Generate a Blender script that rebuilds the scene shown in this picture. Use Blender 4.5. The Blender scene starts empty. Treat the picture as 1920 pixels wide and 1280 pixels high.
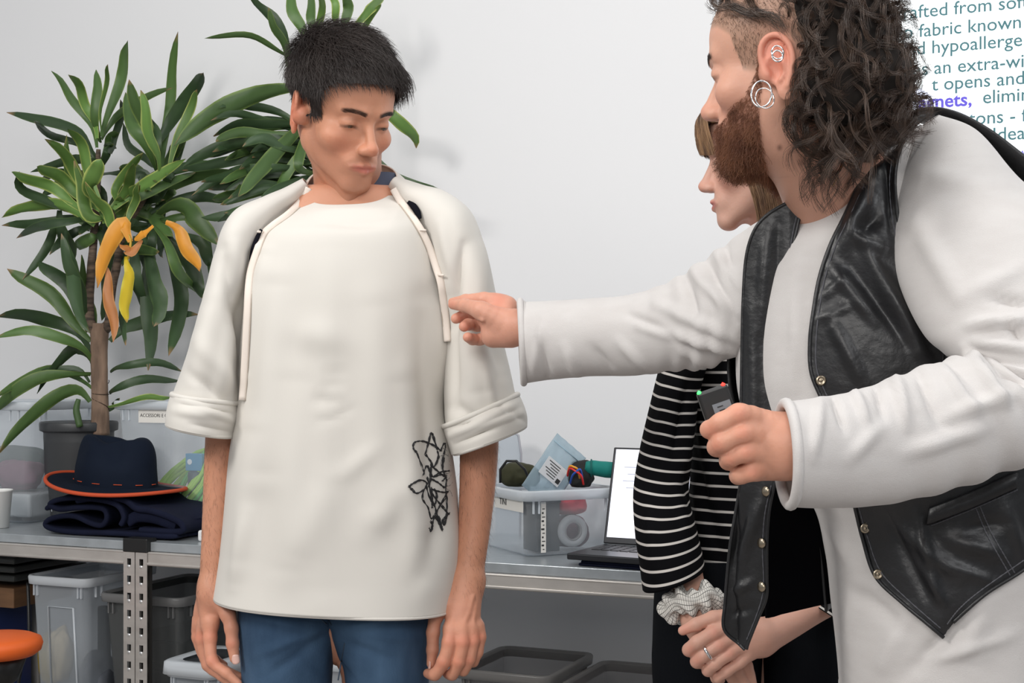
import bpy, bmesh, math, random
import numpy as np
from mathutils import Vector, Matrix, Euler
random.seed(7)
RNG = np.random.default_rng(11)
C = bpy.context.scene.collection
SC = bpy.context.scene
# ---------------------------------------------------------------- camera, world, light, exposure
F = 2667.0            # focal length in pixels of the 1920 px wide frame (50 mm lens)
HOR = 690.0           # row of the horizon
CAMZ = 1.23
cam_data = bpy.data.cameras.new('camera')
cam_data.lens = 50.0
cam_data.sensor_width = 36.0
cam_data.shift_y = (HOR - 640.0) / 1920.0
cam_data.clip_start = 0.05
cam = bpy.data.objects.new('camera', cam_data)
C.objects.link(cam)
cam.location = (0, 0, CAMZ)
cam.rotation_euler = (math.pi / 2, 0, 0)
SC.camera = cam
SC.view_settings.view_transform = 'Standard'
SC.view_settings.look = 'None'
SC.view_settings.gamma = 1.0
SC.view_settings.use_curve_mapping = False
SC.view_settings.exposure = 0.0
world = bpy.data.worlds.new('world')
SC.world = world
world.use_nodes = True
world.node_tree.nodes['Background'].inputs[0].default_value = (0.90, 0.95, 1.0, 1)
world.node_tree.nodes['Background'].inputs[1].default_value = 0.34

def area(name, loc, target, size, sizey, power, col=(1, 1, 1)):
    ld = bpy.data.lights.new(name, 'AREA')
    ld.shape = 'RECTANGLE'
    ld.size = size
    ld.size_y = sizey
    ld.energy = power
    ld.color = col
    o = bpy.data.objects.new(name, ld)
    C.objects.link(o)
    o.location = loc
    o.rotation_euler = (Vector(target) - Vector(loc)).to_track_quat('-Z', 'Y').to_euler()
    return o
area('ceiling_lamp_key', (-2.3, 0.6, 2.9), (-0.1, 2.7, 1.2), 0.9, 0.7, 48, (1.0, 0.97, 0.93))
area('ceiling_lamp_row', (0.3, 1.4, 3.3), (0.2, 2.6, 0.8), 3.0, 0.4, 30, (1.0, 0.99, 0.97))
area('ceiling_lamp_right', (2.0, -0.4, 2.8), (0.6, 2.2, 1.0), 1.2, 0.6, 22, (0.97, 0.98, 1.0))
area('front_fill_light', (-0.6, -1.6, 2.5), (0.1, 2.2, 1.1), 2.6, 1.2, 62, (1.0, 0.97, 0.94))  # soft frontal fill, added behind and above the camera to brighten the people

# ---------------------------------------------------------------- pixel <-> place helpers
def P(px, py, d):
    return np.array([(px - 960.0) * d / F, d, CAMZ - (py - HOR) * d / F])
def PV(px, py, d):
    return Vector(P(px, py, d))
def to_px(v):
    v = np.asarray(v)
    return 960.0 + v[..., 0] * F / v[..., 1], HOR - (v[..., 2] - CAMZ) * F / v[..., 1]
TAN = 0.43
TH = math.atan(TAN)
D0 = 3.13             # the front edge of the benches runs on the line y + TAN*x = D0
def DP(px, off):      # depth along a pixel column of the line `off` metres behind the bench front
    return (D0 + off / math.cos(TH)) / (1 + TAN * (px - 960.0) / F)
def BP(px, off, z):   # point on that line at a pixel column
    d = DP(px, off)
    return Vector(((px - 960.0) * d / F, d, z))
AX = Vector((math.cos(TH), -math.sin(TH), 0))     # along the bench
AN = Vector((math.sin(TH), math.cos(TH), 0))      # towards the wall
TZ = 0.80             # worktop height

# ---------------------------------------------------------------- object helpers
def link(o, parent=None):
    C.objects.link(o)
    if parent is not None:
        o.parent = parent
    return o
def tag(o, label=None, cat=None, group=None, kind=None):
    if label: o['label'] = label
    if cat: o['category'] = cat
    if group: o['group'] = group
    if kind: o['kind'] = kind
    return o
def thing(name, label, cat, loc=(0, 0, 0), rz=0.0, group=None):
    o = bpy.data.objects.new(name, None)
    o.empty_display_size = 0.05
    o.location = loc
    o.rotation_euler = (0, 0, rz)
    link(o)
    bpy.context.view_layer.update()
    return tag(o, label, cat, group)
def mesh_obj(name, V, Fs, mat, parent=None, smooth=True, uv=None, cols=None, world_space=True):
    """V (n,3) array in world space; converted to the parent's space."""
    me = bpy.data.meshes.new(name)
    V = np.asarray(V, dtype=float)
    if parent is not None and world_space:
        top = parent
        M = Matrix.Identity(4)
        chain = []
        while top is not None:
            chain.append(top)
            top = top.parent
        for t in reversed(chain):
            M = M @ t.matrix_basis
        Mi = np.array(M.inverted())
        V = V @ Mi[:3, :3].T + Mi[:3, 3]
    me.from_pydata(V.tolist(), [], [tuple(int(i) for i in f) for f in Fs])
    if smooth:
        me.polygons.foreach_set('use_smooth', [True] * len(me.polygons))
    if uv is not None:
        l = me.uv_layers.new(name='UVMap')
        li = np.zeros(len(me.loops), dtype=np.int32)
        me.loops.foreach_get('vertex_index', li)
        l.data.foreach_set('uv', np.asarray(uv, dtype=np.float32)[li].ravel())
    if cols is not None:
        a = me.color_attributes.new('Col', 'FLOAT_COLOR', 'POINT')
        c = np.ones((len(V), 4), dtype=np.float32)
        c[:, :3] = cols
        a.data.foreach_set('color', c.ravel())
    if mat: me.materials.append(mat)
    me.update()
    return link(bpy.data.objects.new(name, me), parent)
def mod_solidify(o, t, off=0.0, rim=True):
    m = o.modifiers.new('solid', 'SOLIDIFY')
    m.thickness = t
    m.offset = off
    m.use_rim = rim
    return o
def mod_bevel(o, w, seg=2):
    m = o.modifiers.new('bevel', 'BEVEL')
    m.width = w
    m.segments = seg
    m.limit_method = 'ANGLE'
    return o
def mod_sub(o, n=1):
    m = o.modifiers.new('sub', 'SUBSURF')
    m.levels = n
    m.render_levels = n
    return o

class MB:
    """collects simple shapes into one mesh"""
    def __init__(s):
        s.V = []; s.F = []
    def add(s, V, Fs):
        n = len(s.V)
        s.V += [tuple(v) for v in V]
        s.F += [tuple(i + n for i in f) for f in Fs]
        return s
    def box(s, c, size, ax=None, ay=None, az=None, taper=1.0):
        ax = Vector(ax) if ax is not None else Vector((1, 0, 0))
        ay = Vector(ay) if ay is not None else Vector((0, 1, 0))
        az = Vector(az) if az is not None else Vector((0, 0, 1))
        c = Vector(c)
        V = []
        for k in (-1, 1):
            t = 1.0 if k > 0 else taper
            for i, j in ((-1, -1), (1, -1), (1, 1), (-1, 1)):
                V.append(c + ax * (i * size[0] / 2 * t) + ay * (j * size[1] / 2 * t) + az * (k * size[2] / 2))
        return s.add(V, [(3, 2, 1, 0), (4, 5, 6, 7), (0, 1, 5, 4), (1, 2, 6, 5), (2, 3, 7, 6), (3, 0, 4, 7)])
    def lathe(s, c, prof, n=32, ax=None, ay=None, az=None, close=False):
        ax = Vector(ax) if ax is not None else Vector((1, 0, 0))
        ay = Vector(ay) if ay is not None else Vector((0, 1, 0))
        az = Vector(az) if az is not None else Vector((0, 0, 1))
        c = Vector(c)
        V = []; Fs = []
        for r, z in prof:
            for k in range(n):
                a = 2 * math.pi * k / n
                V.append(c + ax * (r * math.cos(a)) + ay * (r * math.sin(a)) + az * z)
        m = len(prof)
        for i in range(m - 1 if not close else m):
            i2 = (i + 1) % m
            for k in range(n):
                k2 = (k + 1) % n
                Fs.append((i * n + k, i * n + k2, i2 * n + k2, i2 * n + k))
        if not close:
            Fs.append(tuple(range(n))[::-1])
            Fs.append(tuple((m - 1) * n + k for k in range(n)))
        return s.add(V, Fs)
    def tube(s, pts, r, n=8, caps=True):
        V, Fs = tube_geo(pts, r, n, caps)
        return s.add(V, Fs)
    def build(s, name, mat, parent=None, smooth=False):
        return mesh_obj(name, np.array([tuple(v) for v in s.V]), s.F, mat, parent, smooth)

def frames(pts):
    P_ = np.asarray(pts, dtype=float)
    T = np.gradient(P_, axis=0)
    T /= np.linalg.norm(T, axis=1)[:, None] + 1e-12
    up = np.array([0.13, 0.21, 0.97]) if abs(T[0][2]) < 0.9 else np.array([0.9, 0.3, 0.1])
    N = np.zeros_like(P_)
    n = up - T[0] * np.dot(up, T[0]); n /= np.linalg.norm(n)
    for i in range(len(P_)):
        n = n - T[i] * np.dot(n, T[i])
        n /= np.linalg.norm(n) + 1e-12
        N[i] = n
    return P_, T, N, np.cross(T, N)
def tube_geo(pts, r, n=8, caps=True):
    P_, T, N, B = frames(pts)
    m = len(P_)
    r = np.broadcast_to(np.asarray(r, dtype=float), (m,))
    a = np.arange(n) * 2 * math.pi / n
    V = P_[:, None, :] + r[:, None, None] * (np.cos(a)[None, :, None] * N[:, None, :] + np.sin(a)[None, :, None] * B[:, None, :])
    V = V.reshape(-1, 3)
    Fs = [(i * n + k, i * n + (k + 1) % n, (i + 1) * n + (k + 1) % n, (i + 1) * n + k) for i in range(m - 1) for k in range(n)]
    if caps:
        Fs.append(tuple(range(n))[::-1]); Fs.append(tuple((m - 1) * n + k for k in range(n)))
    return V, Fs
def strands(paths, r0, r1, n=3):
    """paths (k, m, 3): many thin tubes as one V, F"""
    P_ = np.asarray(paths, dtype=float)
    k, m, _ = P_.shape
    T = np.gradient(P_, axis=1)
    T /= np.linalg.norm(T, axis=2, keepdims=True) + 1e-12
    up = np.array([0.31, 0.77, 0.55])
    N = np.cross(T, up); N /= np.linalg.norm(N, axis=2, keepdims=True) + 1e-12
    B = np.cross(T, N)
    a = np.arange(n) * 2 * math.pi / n
    t = np.linspace(0, 1, m)
    r0 = np.broadcast_to(np.asarray(r0, float), (k,))
    rr = r0[:, None] * (1 - t[None, :]) + r1 * t[None, :]
    V = P_[:, :, None, :] + rr[:, :, None, None] * (np.cos(a)[None, None, :, None] * N[:, :, None, :] + np.sin(a)[None, None, :, None] * B[:, :, None, :])
    i = np.arange(m - 1)[:, None]; j = np.arange(n)[None, :]
    q = np.stack([i * n + j, i * n + (j + 1) % n, (i + 1) * n + (j + 1) % n, (i + 1) * n + j], -1).reshape(-1, 4)
    Fs = (q[None] + (np.arange(k) * m * n)[:, None, None]).reshape(-1, 4)
    return V.reshape(-1, 3), Fs
def catmull(pts, n):
    """resample control rows (k, ...) to n rows by a Catmull-Rom spline"""
    X = np.asarray(pts, dtype=float)
    k = len(X)
    t = np.linspace(0, k - 1, n)
    i = np.clip(t.astype(int), 0, k - 2)
    f = (t - i).reshape((-1,) + (1,) * (X.ndim - 1))
    p0 = X[np.clip(i - 1, 0, k - 1)]; p1 = X[i]; p2 = X[i + 1]; p3 = X[np.clip(i + 2, 0, k - 1)]
    return 0.5 * (2 * p1 + (p2 - p0) * f + (2 * p0 - 5 * p1 + 4 * p2 - p3) * f ** 2 + (3 * p1 - p0 - 3 * p2 + p3) * f ** 3)
def PX(rows, n=None):
    """rows of (px, py, depth) -> smooth world points"""
    A = np.array([P(*r[:3]) for r in rows])
    return catmull(A, n) if n else A

def fold_disp(V, N, folds, base=0.0):
    """real folds: ridges (amp > 0) or creases (amp < 0) along lines given on the garment's visible side"""
    px, py = to_px(V)
    front = np.clip(-N[:, 1] * 3 + 0.3, 0, 1)
    d = np.full(len(V), base)
    for f in folds:
        x0, y0, x1, y1, w, a = f[:6]
        dx, dy = x1 - x0, y1 - y0
        L = math.hypot(dx, dy) + 1e-6
        t = np.clip(((px - x0) * dx + (py - y0) * dy) / L ** 2, 0, 1)
        s = ((px - x0) * dy - (py - y0) * dx) / L
        q = np.hypot(px - x0 - t * dx, py - y0 - t * dy)
        env = np.sin(np.clip(t, 0.04, 0.96) * math.pi) ** 0.5
        if len(f) > 6 and f[6] == 2:     # a pressed crease with a sharp crest
            d += front * a * env * np.exp(-q / w)
        elif len(f) > 6:      # a step (knife pleat): one side higher, easing off
            d += front * a * env * np.where(s * f[6] > 0, np.exp(-q / w), np.exp(-(q / (w * 0.25)) ** 2))
        else:
            d += front * a * env * np.exp(-(q / w) ** 2)
    return d
def grid_normals(G):
    du = np.gradient(G, axis=0); dv = np.gradient(G, axis=1)
    N = np.cross(du, dv)
    return N / (np.linalg.norm(N, axis=2, keepdims=True) + 1e-12)
def snoise(V, sc, seed=0, oct=2):
    """cheap smooth noise: sums of sines in random directions"""
    r = np.random.default_rng(seed)
    out = np.zeros(len(V)); amp = 1.0
    for o in range(oct):
        for k in range(6):
            w = r.normal(size=3); w /= np.linalg.norm(w)
            out += amp * np.sin((V @ w) * sc * (0.7 + 0.6 * r.random()) * 2 ** o + r.random() * 6.28) / 6
        amp *= 0.5
    return out
def loft(name, rows, mat, parent, n=60, m=72, ex=2.0, folds=(), noise=0.0, nsc=25, seed=1, caps=(False, False), thick=0.0, off=0.0, axb=None, gather=None, raw=False):
    """garment or limb as one skin: every row is (xl, yl, xr, yr, depth, half thickness) of a cross-section"""
    Cs = []; As = []; Bs = []
    for r in rows:
        pl = P(r[0], r[1], r[4] + (r[6] if len(r) > 6 else 0)); pr = P(r[2], r[3], r[4] - (r[6] if len(r) > 6 else 0))
        a = (pr - pl) / 2
        b = np.array([0, -1.0, 0]); b = b - a * (b @ a) / (a @ a); b /= np.linalg.norm(b)
        Cs.append((pl + pr) / 2); As.append(a); Bs.append(b * r[5] - np.array([0, 0, r[7] if len(r) > 7 else 0.0]))
    Cs, As, Bs = catmull(Cs, n), catmull(As, n), catmull(Bs, n)
    ph = np.arange(m) * 2 * math.pi / m
    c, s = np.cos(ph), np.sin(ph)
    e = 2.0 / ex
    c = np.sign(c) * np.abs(c) ** e; s = np.sign(s) * np.abs(s) ** e
    G = Cs[:, None] + As[:, None] * c[None, :, None] + Bs[:, None] * s[None, :, None]
    # wrap-aware normals
    Gw = np.concatenate([G[:, -1:], G, G[:, :1]], 1)
    N = grid_normals(Gw)[:, 1:-1]
    Cc = Cs[:, None] - G
    sgn = np.sign((N * Cc).sum(-1).mean())
    N = -N * sgn
    V = G.reshape(-1, 3); NN = N.reshape(-1, 3)
    d = fold_disp(V, NN, folds, off)
    if noise: d = d + noise * snoise(V, nsc, seed)
    if gather:            # rings of wrinkles across the limb
        for t0, w, a, k in gather:
            tt = np.repeat(np.linspace(0, 1, n), m)
            d = d + a * np.exp(-((tt - t0) / w) ** 2) * np.sin(tt * k + 1.5 * snoise(V, 18, seed + 5))
    V = V + NN * d[:, None]
    i = np.arange(n - 1)[:, None]; j = np.arange(m)[None, :]
    Fs = np.stack([i * m + j, (i + 1) * m + j, (i + 1) * m + (j + 1) % m, i * m + (j + 1) % m], -1).reshape(-1, 4)
    if sgn > 0: pass
    else: Fs = Fs[:, ::-1]
    Fs = Fs.tolist()
    if caps[0]: Fs.append(list(range(m)) )
    if caps[1]: Fs.append([(n - 1) * m + k for k in range(m)][::-1])
    seglen = np.concatenate([[0], np.cumsum(np.linalg.norm(np.diff(Cs, axis=0), axis=1))])
    uv = np.stack([np.tile(ph / 6.2832, n), np.repeat(seglen, m)], -1)
    if raw: return V, Fs, uv
    o = mesh_obj(name, V, Fs, mat, parent, True, uv)
    if thick: mod_solidify(o, thick, -1)
    return o
def ring_of(rows, t, n=48, grow=0.0, ex=2.0):
    """closed line around the loft at control row t (float index)"""
    r = catmull(np.array([list(x) + [0] * (8 - len(x)) for x in rows], float), 200)[int(round(t / (len(rows) - 1) * 199))]
    pl = P(r[0], r[1], r[4] + r[6]); pr = P(r[2], r[3], r[4] - r[6])
    a = (pr - pl) / 2; c = (pl + pr) / 2
    b = np.array([0, -1.0, 0]); b = b - a * (b @ a) / (a @ a); b /= np.linalg.norm(b); b = b * r[5] - np.array([0, 0, r[7]])
    ph = np.arange(n) * 2 * math.pi / n
    e = 2.0 / ex
    cc = np.sign(np.cos(ph)) * np.abs(np.cos(ph)) ** e; ss = np.sign(np.sin(ph)) * np.abs(np.sin(ph)) ** e
    la = np.linalg.norm(a); lb = np.linalg.norm(b)
    return c + cc[:, None] * a * (1 + grow / la) + ss[:, None] * b * (1 + grow / lb)
def torus_geo(line, r, n=8):
    """tube round a closed line"""
    L = np.asarray(line); m = len(L)
    T = np.roll(L, -1, 0) - np.roll(L, 1, 0); T /= np.linalg.norm(T, axis=1)[:, None]
    O = L - L.mean(0); O /= np.linalg.norm(O, axis=1)[:, None]
    B = np.cross(T, O); B /= np.linalg.norm(B, axis=1)[:, None]
    O = np.cross(B, T)
    a = np.arange(n) * 2 * math.pi / n
    r = np.broadcast_to(np.asarray(r, float), (m,))
    V = L[:, None] + r[:, None, None] * (np.cos(a)[None, :, None] * O[:, None] + np.sin(a)[None, :, None] * B[:, None])
    Fs = [(i * n + k, i * n + (k + 1) % n, ((i + 1) % m) * n + (k + 1) % n, ((i + 1) % m) * n + k) for i in range(m) for k in range(n)]
    return V.reshape(-1, 3), Fs

# ---------------------------------------------------------------- implicit bodies meshed as one skin
def rot(rx=0, ry=0, rz=0):
    return np.array(Euler((math.radians(rx), math.radians(ry), math.radians(rz))).to_matrix())
class Body:
    def __init__(s, lo, hi, h, M=None):
        s.h = h
        s.lo = np.asarray(lo, float); n = np.ceil((np.asarray(hi) - s.lo) / h).astype(int) + 1
        s.n = n
        s.D = np.full(n, 1.0, dtype=np.float32)
        s.ax = [s.lo[i] + h * np.arange(n[i]) for i in range(3)]
    def _sl(s, lo, hi, mg):
        a = np.clip(np.floor((np.asarray(lo) - mg - s.lo) / s.h).astype(int), 0, s.n - 1)
        b = np.clip(np.ceil((np.asarray(hi) + mg - s.lo) / s.h).astype(int) + 1, 1, s.n)
        return a, b
    def _apply(s, fn, lo, hi, k, op):
        mg = max(k * 1.3, 3 * s.h)
        a, b = s._sl(lo, hi, mg)
        if np.any(b <= a): return s
        X, Y, Z = np.meshgrid(s.ax[0][a[0]:b[0]], s.ax[1][a[1]:b[1]], s.ax[2][a[2]:b[2]], indexing='ij', sparse=True)
        d = fn(X, Y, Z).astype(np.float32)
        sub = s.D[a[0]:b[0], a[1]:b[1], a[2]:b[2]]
        if op == 'u':
            h = np.maximum(k - np.abs(sub - d), 0) / max(k, 1e-6)
            r = np.minimum(sub, d) - h * h * k * 0.25
        else:
            d = -d
            h = np.maximum(k - np.abs(sub - d), 0) / max(k, 1e-6)
            r = np.maximum(sub, d) + h * h * k * 0.25
        s.D[a[0]:b[0], a[1]:b[1], a[2]:b[2]] = r
        return s
    def cone(s, a, b, ra, rb=None, k=0.004, op='u'):
        a = np.asarray(a, float); b = np.asarray(b, float)
        rb = ra if rb is None else rb
        ab = b - a; L2 = ab @ ab + 1e-12; R = max(ra, rb)
        def fn(X, Y, Z):
            t = np.clip(((X - a[0]) * ab[0] + (Y - a[1]) * ab[1] + (Z - a[2]) * ab[2]) / L2, 0, 1)
            return np.sqrt((X - a[0] - t * ab[0]) ** 2 + (Y - a[1] - t * ab[1]) ** 2 + (Z - a[2] - t * ab[2]) ** 2) - (ra + (rb - ra) * t)
        return s._apply(fn, np.minimum(a, b) - R, np.maximum(a, b) + R, k, op)
    def chain(s, pts, k=0.004, op='u', sub=4):
        """pts: (point, radius) ...: one smooth curved limb, blended once into the rest"""
        A = np.array([p for p, r in pts], float); Rr = np.array([[r] for p, r in pts], float)
        n = (len(A) - 1) * sub + 1
        if len(A) > 2: A, Rr = catmull(A, n), catmull(Rr, n)
        Rr = Rr[:, 0]; R = Rr.max()
        def fn(X, Y, Z):
            best = None
            for a, b, ra, rb in zip(A[:-1], A[1:], Rr[:-1], Rr[1:]):
                ab = b - a; L2 = ab @ ab + 1e-12
                t = np.clip(((X - a[0]) * ab[0] + (Y - a[1]) * ab[1] + (Z - a[2]) * ab[2]) / L2, 0, 1)
                d = np.sqrt((X - a[0] - t * ab[0]) ** 2 + (Y - a[1] - t * ab[1]) ** 2 + (Z - a[2] - t * ab[2]) ** 2) - (ra + (rb - ra) * t)
                best = d if best is None else np.minimum(best, d)
            return best
        return s._apply(fn, A.min(0) - R, A.max(0) + R, k, op)
    def ell(s, c, r, R=None, k=0.01, op='u'):
        c = np.asarray(c, float); r = np.asarray(r, float)
        R = np.eye(3) if R is None else R
        ext = np.sqrt(((R * r[None, :]) ** 2).sum(1))
        def fn(X, Y, Z):
            dx, dy, dz = X - c[0], Y - c[1], Z - c[2]
            q = [R[0, i] * dx + R[1, i] * dy + R[2, i] * dz for i in range(3)]
            k0 = np.sqrt(sum((q[i] / r[i]) ** 2 for i in range(3)))
            k1 = np.sqrt(sum((q[i] / r[i] ** 2) ** 2 for i in range(3))) + 1e-9
            return k0 * (k0 - 1) / k1
        return s._apply(fn, c - ext, c + ext, k, op)
    def mesh(s, smooth=1):
        D = s.D
        inside = D < 0
        # pad so nothing touches the border
        for ax in range(3):
            sl = [slice(None)] * 3
            for e in (0, -1):
                sl[ax] = e
                inside[tuple(sl)] = False
                D[tuple(sl)] = np.maximum(D[tuple(sl)], 1e-4)
        corners = [(i, j, k) for i in (0, 1) for j in (0, 1) for k in (0, 1)]
        nx, ny, nz = D.shape
        cnt = np.zeros((nx - 1, ny - 1, nz - 1), np.int8)
        for i, j, k in corners:
            cnt += inside[i:nx - 1 + i, j:ny - 1 + j, k:nz - 1 + k]
        act = (cnt > 0) & (cnt < 8)
        idx = np.argwhere(act)
        ids = np.full(act.shape, -1, np.int32)
        ids[act] = np.arange(len(idx))
        val = {c: D[idx[:, 0] + c[0], idx[:, 1] + c[1], idx[:, 2] + c[2]].astype(float) for c in corners}
        acc = np.zeros((len(idx), 3)); num = np.zeros(len(idx))
        for c in corners:
            for ax in range(3):
                if c[ax] == 0:
                    c2 = list(c); c2[ax] = 1; c2 = tuple(c2)
                    v1, v2 = val[c], val[c2]
                    m = (v1 < 0) != (v2 < 0)
                    t = np.where(m, v1 / np.where(m, v1 - v2, 1), 0)
                    p = np.zeros((len(idx), 3)) + np.array(c)
                    p[:, ax] += t
                    acc += p * m[:, None]; num += m
        V = s.lo + (idx + acc / num[:, None]) * s.h
        Fs = []
        for ax in range(3):
            b, c = (ax + 1) % 3, (ax + 2) % 3
            sl1 = [slice(1, -1)] * 3; sl2 = [slice(1, -1)] * 3
            sl1[ax] = slice(0, -1); sl2[ax] = slice(1, None)
            A = inside[tuple(sl1)]; Bm = inside[tuple(sl2)]
            e = np.argwhere(A != Bm)
            if not len(e): continue
            flip = A[tuple(e.T)]
            off = np.array([1, 1, 1]); off[ax] = 0
            e = e + off
            def cell(db, dc):
                q = e.copy(); q[:, b] -= db; q[:, c] -= dc
                return ids[q[:, 0], q[:, 1], q[:, 2]]
            q = np.stack([cell(0, 0), cell(1, 0), cell(1, 1), cell(0, 1)], -1)
            q[~flip] = q[~flip][:, ::-1]
            Fs.append(q)
        Fs = np.concatenate(Fs)
        Fs = Fs[(Fs >= 0).all(1)]
        for _ in range(smooth):
            acc = np.zeros_like(V); n = np.zeros(len(V))
            for k in range(4):
                a, b2 = Fs[:, k], Fs[:, (k + 1) % 4]
                for ax in range(3):
                    acc[:, ax] += np.bincount(a, V[b2, ax], len(V)) + np.bincount(b2, V[a, ax], len(V))
                n += np.bincount(a, minlength=len(V)) + np.bincount(b2, minlength=len(V))
            V = V * 0.4 + 0.6 * acc / np.maximum(n, 1)[:, None]
        return V, Fs
def merge(parts):
    Vs = []; Fs = []; n = 0
    for V, f in parts:
        Vs.append(np.asarray(V)); Fs += [tuple(int(q) + n for q in x) for x in f]; n += len(V)
    return np.concatenate(Vs), Fs

# ---------------------------------------------------------------- materials
def mat(name, col, rough=0.6, metal=0.0, noise=None, bump=None, spec=None, sub=None, trans=None, attr=False, extra=None, sheen=None, coat=None):
    """noise=(scale, amount, colour2, stretch) ; bump=(scale, strength, distance, stretch)"""
    m = bpy.data.materials.new(name)
    m.use_nodes = True
    nt = m.node_tree; b = nt.nodes['Principled BSDF']
    b.inputs['Base Color'].default_value = (*col, 1)
    b.inputs['Roughness'].default_value = rough
    b.inputs['Metallic'].default_value = metal
    if spec is not None: b.inputs['Specular IOR Level'].default_value = spec
    if sheen: b.inputs['Sheen Weight'].default_value = sheen
    if coat: b.inputs['Coat Weight'].default_value = coat
    if sub:
        b.inputs['Subsurface Weight'].default_value = sub
        b.inputs['Subsurface Radius'].default_value = (0.01, 0.004, 0.002)
        b.inputs['Subsurface Scale'].default_value = 1.0
    tc = nt.nodes.new('ShaderNodeTexCoord')
    src = None
    if attr:
        a = nt.nodes.new('ShaderNodeAttribute'); a.attribute_name = 'Col'
        src = a.outputs['Color']
    def nz(scale, stretch, detail=4):
        mp = nt.nodes.new('ShaderNodeMapping')
        mp.inputs['Scale'].default_value = stretch or (1, 1, 1)
        nt.links.new(tc.outputs['Object'], mp.inputs['Vector'])
        n = nt.nodes.new('ShaderNodeTexNoise')
        n.inputs['Scale'].default_value = scale
        n.inputs['Detail'].default_value = detail
        nt.links.new(mp.outputs[0], n.inputs['Vector'])
        return n.outputs['Fac']
    if noise:
        f = nz(noise[0], noise[3] if len(noise) > 3 else None)
        mr = nt.nodes.new('ShaderNodeMapRange')
        mr.inputs[1].default_value = 0.35; mr.inputs[2].default_value = 0.65
        mr.inputs[4].default_value = noise[1]
        nt.links.new(f, mr.inputs[0])
        mx = nt.nodes.new('ShaderNodeMixRGB')
        mx.inputs[1].default_value = (*col, 1)
        mx.inputs[2].default_value = (*noise[2], 1)
        if src is not None:
            nt.links.new(src, mx.inputs[1])
            if noise[2] == 'dark': pass
        nt.links.new(mr.outputs[0], mx.inputs[0])
        src = mx.outputs[0]
    if src is not None: nt.links.new(src, b.inputs['Base Color'])
    if bump:
        f = nz(bump[0], bump[3] if len(bump) > 3 else None, 6)
        bp = nt.nodes.new('ShaderNodeBump')
        bp.inputs['Strength'].default_value = bump[1]
        bp.inputs['Distance'].default_value = bump[2]
        nt.links.new(f, bp.inputs['Height'])
        nt.links.new(bp.outputs[0], b.inputs['Normal'])
    return m
def mat_emit(name, col, s):
    m = bpy.data.materials.new(name); m.use_nodes = True
    nt = m.node_tree; b = nt.nodes['Principled BSDF']
    b.inputs['Base Color'].default_value = (*col, 1)
    b.inputs['Emission Color'].default_value = (*col, 1)
    b.inputs['Emission Strength'].default_value = s
    return m
def mat_clear(name, tint, opacity, rough=0.15, milky=0.6):
    """thin translucent plastic: see-through mixed with a milky sheen"""
    m = bpy.data.materials.new(name); m.use_nodes = True
    nt = m.node_tree; nt.nodes.clear()
    out = nt.nodes.new('ShaderNodeOutputMaterial')
    tr = nt.nodes.new('ShaderNodeBsdfTransparent'); tr.inputs[0].default_value = (*[0.55 + 0.45 * c for c in tint], 1)
    p = nt.nodes.new('ShaderNodeBsdfPrincipled'); p.inputs['Base Color'].default_value = (*tint, 1)
    p.inputs['Roughness'].default_value = rough
    fr = nt.nodes.new('ShaderNodeLayerWeight'); fr.inputs[0].default_value = 0.25
    mr = nt.nodes.new('ShaderNodeMapRange'); mr.inputs[3].default_value = opacity; mr.inputs[4].default_value = min(1, opacity + 0.45)
    nt.links.new(fr.outputs['Facing'], mr.inputs[0])
    mx = nt.nodes.new('ShaderNodeMixShader')
    nt.links.new(mr.outputs[0], mx.inputs[0]); nt.links.new(tr.outputs[0], mx.inputs[1]); nt.links.new(p.outputs[0], mx.inputs[2])
    nt.links.new(mx.outputs[0], out.inputs[0])
    return m
SC.cycles.transparent_max_bounces = 24
# ================================================================ the setting
O_ = BP(260, 0, 0)
def W(s, off, z):                 # s along the benches from the shared post, off towards the wall
    v = O_ + AX * s + AN * off
    return Vector((v.x, v.y, z))
def s_of(px, off=0.0):            # the s whose pixel column is px
    return (BP(px, off, 0) - O_).dot(AX)
M_wall = mat('wall_paint', (0.83, 0.83, 0.84), 0.75, noise=(1.2, 0.25, (0.80, 0.80, 0.815)), bump=(9, 0.25, 0.004))
M_floor = mat('floor_screed', (0.34, 0.31, 0.29), 0.45, noise=(3, 0.6, (0.27, 0.25, 0.235)))
WO = 0.60
mb = MB().box(W(0.5, WO + 0.05, 1.6), (12, 0.1, 3.4), AX, AN)
tag(mb.build('wall_back', M_wall), kind='structure')
mb = MB().box((0, 1.8, -0.05), (12, 12, 0.1))
tag(mb.build('floor', M_floor), kind='structure')
mb = MB().box(W(0.5, WO - 0.008, 0.04), (12, 0.016, 0.08), AX, AN)
tag(mb.build('baseboard_back', mat('skirting', (0.5, 0.5, 0.5), 0.5)), kind='structure')

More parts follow.
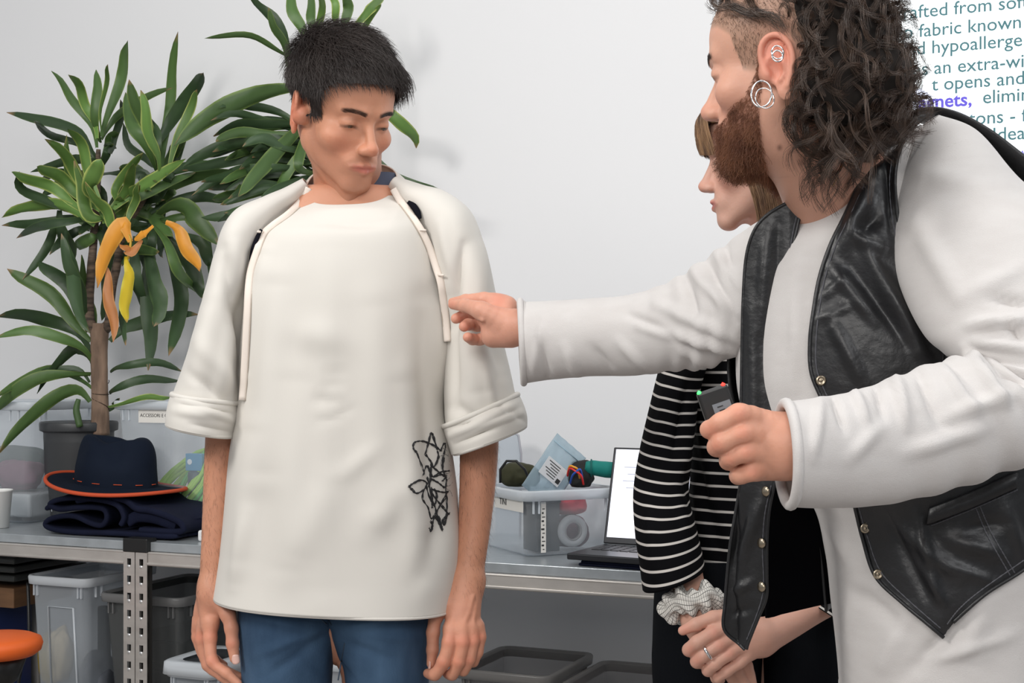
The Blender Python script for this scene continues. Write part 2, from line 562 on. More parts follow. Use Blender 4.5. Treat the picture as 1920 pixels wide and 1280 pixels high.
# ---------------------------------------------------------------- steel benches
M_steel = mat('galvanised_steel', (0.50, 0.47, 0.44), 0.42, 0.5, noise=(14, 0.6, (0.62, 0.585, 0.55), (1, 1, 3)), bump=(60, 0.1, 0.001))
M_steel_top = mat('steel_worktop', (0.38, 0.41, 0.43), 0.32, 0.45, noise=(20, 0.6, (0.52, 0.56, 0.59), (1, 6, 1)), bump=(90, 0.15, 0.001, (1, 8, 1)))
M_blackp = mat('black_plastic', (0.012, 0.012, 0.012), 0.4)
M_dark = mat('slot_shade', (0.02, 0.018, 0.016), 0.8)
def bench(label, s0, s1, posts_at):
    t = thing('steel_bench', label, 'workbench', W((s0 + s1) / 2, 0.26, 0), -TH)
    L = s1 - s0; mid = (s0 + s1) / 2; DEPTH = 0.52
    for z, nm in ((TZ, 'worktop'), (0.30, 'lower_shelf')):
        m = MB().box(W(mid, DEPTH / 2, z - 0.011), (L, DEPTH, 0.022), AX, AN)
        for k in range(6):
            m.box(W(mid, 0.05 + k * 0.085, z - 0.0235), (L - 0.02, 0.02, 0.003), AX, AN)
        mod_bevel(m.build(nm, M_steel_top, t), 0.002)
        for off, b in ((-0.004, 'front_beam'), (DEPTH - 0.0, 'rear_beam')):
            m = MB().box(W(mid, off, z - 0.040), (L - 0.06, 0.012, 0.034), AX, AN)
            m.box(W(mid, off - 0.004, z - 0.052), (L - 0.062, 0.012, 0.006), AX, AN)
            m.box(W(mid, off - 0.003, z - 0.026), (L - 0.062, 0.008, 0.004), AX, AN)
            mod_bevel(m.build(b, M_steel, t), 0.0015)
    for s in posts_at:
        for off in (-0.012, DEPTH + 0.008):
            V = []; Fs = []
            w = 0.034; pitch = 0.0425; n = int((TZ - 0.01) / pitch)
            # a plate with real slots: columns at x0..x3, rows z0..z3 in every pitch
            xs = [-w / 2, -0.006, 0.006, w / 2]
            for k in range(n):
                zt = TZ - 0.03 - k * pitch
                zs = [zt, zt - 0.011, zt - 0.027, zt - pitch]
                b = len(V)
                for z in zs:
                    for x in xs: V.append(W(s + x, off, z))
                for i in range(3):
                    for j in range(3):
                        if i == 1 and j == 1: continue
                        Fs.append((b + i * 4 + j, b + i * 4 + j + 1, b + i * 4 + 4 + j + 1, b + i * 4 + 4 + j))
            b = len(V)
            for z in (TZ, TZ - 0.03):
                for x in (-w / 2, w / 2): V.append(W(s + x, off, z))
            Fs.append((b, b + 1, b + 3, b + 2))
            m = MB(); m.add(V, Fs)
            p = m.build('post', M_steel, t); mod_solidify(p, 0.002, -1)
            sg = 1 if off < 0.1 else -1
            m = MB().box(W(s + (w / 2 - 0.001 if s > mid else -w / 2 + 0.001), off + sg * 0.019, TZ / 2), (0.002, 0.034, TZ), AX, AN)
            m.box(W(s - w / 2 + 0.0045, off - sg * 0.0015, TZ / 2 - 0.01), (0.003, 0.002, TZ - 0.03), AX, AN)
            m.build('post_flange', M_steel, p)
            if off < 0.1:
                m = MB()
                for k in range(n):
                    zt = TZ - 0.03 - k * pitch - 0.031
                    m.lathe(W(s - 0.001, off - 0.0005, zt), [(0.0005, -0.0), (0.005, 0.0008), (0.0042, 0.0022), (0.001, 0.003)], 8, AX, (0, 0, 1), -AN)
                m.build('slot_tab', mat('bright_steel', (0.85, 0.85, 0.85), 0.2, 0.8), p, True)
                m = MB().box(W(s, off + 0.02, TZ / 2), (w - 0.004, 0.004, TZ - 0.06), AX, AN)
                m.build('slot_shade_strip', M_dark, p)  # dark strip behind the slots, standing in for shade inside the post
    return t
b1 = bench('galvanised steel bench on the left, under the potted plant and the hat', -1.6, 0.0, (-1.58, -0.0185))
b2 = bench('galvanised steel bench behind the standing man and the woman, under laptop and crate', 0.0, 1.75, (0.0185, 1.73))
m = MB().box(W(0, 0.004, TZ - 0.008), (0.073, 0.04, 0.034), AX, AN)
mod_bevel(m.build('corner_cap', M_blackp, b2), 0.002)
for s in (-1.58, 1.73):
    m = MB().box(W(s, 0.004, TZ - 0.008), (0.04, 0.04, 0.034), AX, AN)
    mod_bevel(m.build('corner_cap', M_blackp, b1 if s < 0 else b2), 0.002)

# ---------------------------------------------------------------- clear plastic crates
M_clear = mat_clear('clear_plastic', (0.80, 0.84, 0.88), 0.20, 0.18)
M_milk = mat_clear('milky_plastic', (0.66, 0.71, 0.76), 0.27, 0.3)
M_rim = mat_clear('plastic_rim', (0.78, 0.82, 0.86), 0.58, 0.25)
M_smoke = mat_clear('smoky_plastic', (0.10, 0.105, 0.105), 0.62, 0.22)
M_paper = mat('label_paper', (0.80, 0.77, 0.72), 0.7)
M_ink = mat('ink', (0.03, 0.03, 0.03), 0.7)
def crate(name, label, c, w, d, h, rz, taper=0.86, m=None, rim=None, lid=False, cat='storage box', group=None, panel=True):
    """c: centre of the base; w along local x, d local y"""
    m = m or M_clear; rim = rim or M_rim
    t = thing(name, label, cat, c, rz, group)
    ax = Vector((math.cos(rz), math.sin(rz), 0)); ay = Vector((-math.sin(rz), math.cos(rz), 0))
    c = Vector(c)
    def ring(sx, sy, z, r=0.02, n=4):
        out = []
        for qx, qy, a0 in ((1, 1, 0), (-1, 1, 90), (-1, -1, 180), (1, -1, 270)):
            for k in range(n + 1):
                a = math.radians(a0 + 90 * k / n)
                out.append(c + ax * (qx * (sx / 2 - r) + r * math.cos(a)) + ay * (qy * (sy / 2 - r) + r * math.sin(a)) + Vector((0, 0, z)))
        return out
    rings = [ring(w * taper - 0.02, d * taper - 0.02, 0.001), ring(w * taper, d * taper, 0.008), ring(w * (taper + 1) / 2, d * (taper + 1) / 2, h * 0.5), ring(w, d, h - 0.004)]
    n = len(rings[0])
    V = [v for r in rings for v in r]
    Fs = [(i * n + k, i * n + (k + 1) % n, (i + 1) * n + (k + 1) % n, (i + 1) * n + k) for i in range(len(rings) - 1) for k in range(n)]
    Fs.append(tuple(range(n))[::-1])
    mesh_obj('body', np.array([tuple(v) for v in V]), Fs, m, t, True)
    # rolled flange round the mouth
    prof = [(0.0, -0.022), (0.004, -0.022), (0.012, -0.020), (0.014, -0.002), (0.012, 0.002), (0.0, 0.002)]
    V = []; Fs = []
    for g, z in prof: V += ring(w + 2 * g, d + 2 * g, h + z, 0.02 + g)
    k_ = len(prof)
    Fs = [(i * n + k, i * n + (k + 1) % n, ((i + 1) % k_) * n + (k + 1) % n, ((i + 1) % k_) * n + k) for i in range(k_) for k in range(n)]
    mesh_obj('rim', np.array([tuple(v) for v in V]), Fs, rim, t, True)
    q = MB()
    for x in (-0.42, -0.36, 0.36, 0.42):       # stiffening ribs below the rim
        MB().box(c + ax * (x * w) + ay * (-d / 2 * 0.99 - 0.003) + Vector((0, 0, h - 0.035)), (0.003, 0.006, 0.03), ax, ay).build('rib', rim, t)
    for y in (-0.38, -0.30, 0.30, 0.38):
        MB().box(c + ax * (w / 2 * 0.99 + 0.003) + ay * (y * d) + Vector((0, 0, h - 0.035)), (0.006, 0.003, 0.03), ax, ay).build('rib', rim, t)
    if panel:                                   # moulded frame on the front
        sl = (1 - taper) / 2 * d / h
        fz = lambda z: -(d / 2 * (taper + (1 - taper) * z / h)) - 0.002
        x0, x1, z0, z1 = -0.18 * w, 0.26 * w, h * 0.06, h * 0.80
        pts = [(x0, z0), (x0, z1), (x1, z1), (x1 * 1.12, z0)]
        V, Fs = tube_geo([c + ax * x + ay * fz(z) + Vector((0, 0, z)) for x, z in pts], 0.003, 6)
        mesh_obj('moulded_frame', V, Fs, rim, t)
    if lid:
        V = []; Fs = []
        prof = [(-0.02, 0.012), (0.006, 0.014), (0.012, 0.010), (0.014, -0.018), (0.010, -0.018)]
        for g, z in prof: V += ring(w + 2 * g + 0.01, d + 2 * g + 0.01, h + z + 0.004, 0.03)
        Fs = [(i * n + k, i * n + (k + 1) % n, (i + 1) * n + (k + 1) % n, (i + 1) * n + k) for i in range(len(prof) - 1) for k in range(n)]
        Fs.append(tuple(range(n)))
        mesh_obj('lid', np.array([tuple(v) for v in V]), Fs, rim, t, True)
    t['_d'] = 0
    del t['_d']
    return t, c, ax, ay
def blob(name, c, r, col, seed, label, cat, amp=0.25, rough=0.8, rz=0, group=None, sc=None, bumpy=3, material=None):
    """crumpled cloth or bag"""
    bm = bmesh.new(); bmesh.ops.create_icosphere(bm, subdivisions=4, radius=1)
    V = np.array([v.co[:] for v in bm.verts]); Fs = [[v.index for v in f.verts] for f in bm.faces]; bm.free()
    nz = snoise(V, bumpy, seed, 3)
    nz = nz + 0.5 * np.abs(snoise(V, bumpy * 1.8, seed + 9, 2))
    V = V * (1 + 1.5 * amp * nz[:, None])
    V = np.sign(V) * np.abs(V) ** 0.85
    V = V * np.asarray(r)
    V[:, 2] = np.maximum(V[:, 2], -r[2] * 0.9)
    V = V @ rot(0, 0, math.degrees(rz)).T + np.asarray(c)
    o = mesh_obj(name, V, Fs, material or mat(name + '_cloth', col, rough, bump=(80, 0.3, 0.002)), None, True)
    o_ = tag(o, label, cat, group)
    return o_
def set_origin(o):
    """object origin to the bottom centre of its mesh"""
    n = len(o.data.vertices); a = np.zeros(n * 3, np.float32)
    o.data.vertices.foreach_get('co', a); a = a.reshape(-1, 3)
    c = (a.min(0) + a.max(0)) / 2; c[2] = a[:, 2].min()
    o.data.vertices.foreach_set('co', (a - c).ravel()); o.location = c.tolist(); o.data.update()
    return o
def text(body, size, loc, ax, up, material, name, parent=None, ext=0.0004, align='LEFT', bold=0.0):
    cu = bpy.data.curves.new(name, 'FONT')
    cu.body = body; cu.size = size; cu.extrude = ext; cu.offset = bold
    cu.align_x = align; cu.resolution_u = 3
    tmp = bpy.data.objects.new('tmp', cu); C.objects.link(tmp)
    dg = bpy.context.evaluated_depsgraph_get()
    me = bpy.data.meshes.new_from_object(tmp.evaluated_get(dg))
    V = np.array([v.co[:] for v in me.vertices]); Fs = [list(p.vertices) for p in me.polygons]
    bpy.data.objects.remove(tmp)
    ax = np.array(ax, float); up = np.array(up, float); nn = np.cross(ax, up)
    W_ = np.array(loc, float) + V[:, :1] * ax + V[:, 1:2] * up + V[:, 2:3] * nn
    return mesh_obj(name, W_, Fs, material, parent, False)
RZ = -TH
def label_on(t, c, ax, ay, w, d, h, taper, x, z, lw, lh, words, size, side='front', name='label_strip'):
    if side == 'front': A, Nn, dist = ax, -ay, d / 2
    else: A, Nn, dist = ay, ax, w / 2
    dd = dist * (taper + (1 - taper) * z / h) + 0.0035
    ctr = c + A * x + Nn * dd + Vector((0, 0, z))
    q = MB().box(ctr, (lw, 0.001, lh), A, Nn).build(name, M_paper, t)
    text(words, size, ctr + Nn * 0.0006 - A * (lw * 0.44) - Vector((0, 0, size * 0.35)), A, (0, 0, 1), M_ink, 'lettering', q)

# crate with cords, left behind the hat
sA = s_of(221, 0.24)
c = W(sA + 0.158, 0.37, TZ)
hA = 0.34
cr, c0, ax, ay = crate('storage_crate', 'clear plastic crate labelled for accessories and cords behind the hat', c, 0.33, 0.26, hA, RZ, 0.86, panel=False)
label_on(cr, c0, ax, ay, 0.33, 0.26, hA, 0.86, -0.042, hA - 0.036, 0.092, 0.040, 'ACCESSORI E CORDE', 0.0128)
crc = c0
M_lime = mat('lime_cord', (0.35, 0.62, 0.08), 0.5); M_green = mat('green_cord', (0.12, 0.55, 0.10), 0.45); M_teal = mat('dark_teal_bag', (0.02, 0.06, 0.08), 0.35)
def coil(name, c, R, r, turns, material, label, seed, cat='cord', tilt=0.5):
    rg = np.random.default_rng(seed)
    t = np.linspace(0, turns * 2 * math.pi, int(turns * 22))
    rad = R * (1 + 0.18 * np.sin(t * 0.37 + 1) + 0.1 * np.sin(t * 1.7))
    p = np.stack([rad * np.cos(t), rad * 0.55 * np.sin(t), rad * tilt * np.sin(t + 0.6) + 0.02 * np.sin(t * 0.6)], -1)
    p = p @ rot(0, 0, math.degrees(RZ)).T
    p[:, 2] -= p[:, 2].min() - r
    p += np.asarray(c)
    V, Fs = tube_geo(p, r, 7)
    return set_origin(tag(mesh_obj(name, V, Fs, material), label, cat))
coil('cord', crc + ax * 0.0 - ay * 0.062 + Vector((0, 0, 0.01)), 0.078, 0.006, 7, M_lime, 'lime green rope coiled in the crate behind the hat', 3, tilt=0.9)
coil('cord', crc + ax * 0.055 - ay * 0.070 + Vector((0, 0, 0.01)), 0.058, 0.005, 3, M_green, 'thin bright green cord looped in the crate behind the hat', 4, tilt=1.3)
set_origin(blob('cable_bag', crc + ax * 0.095 + ay * 0.02 + Vector((0, 0, 0.06)), (0.038, 0.05, 0.07), (0.02, 0.06, 0.09), 5, 'dark teal bundle in the crate behind the hat', 'bag', 0.2, 0.3))
t = thing('card_box', 'small blue cardboard packet with a white round mark in the clear crate', 'box', crc + ax * 0.045 - ay * 0.06 + Vector((0, 0, 0.155)), RZ + 0.1)
q = MB().box(crc + ax * 0.045 - ay * 0.06 + Vector((0, 0, 0.177)), (0.052, 0.02, 0.046), ax, ay)
mod_bevel(q.build('carton', mat('blue_card', (0.07, 0.30, 0.50), 0.5), t), 0.001)
q = MB().lathe(crc + ax * 0.033 - ay * 0.0705 + Vector((0, 0, 0.178)), [(0.0075, 0), (0.0075, 0.0008)], 20, ax, (0, 0, 1), -ay)
q.build('round_mark', mat('white_print', (0.8, 0.85, 0.9), 0.5), t)
# roll that carries the packet
set_origin(tag(MB().lathe(crc + ax * 0.045 - ay * 0.06 + Vector((0, 0, 0.009)), [(0.016, 0), (0.021, 0.002), (0.021, 0.141), (0.016, 0.144)], 24).build('cord_spool', M_teal, None, True), 'dark teal spool standing under the blue packet', 'spool'))

# big clear crate with a grey device, far left
sB = s_of(20, 0.32)
hB = 0.335
cr, c1, ax, ay = crate('storage_crate', 'large clear crate at the left edge holding a pale grey device', W(sB - 0.06, 0.34, TZ), 0.50, 0.30, hB, RZ, 0.90, panel=False)
t = thing('grey_device', 'pale grey flat device with a small slot inside the left crate', 'device', c1 + Vector((0, 0, 0.012)), RZ)
q = MB().box(c1 + ax * 0.02 - ay * 0.0 + Vector((0, 0, 0.045)), (0.36, 0.20, 0.066), ax, ay)
mod_bevel(q.build('housing', mat('pale_plastic', (0.55, 0.57, 0.58), 0.45), t), 0.008, 3)
q = MB().box(c1 + ax * 0.12 - ay * 0.1005 + Vector((0, 0, 0.05)), (0.014, 0.003, 0.018), ax, ay)
q.build('slot', mat('slot_grey', (0.2, 0.21, 0.22), 0.5), t)
set_origin(blob('cloth_scrap', c1 + ax * -0.03 + Vector((0, 0, 0.145)), (0.15, 0.08, 0.06), (0.10, 0.13, 0.13), 8, 'crumpled grey green fabric scraps lying on the grey device', 'cloth', 0.25))
set_origin(blob('cloth_scrap', c1 + ax * 0.11 - ay * 0.04 + Vector((0, 0, 0.125)), (0.06, 0.05, 0.045), (0.18, 0.08, 0.12), 12, 'dusky pink fabric scrap beside the grey green scraps', 'cloth', 0.25))

# white paper cup
cp = BP(-2, 0.10, TZ)
t = thing('paper_cup', 'white paper cup cut by the left edge of the picture', 'cup', cp)
q = MB().lathe(cp, [(0.022, 0.001), (0.026, 0.001), (0.0345, 0.098), (0.0365, 0.099), (0.0365, 0.103), (0.0335, 0.103), (0.0325, 0.098), (0.0245, 0.006), (0.0, 0.006)], 36)
q.build('cup_wall', mat('white_card', (0.82, 0.82, 0.80), 0.55), t, True)
# small white object behind the folded cloth
cb = BP(392, 0.07, TZ)
t = thing('white_charger', 'small white rounded block lying at the end of the folded navy cloth', 'block', cb, RZ)
mod_bevel(MB().box(cb + Vector((0, 0, 0.0145)), (0.05, 0.03, 0.028), AX, AN).build('block', mat('white_plastic', (0.82, 0.82, 0.82), 0.35), t), 0.006, 3)

# ---------------------------------------------------------------- folded navy garment
M_navy = mat('navy_wool', (0.006, 0.008, 0.022), 0.85, noise=(18, 0.5, (0.010, 0.013, 0.034)), bump=(220, 0.35, 0.0015), spec=0.15)
gL = BP(92, 0.05, TZ)
def folded(name, label):
    s0 = s_of(90, 0.06); s1 = s_of(388, 0.16)
    Lg = s1 - s0
    t = thing(name, label, 'garment', W((s0 + s1) / 2, 0.14, TZ), RZ)
    # bottom layer: path of the folded sheet seen from the front
    def sheet(nm, path, y0, y1, thick, seed, nn=70, mm=26, amp=0.004):
        Pp = catmull(path, nn)
        V = []
        for i, (x, z) in enumerate(Pp):
            for j in range(mm):
                f = j / (mm - 1)
                V.append(tuple(W(s0 + x + 0.010 * math.sin(5 * f + seed), y0 + (y1 - y0) * f, TZ + z)))
        V = np.array(V)
        G = V.reshape(nn, mm, 3); N = grid_normals(G).reshape(-1, 3)
        V = V + N * (amp * snoise(V, 26, seed, 3))[:, None]
        V[:, 2] = np.maximum(V[:, 2], TZ + thick / 2 + 0.001)
        Fs = [(i * mm + j, (i + 1) * mm + j, (i + 1) * mm + j + 1, i * mm + j + 1) for i in range(nn - 1) for j in range(mm - 1)]
        o = mesh_obj(nm, V, Fs, M_navy, t); mod_solidify(o, thick, 0); mod_sub(o, 1); return o
    sheet('lower_fold', [(Lg, 0.012), (Lg * 0.6, 0.011), (0.06, 0.010), (0.005, 0.022), (0.03, 0.042), (0.10, 0.048), (0.15, 0.034), (0.19, 0.030), (0.205, 0.05), (0.19, 0.072), (0.12, 0.074), (0.05, 0.066), (0.02, 0.078), (0.07, 0.093), (0.18, 0.095), (0.24, 0.085), (0.262, 0.055), (0.25, 0.03)], 0.035, 0.26, 0.014, 3)
    sheet('upper_fold', [(0.10, 0.088), (0.17, 0.098), (0.25, 0.094), (0.29, 0.075), (0.33, 0.072), (Lg * 0.9, 0.062), (Lg, 0.045), (Lg * 1.0, 0.025), (Lg * 0.8, 0.022), (0.30, 0.022)], 0.04, 0.255, 0.016, 9)
    sheet('middle_fold', [(0.27, 0.04), (0.3, 0.052), (0.36, 0.05), (Lg * 0.98, 0.035)], 0.05, 0.25, 0.03, 5)
    # small lapel tip poking out at the left
    b = Body(tuple(W(s0 - 0.04, -0.06, TZ + 0.03)), tuple(W(s0 + 0.2, 0.2, TZ + 0.13)), 0.003) if False else None
    V, Fs = tube_geo([W(s0 - 0.012, 0.06, TZ + 0.060), W(s0 + 0.01, 0.065, TZ + 0.071), W(s0 + 0.05, 0.08, TZ + 0.092), W(s0 + 0.09, 0.1, TZ + 0.098)], [0.006, 0.011, 0.013, 0.008], 10)
    mod_sub(mesh_obj('lapel', V, Fs, M_navy, t), 1)
    ln = ring_ = None
    th = [W(s0 + 0.035 + 0.010 * math.cos(a), 0.045, TZ + 0.062 + 0.010 * math.sin(a)) for a in np.linspace(0.3, 3.6, 14)]
    V, Fs = tube_geo(th, 0.0012, 6)
    mesh_obj('wire_loop', V, Fs, mat('pale_wire', (0.5, 0.55, 0.6), 0.4), t)
    return t
folded('folded_coat', 'navy blue wool garment folded on the bench under the hat')

# ---------------------------------------------------------------- felt hat
def hat():
    s0 = s_of(213, 0.14)
    c = W(s0, 0.15, TZ + 0.121)
    t = thing('felt_hat', 'navy felt hat with bright orange brim edge lying on the folded coat', 'hat', c, RZ)
    M_felt = mat('navy_felt', (0.005, 0.009, 0.020), 0.85, noise=(12, 0.5, (0.008, 0.013, 0.025)), bump=(300, 0.3, 0.001), spec=0.15)
    M_or = mat('orange_felt', (0.55, 0.07, 0.018), 0.75, bump=(200, 0.3, 0.001))
    n = 96; ph = np.arange(n) * 2 * math.pi / n
    c = np.array(c)
    X = np.array(AX); Y = np.array(AN)
    def ringpts(rx, ry, z, dent=0.0, bz=0.0, zz=0.0):
        r = np.ones(n)
        for a0, amp in ((-1.05, dent), (math.pi + 0.9, dent * 0.6)):
            dd = (ph - a0 + math.pi) % (2 * math.pi) - math.pi
            r = r - amp * np.exp(-(dd / 0.5) ** 2)
        x = rx * r * np.cos(ph); y = ry * r * np.sin(ph)
        zc = z + bz * (np.cos(2 * ph) * 0.6 - 0.5 * np.cos(ph)) + zz * np.cos(ph - 0.5) ** 2
        zc = zc - x * 0.06
        if z > 0.09: zc = zc - 0.010 * np.exp(-((x - 0.005) / 0.03) ** 2) * (z - 0.09) / 0.03
        return c + x[:, None] * X + y[:, None] * Y + zc[:, None] * np.array([0, 0, 1.0])
    # brim: upper side then lower side
    up = [ringpts(0.114, 0.094, 0.004), ringpts(0.13, 0.11, 0.001, 0, 0.002), ringpts(0.155, 0.135, 0.0, 0, 0.008), ringpts(0.186, 0.160, 0.004, 0, 0.014)]
    dn = [ringpts(0.186, 0.160, 0.001, 0, 0.014), ringpts(0.155, 0.135, -0.003, 0, 0.008), ringpts(0.105, 0.088, -0.003)]
    R = up + dn
    V = np.concatenate(R)
    Fs = [(i * n + k, i * n + (k + 1) % n, (i + 1) * n + (k + 1) % n, (i + 1) * n + k) for i in range(len(R) - 1) for k in range(n)]
    o = mesh_obj('brim', V, Fs, M_felt, t); mod_sub(o, 1)
    prof = [(0.114, 0.094, 0.002, 0), (0.113, 0.094, 0.02, 0), (0.111, 0.092, 0.05, 0.02), (0.109, 0.089, 0.08, 0.20), (0.102, 0.080, 0.106, 0.26), (0.090, 0.062, 0.122, 0.16), (0.072, 0.040, 0.124, 0.08), (0.055, 0.026, 0.112, 0.0), (0.035, 0.012, 0.104, 0), (0.01, 0.004, 0.101, 0)]
    R = catmull([ringpts(a, b, z, d, 0, -0.0 if z < 0.06 else 0.006) for a, b, z, d in prof], 34)
    V = np.concatenate(list(R)); m_ = len(R)
    Fs = [(i * n + k, i * n + (k + 1) % n, (i + 1) * n + (k + 1) % n, (i + 1) * n + k) for i in range(m_ - 1) for k in range(n)]
    Fs.append([(m_ - 1) * n + k for k in range(n)])
    mesh_obj('crown', V, Fs, M_felt, t)
    ln = ringpts(0.188, 0.162, 0.0025, 0, 0.014)
    V, Fs = torus_geo(ln, 0.0052, 10)
    mesh_obj('brim_edge', V, Fs, M_or, t)
    V = []; Fs = []
    ring_ = ringpts(0.1155, 0.0955, 0.013)
    for k in range(0, n, 8):
        for dz in (0.0,):
            p = ring_[[k, (k + 1) % n, (k + 2) % n, (k + 3) % n]]
            Vk, Fk = tube_geo(p + np.array([0, 0, 0.0005 * (k % 3)]), 0.0011, 6)
            Fs += [tuple(i + len(V) for i in f) for f in Fk]; V += Vk.tolist()
    mesh_obj('stitching', np.array(V), Fs, M_or, t)
hat()
# ================================================================ potted dracaenas
M_leaf = mat('leaf', (0.05, 0.12, 0.03), 0.45, attr=True, spec=0.45)
M_bark = mat('bark', (0.30, 0.20, 0.14), 0.85, noise=(30, 0.9, (0.13, 0.085, 0.06), (1, 1, 0.35)), bump=(45, 0.9, 0.006, (1, 1, 0.3)))
M_bark2 = mat('ringed_bark', (0.20, 0.14, 0.10), 0.85, noise=(40, 0.9, (0.03, 0.025, 0.02), (0.4, 0.4, 2.2)), bump=(45, 0.9, 0.006, (0.5, 0.5, 2)))
M_pot = mat('grey_pot', (0.045, 0.047, 0.05), 0.42)
M_soil = mat('soil', (0.05, 0.035, 0.025), 0.95, bump=(60, 1, 0.02))
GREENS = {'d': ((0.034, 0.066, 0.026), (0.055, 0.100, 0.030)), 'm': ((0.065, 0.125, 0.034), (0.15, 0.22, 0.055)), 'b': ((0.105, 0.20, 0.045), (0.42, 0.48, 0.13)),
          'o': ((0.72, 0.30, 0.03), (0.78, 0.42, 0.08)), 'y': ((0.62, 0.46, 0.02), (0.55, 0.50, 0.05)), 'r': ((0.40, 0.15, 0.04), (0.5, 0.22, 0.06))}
def leaf(parent, b, c, t, wpx, style, d, seed, name='leaf', droop=True, dd=None):
    r = np.random.default_rng(seed)
    db, dc, dt = d, d + (r.uniform(-0.10, 0.08) if dd is None else dd * 0.6), d + (r.uniform(-0.17, 0.08) if dd is None else dd)
    lim = lambda px, dep: min(dep, DP(px, WO - 0.03))
    A, Cc, B = P(*b, lim(b[0], db)), P(*c, lim(c[0], dc)), P(*t, lim(t[0], dt))
    n = 15
    u = np.linspace(0, 1, n)[:, None]
    L = (1 - u) ** 2 * A + 2 * u * (1 - u) * (2 * Cc - 0.5 * (A + B)) + u ** 2 * B
    L = L + (0.004 * np.sin(u * 9 + seed))* np.array([1, 0.5, 1.0])
    T = np.gradient(L, axis=0); T /= np.linalg.norm(T, axis=1)[:, None]
    view = L - np.array([0, 0, CAMZ]); view /= np.linalg.norm(view, axis=1)[:, None]
    S = np.cross(T, view); S /= np.linalg.norm(S, axis=1)[:, None] + 1e-9
    N = np.cross(S, T)
    roll = r.uniform(-0.6, 0.6) + (u[:, 0] - 0.5) * r.uniform(-1.0, 1.0)
    S2 = S * np.cos(roll)[:, None] + N * np.sin(roll)[:, None]; N2 = np.cross(S2, T)
    w = wpx * d / F * 0.5
    uu = u[:, 0]
    prof = np.interp(uu, [0, 0.12, 0.35, 0.6, 0.85, 0.96, 1], [0.30, 0.42, 0.85, 1.0, 0.72, 0.34, 0.02]) * w
    fold = r.uniform(0.15, 0.45)
    V = []; col = []
    cm, ce = GREENS[style]
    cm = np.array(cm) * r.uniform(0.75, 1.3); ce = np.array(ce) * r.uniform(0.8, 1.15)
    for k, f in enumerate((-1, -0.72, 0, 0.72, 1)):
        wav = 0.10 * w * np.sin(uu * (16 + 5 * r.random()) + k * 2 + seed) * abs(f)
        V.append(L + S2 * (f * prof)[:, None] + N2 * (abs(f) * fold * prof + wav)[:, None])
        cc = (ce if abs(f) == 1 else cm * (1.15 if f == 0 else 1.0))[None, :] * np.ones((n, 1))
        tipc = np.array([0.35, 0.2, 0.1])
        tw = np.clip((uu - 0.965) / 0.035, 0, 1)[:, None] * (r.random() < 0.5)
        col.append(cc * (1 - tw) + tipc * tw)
    V = np.stack(V, 1).reshape(-1, 3); col = np.stack(col, 1).reshape(-1, 3)
    Fs = [(i * 5 + j, i * 5 + j + 1, (i + 1) * 5 + j + 1, (i + 1) * 5 + j) for i in range(n - 1) for j in range(4)]
    o = mesh_obj(name, V, Fs, M_leaf, parent, True, None, col)
    return o
PD = 3.84
pc = BP(148, 0.32, TZ)
plant = thing('dracaena_plant', 'tall dracaena plant with yellowing leaves in a dark grey pot on the left bench', 'potted plant', pc)
RP = 74 * PD / F
q = MB().lathe(pc, [(RP * 0.66, 0.001), (RP * 0.70, 0.004), (RP * 0.90, 0.235), (RP * 0.90, 0.252), (RP * 1.0, 0.256), (RP * 1.01, 0.275), (RP * 0.985, 0.281), (RP * 0.94, 0.280), (RP * 0.90, 0.25), (RP * 0.85, 0.1), (0.01, 0.09)], 56)
mod_bevel(q.build('pot', M_pot, plant, True), 0.002)
q = MB().lathe(pc, [(RP * 0.89, 0.245), (RP * 0.5, 0.252), (0.005, 0.256)], 40)
q.build('soil', M_soil, plant, True)
pd = pc.y
def stem(parent, rows, radii, name, material, n=26):
    L = PX(rows, n); R = catmull(np.array(radii, float)[:, None], n)[:, 0]
    V, Fs = tube_geo(L, R, 14)
    V = V + 0.0014 * snoise(V, 120, 3)[:, None] * np.array([1, 1, 0])
    return mesh_obj(name, V, Fs, material, parent)
k = pd / F
pd = BP(187, 0.30, 0).y
stem(plant, [(188, 815, pd), (187, 740, pd), (186, 660, pd), (187, 606, pd)], [17 * k, 15.5 * k, 15 * k, 17 * k], 'trunk', M_bark)
stem(plant, [(178, 618, pd), (168, 600, pd - .01), (168, 560, pd), (171, 500, pd), (178, 420, pd), (183, 330, pd), (184, 280, pd)], [11 * k, 9 * k, 8 * k, 8 * k, 7 * k, 6 * k, 4 * k], 'branch', M_bark2)
stem(plant, [(196, 616, pd), (206, 600, pd - .01), (207, 560, pd), (218, 500, pd), (236, 430, pd), (270, 370, pd), (300, 325, pd)], [11 * k, 9 * k, 8.5 * k, 8 * k, 7 * k, 6 * k, 4 * k], 'branch', M_bark2)
stem(plant, [(205, 560, pd), (222, 480, pd - .03), (215, 420, pd - .06), (205, 390, pd - .08)], [7 * k, 7 * k, 6 * k, 5 * k], 'branch', M_bark2, 14)
stem(plant, [(150, 800, pd - .06), (143, 770, pd - .06), (147, 748, pd - .06)], [6 * k, 6 * k, 4 * k], 'shoot', mat('green_shoot', (0.05, 0.10, 0.03), 0.5), 10)
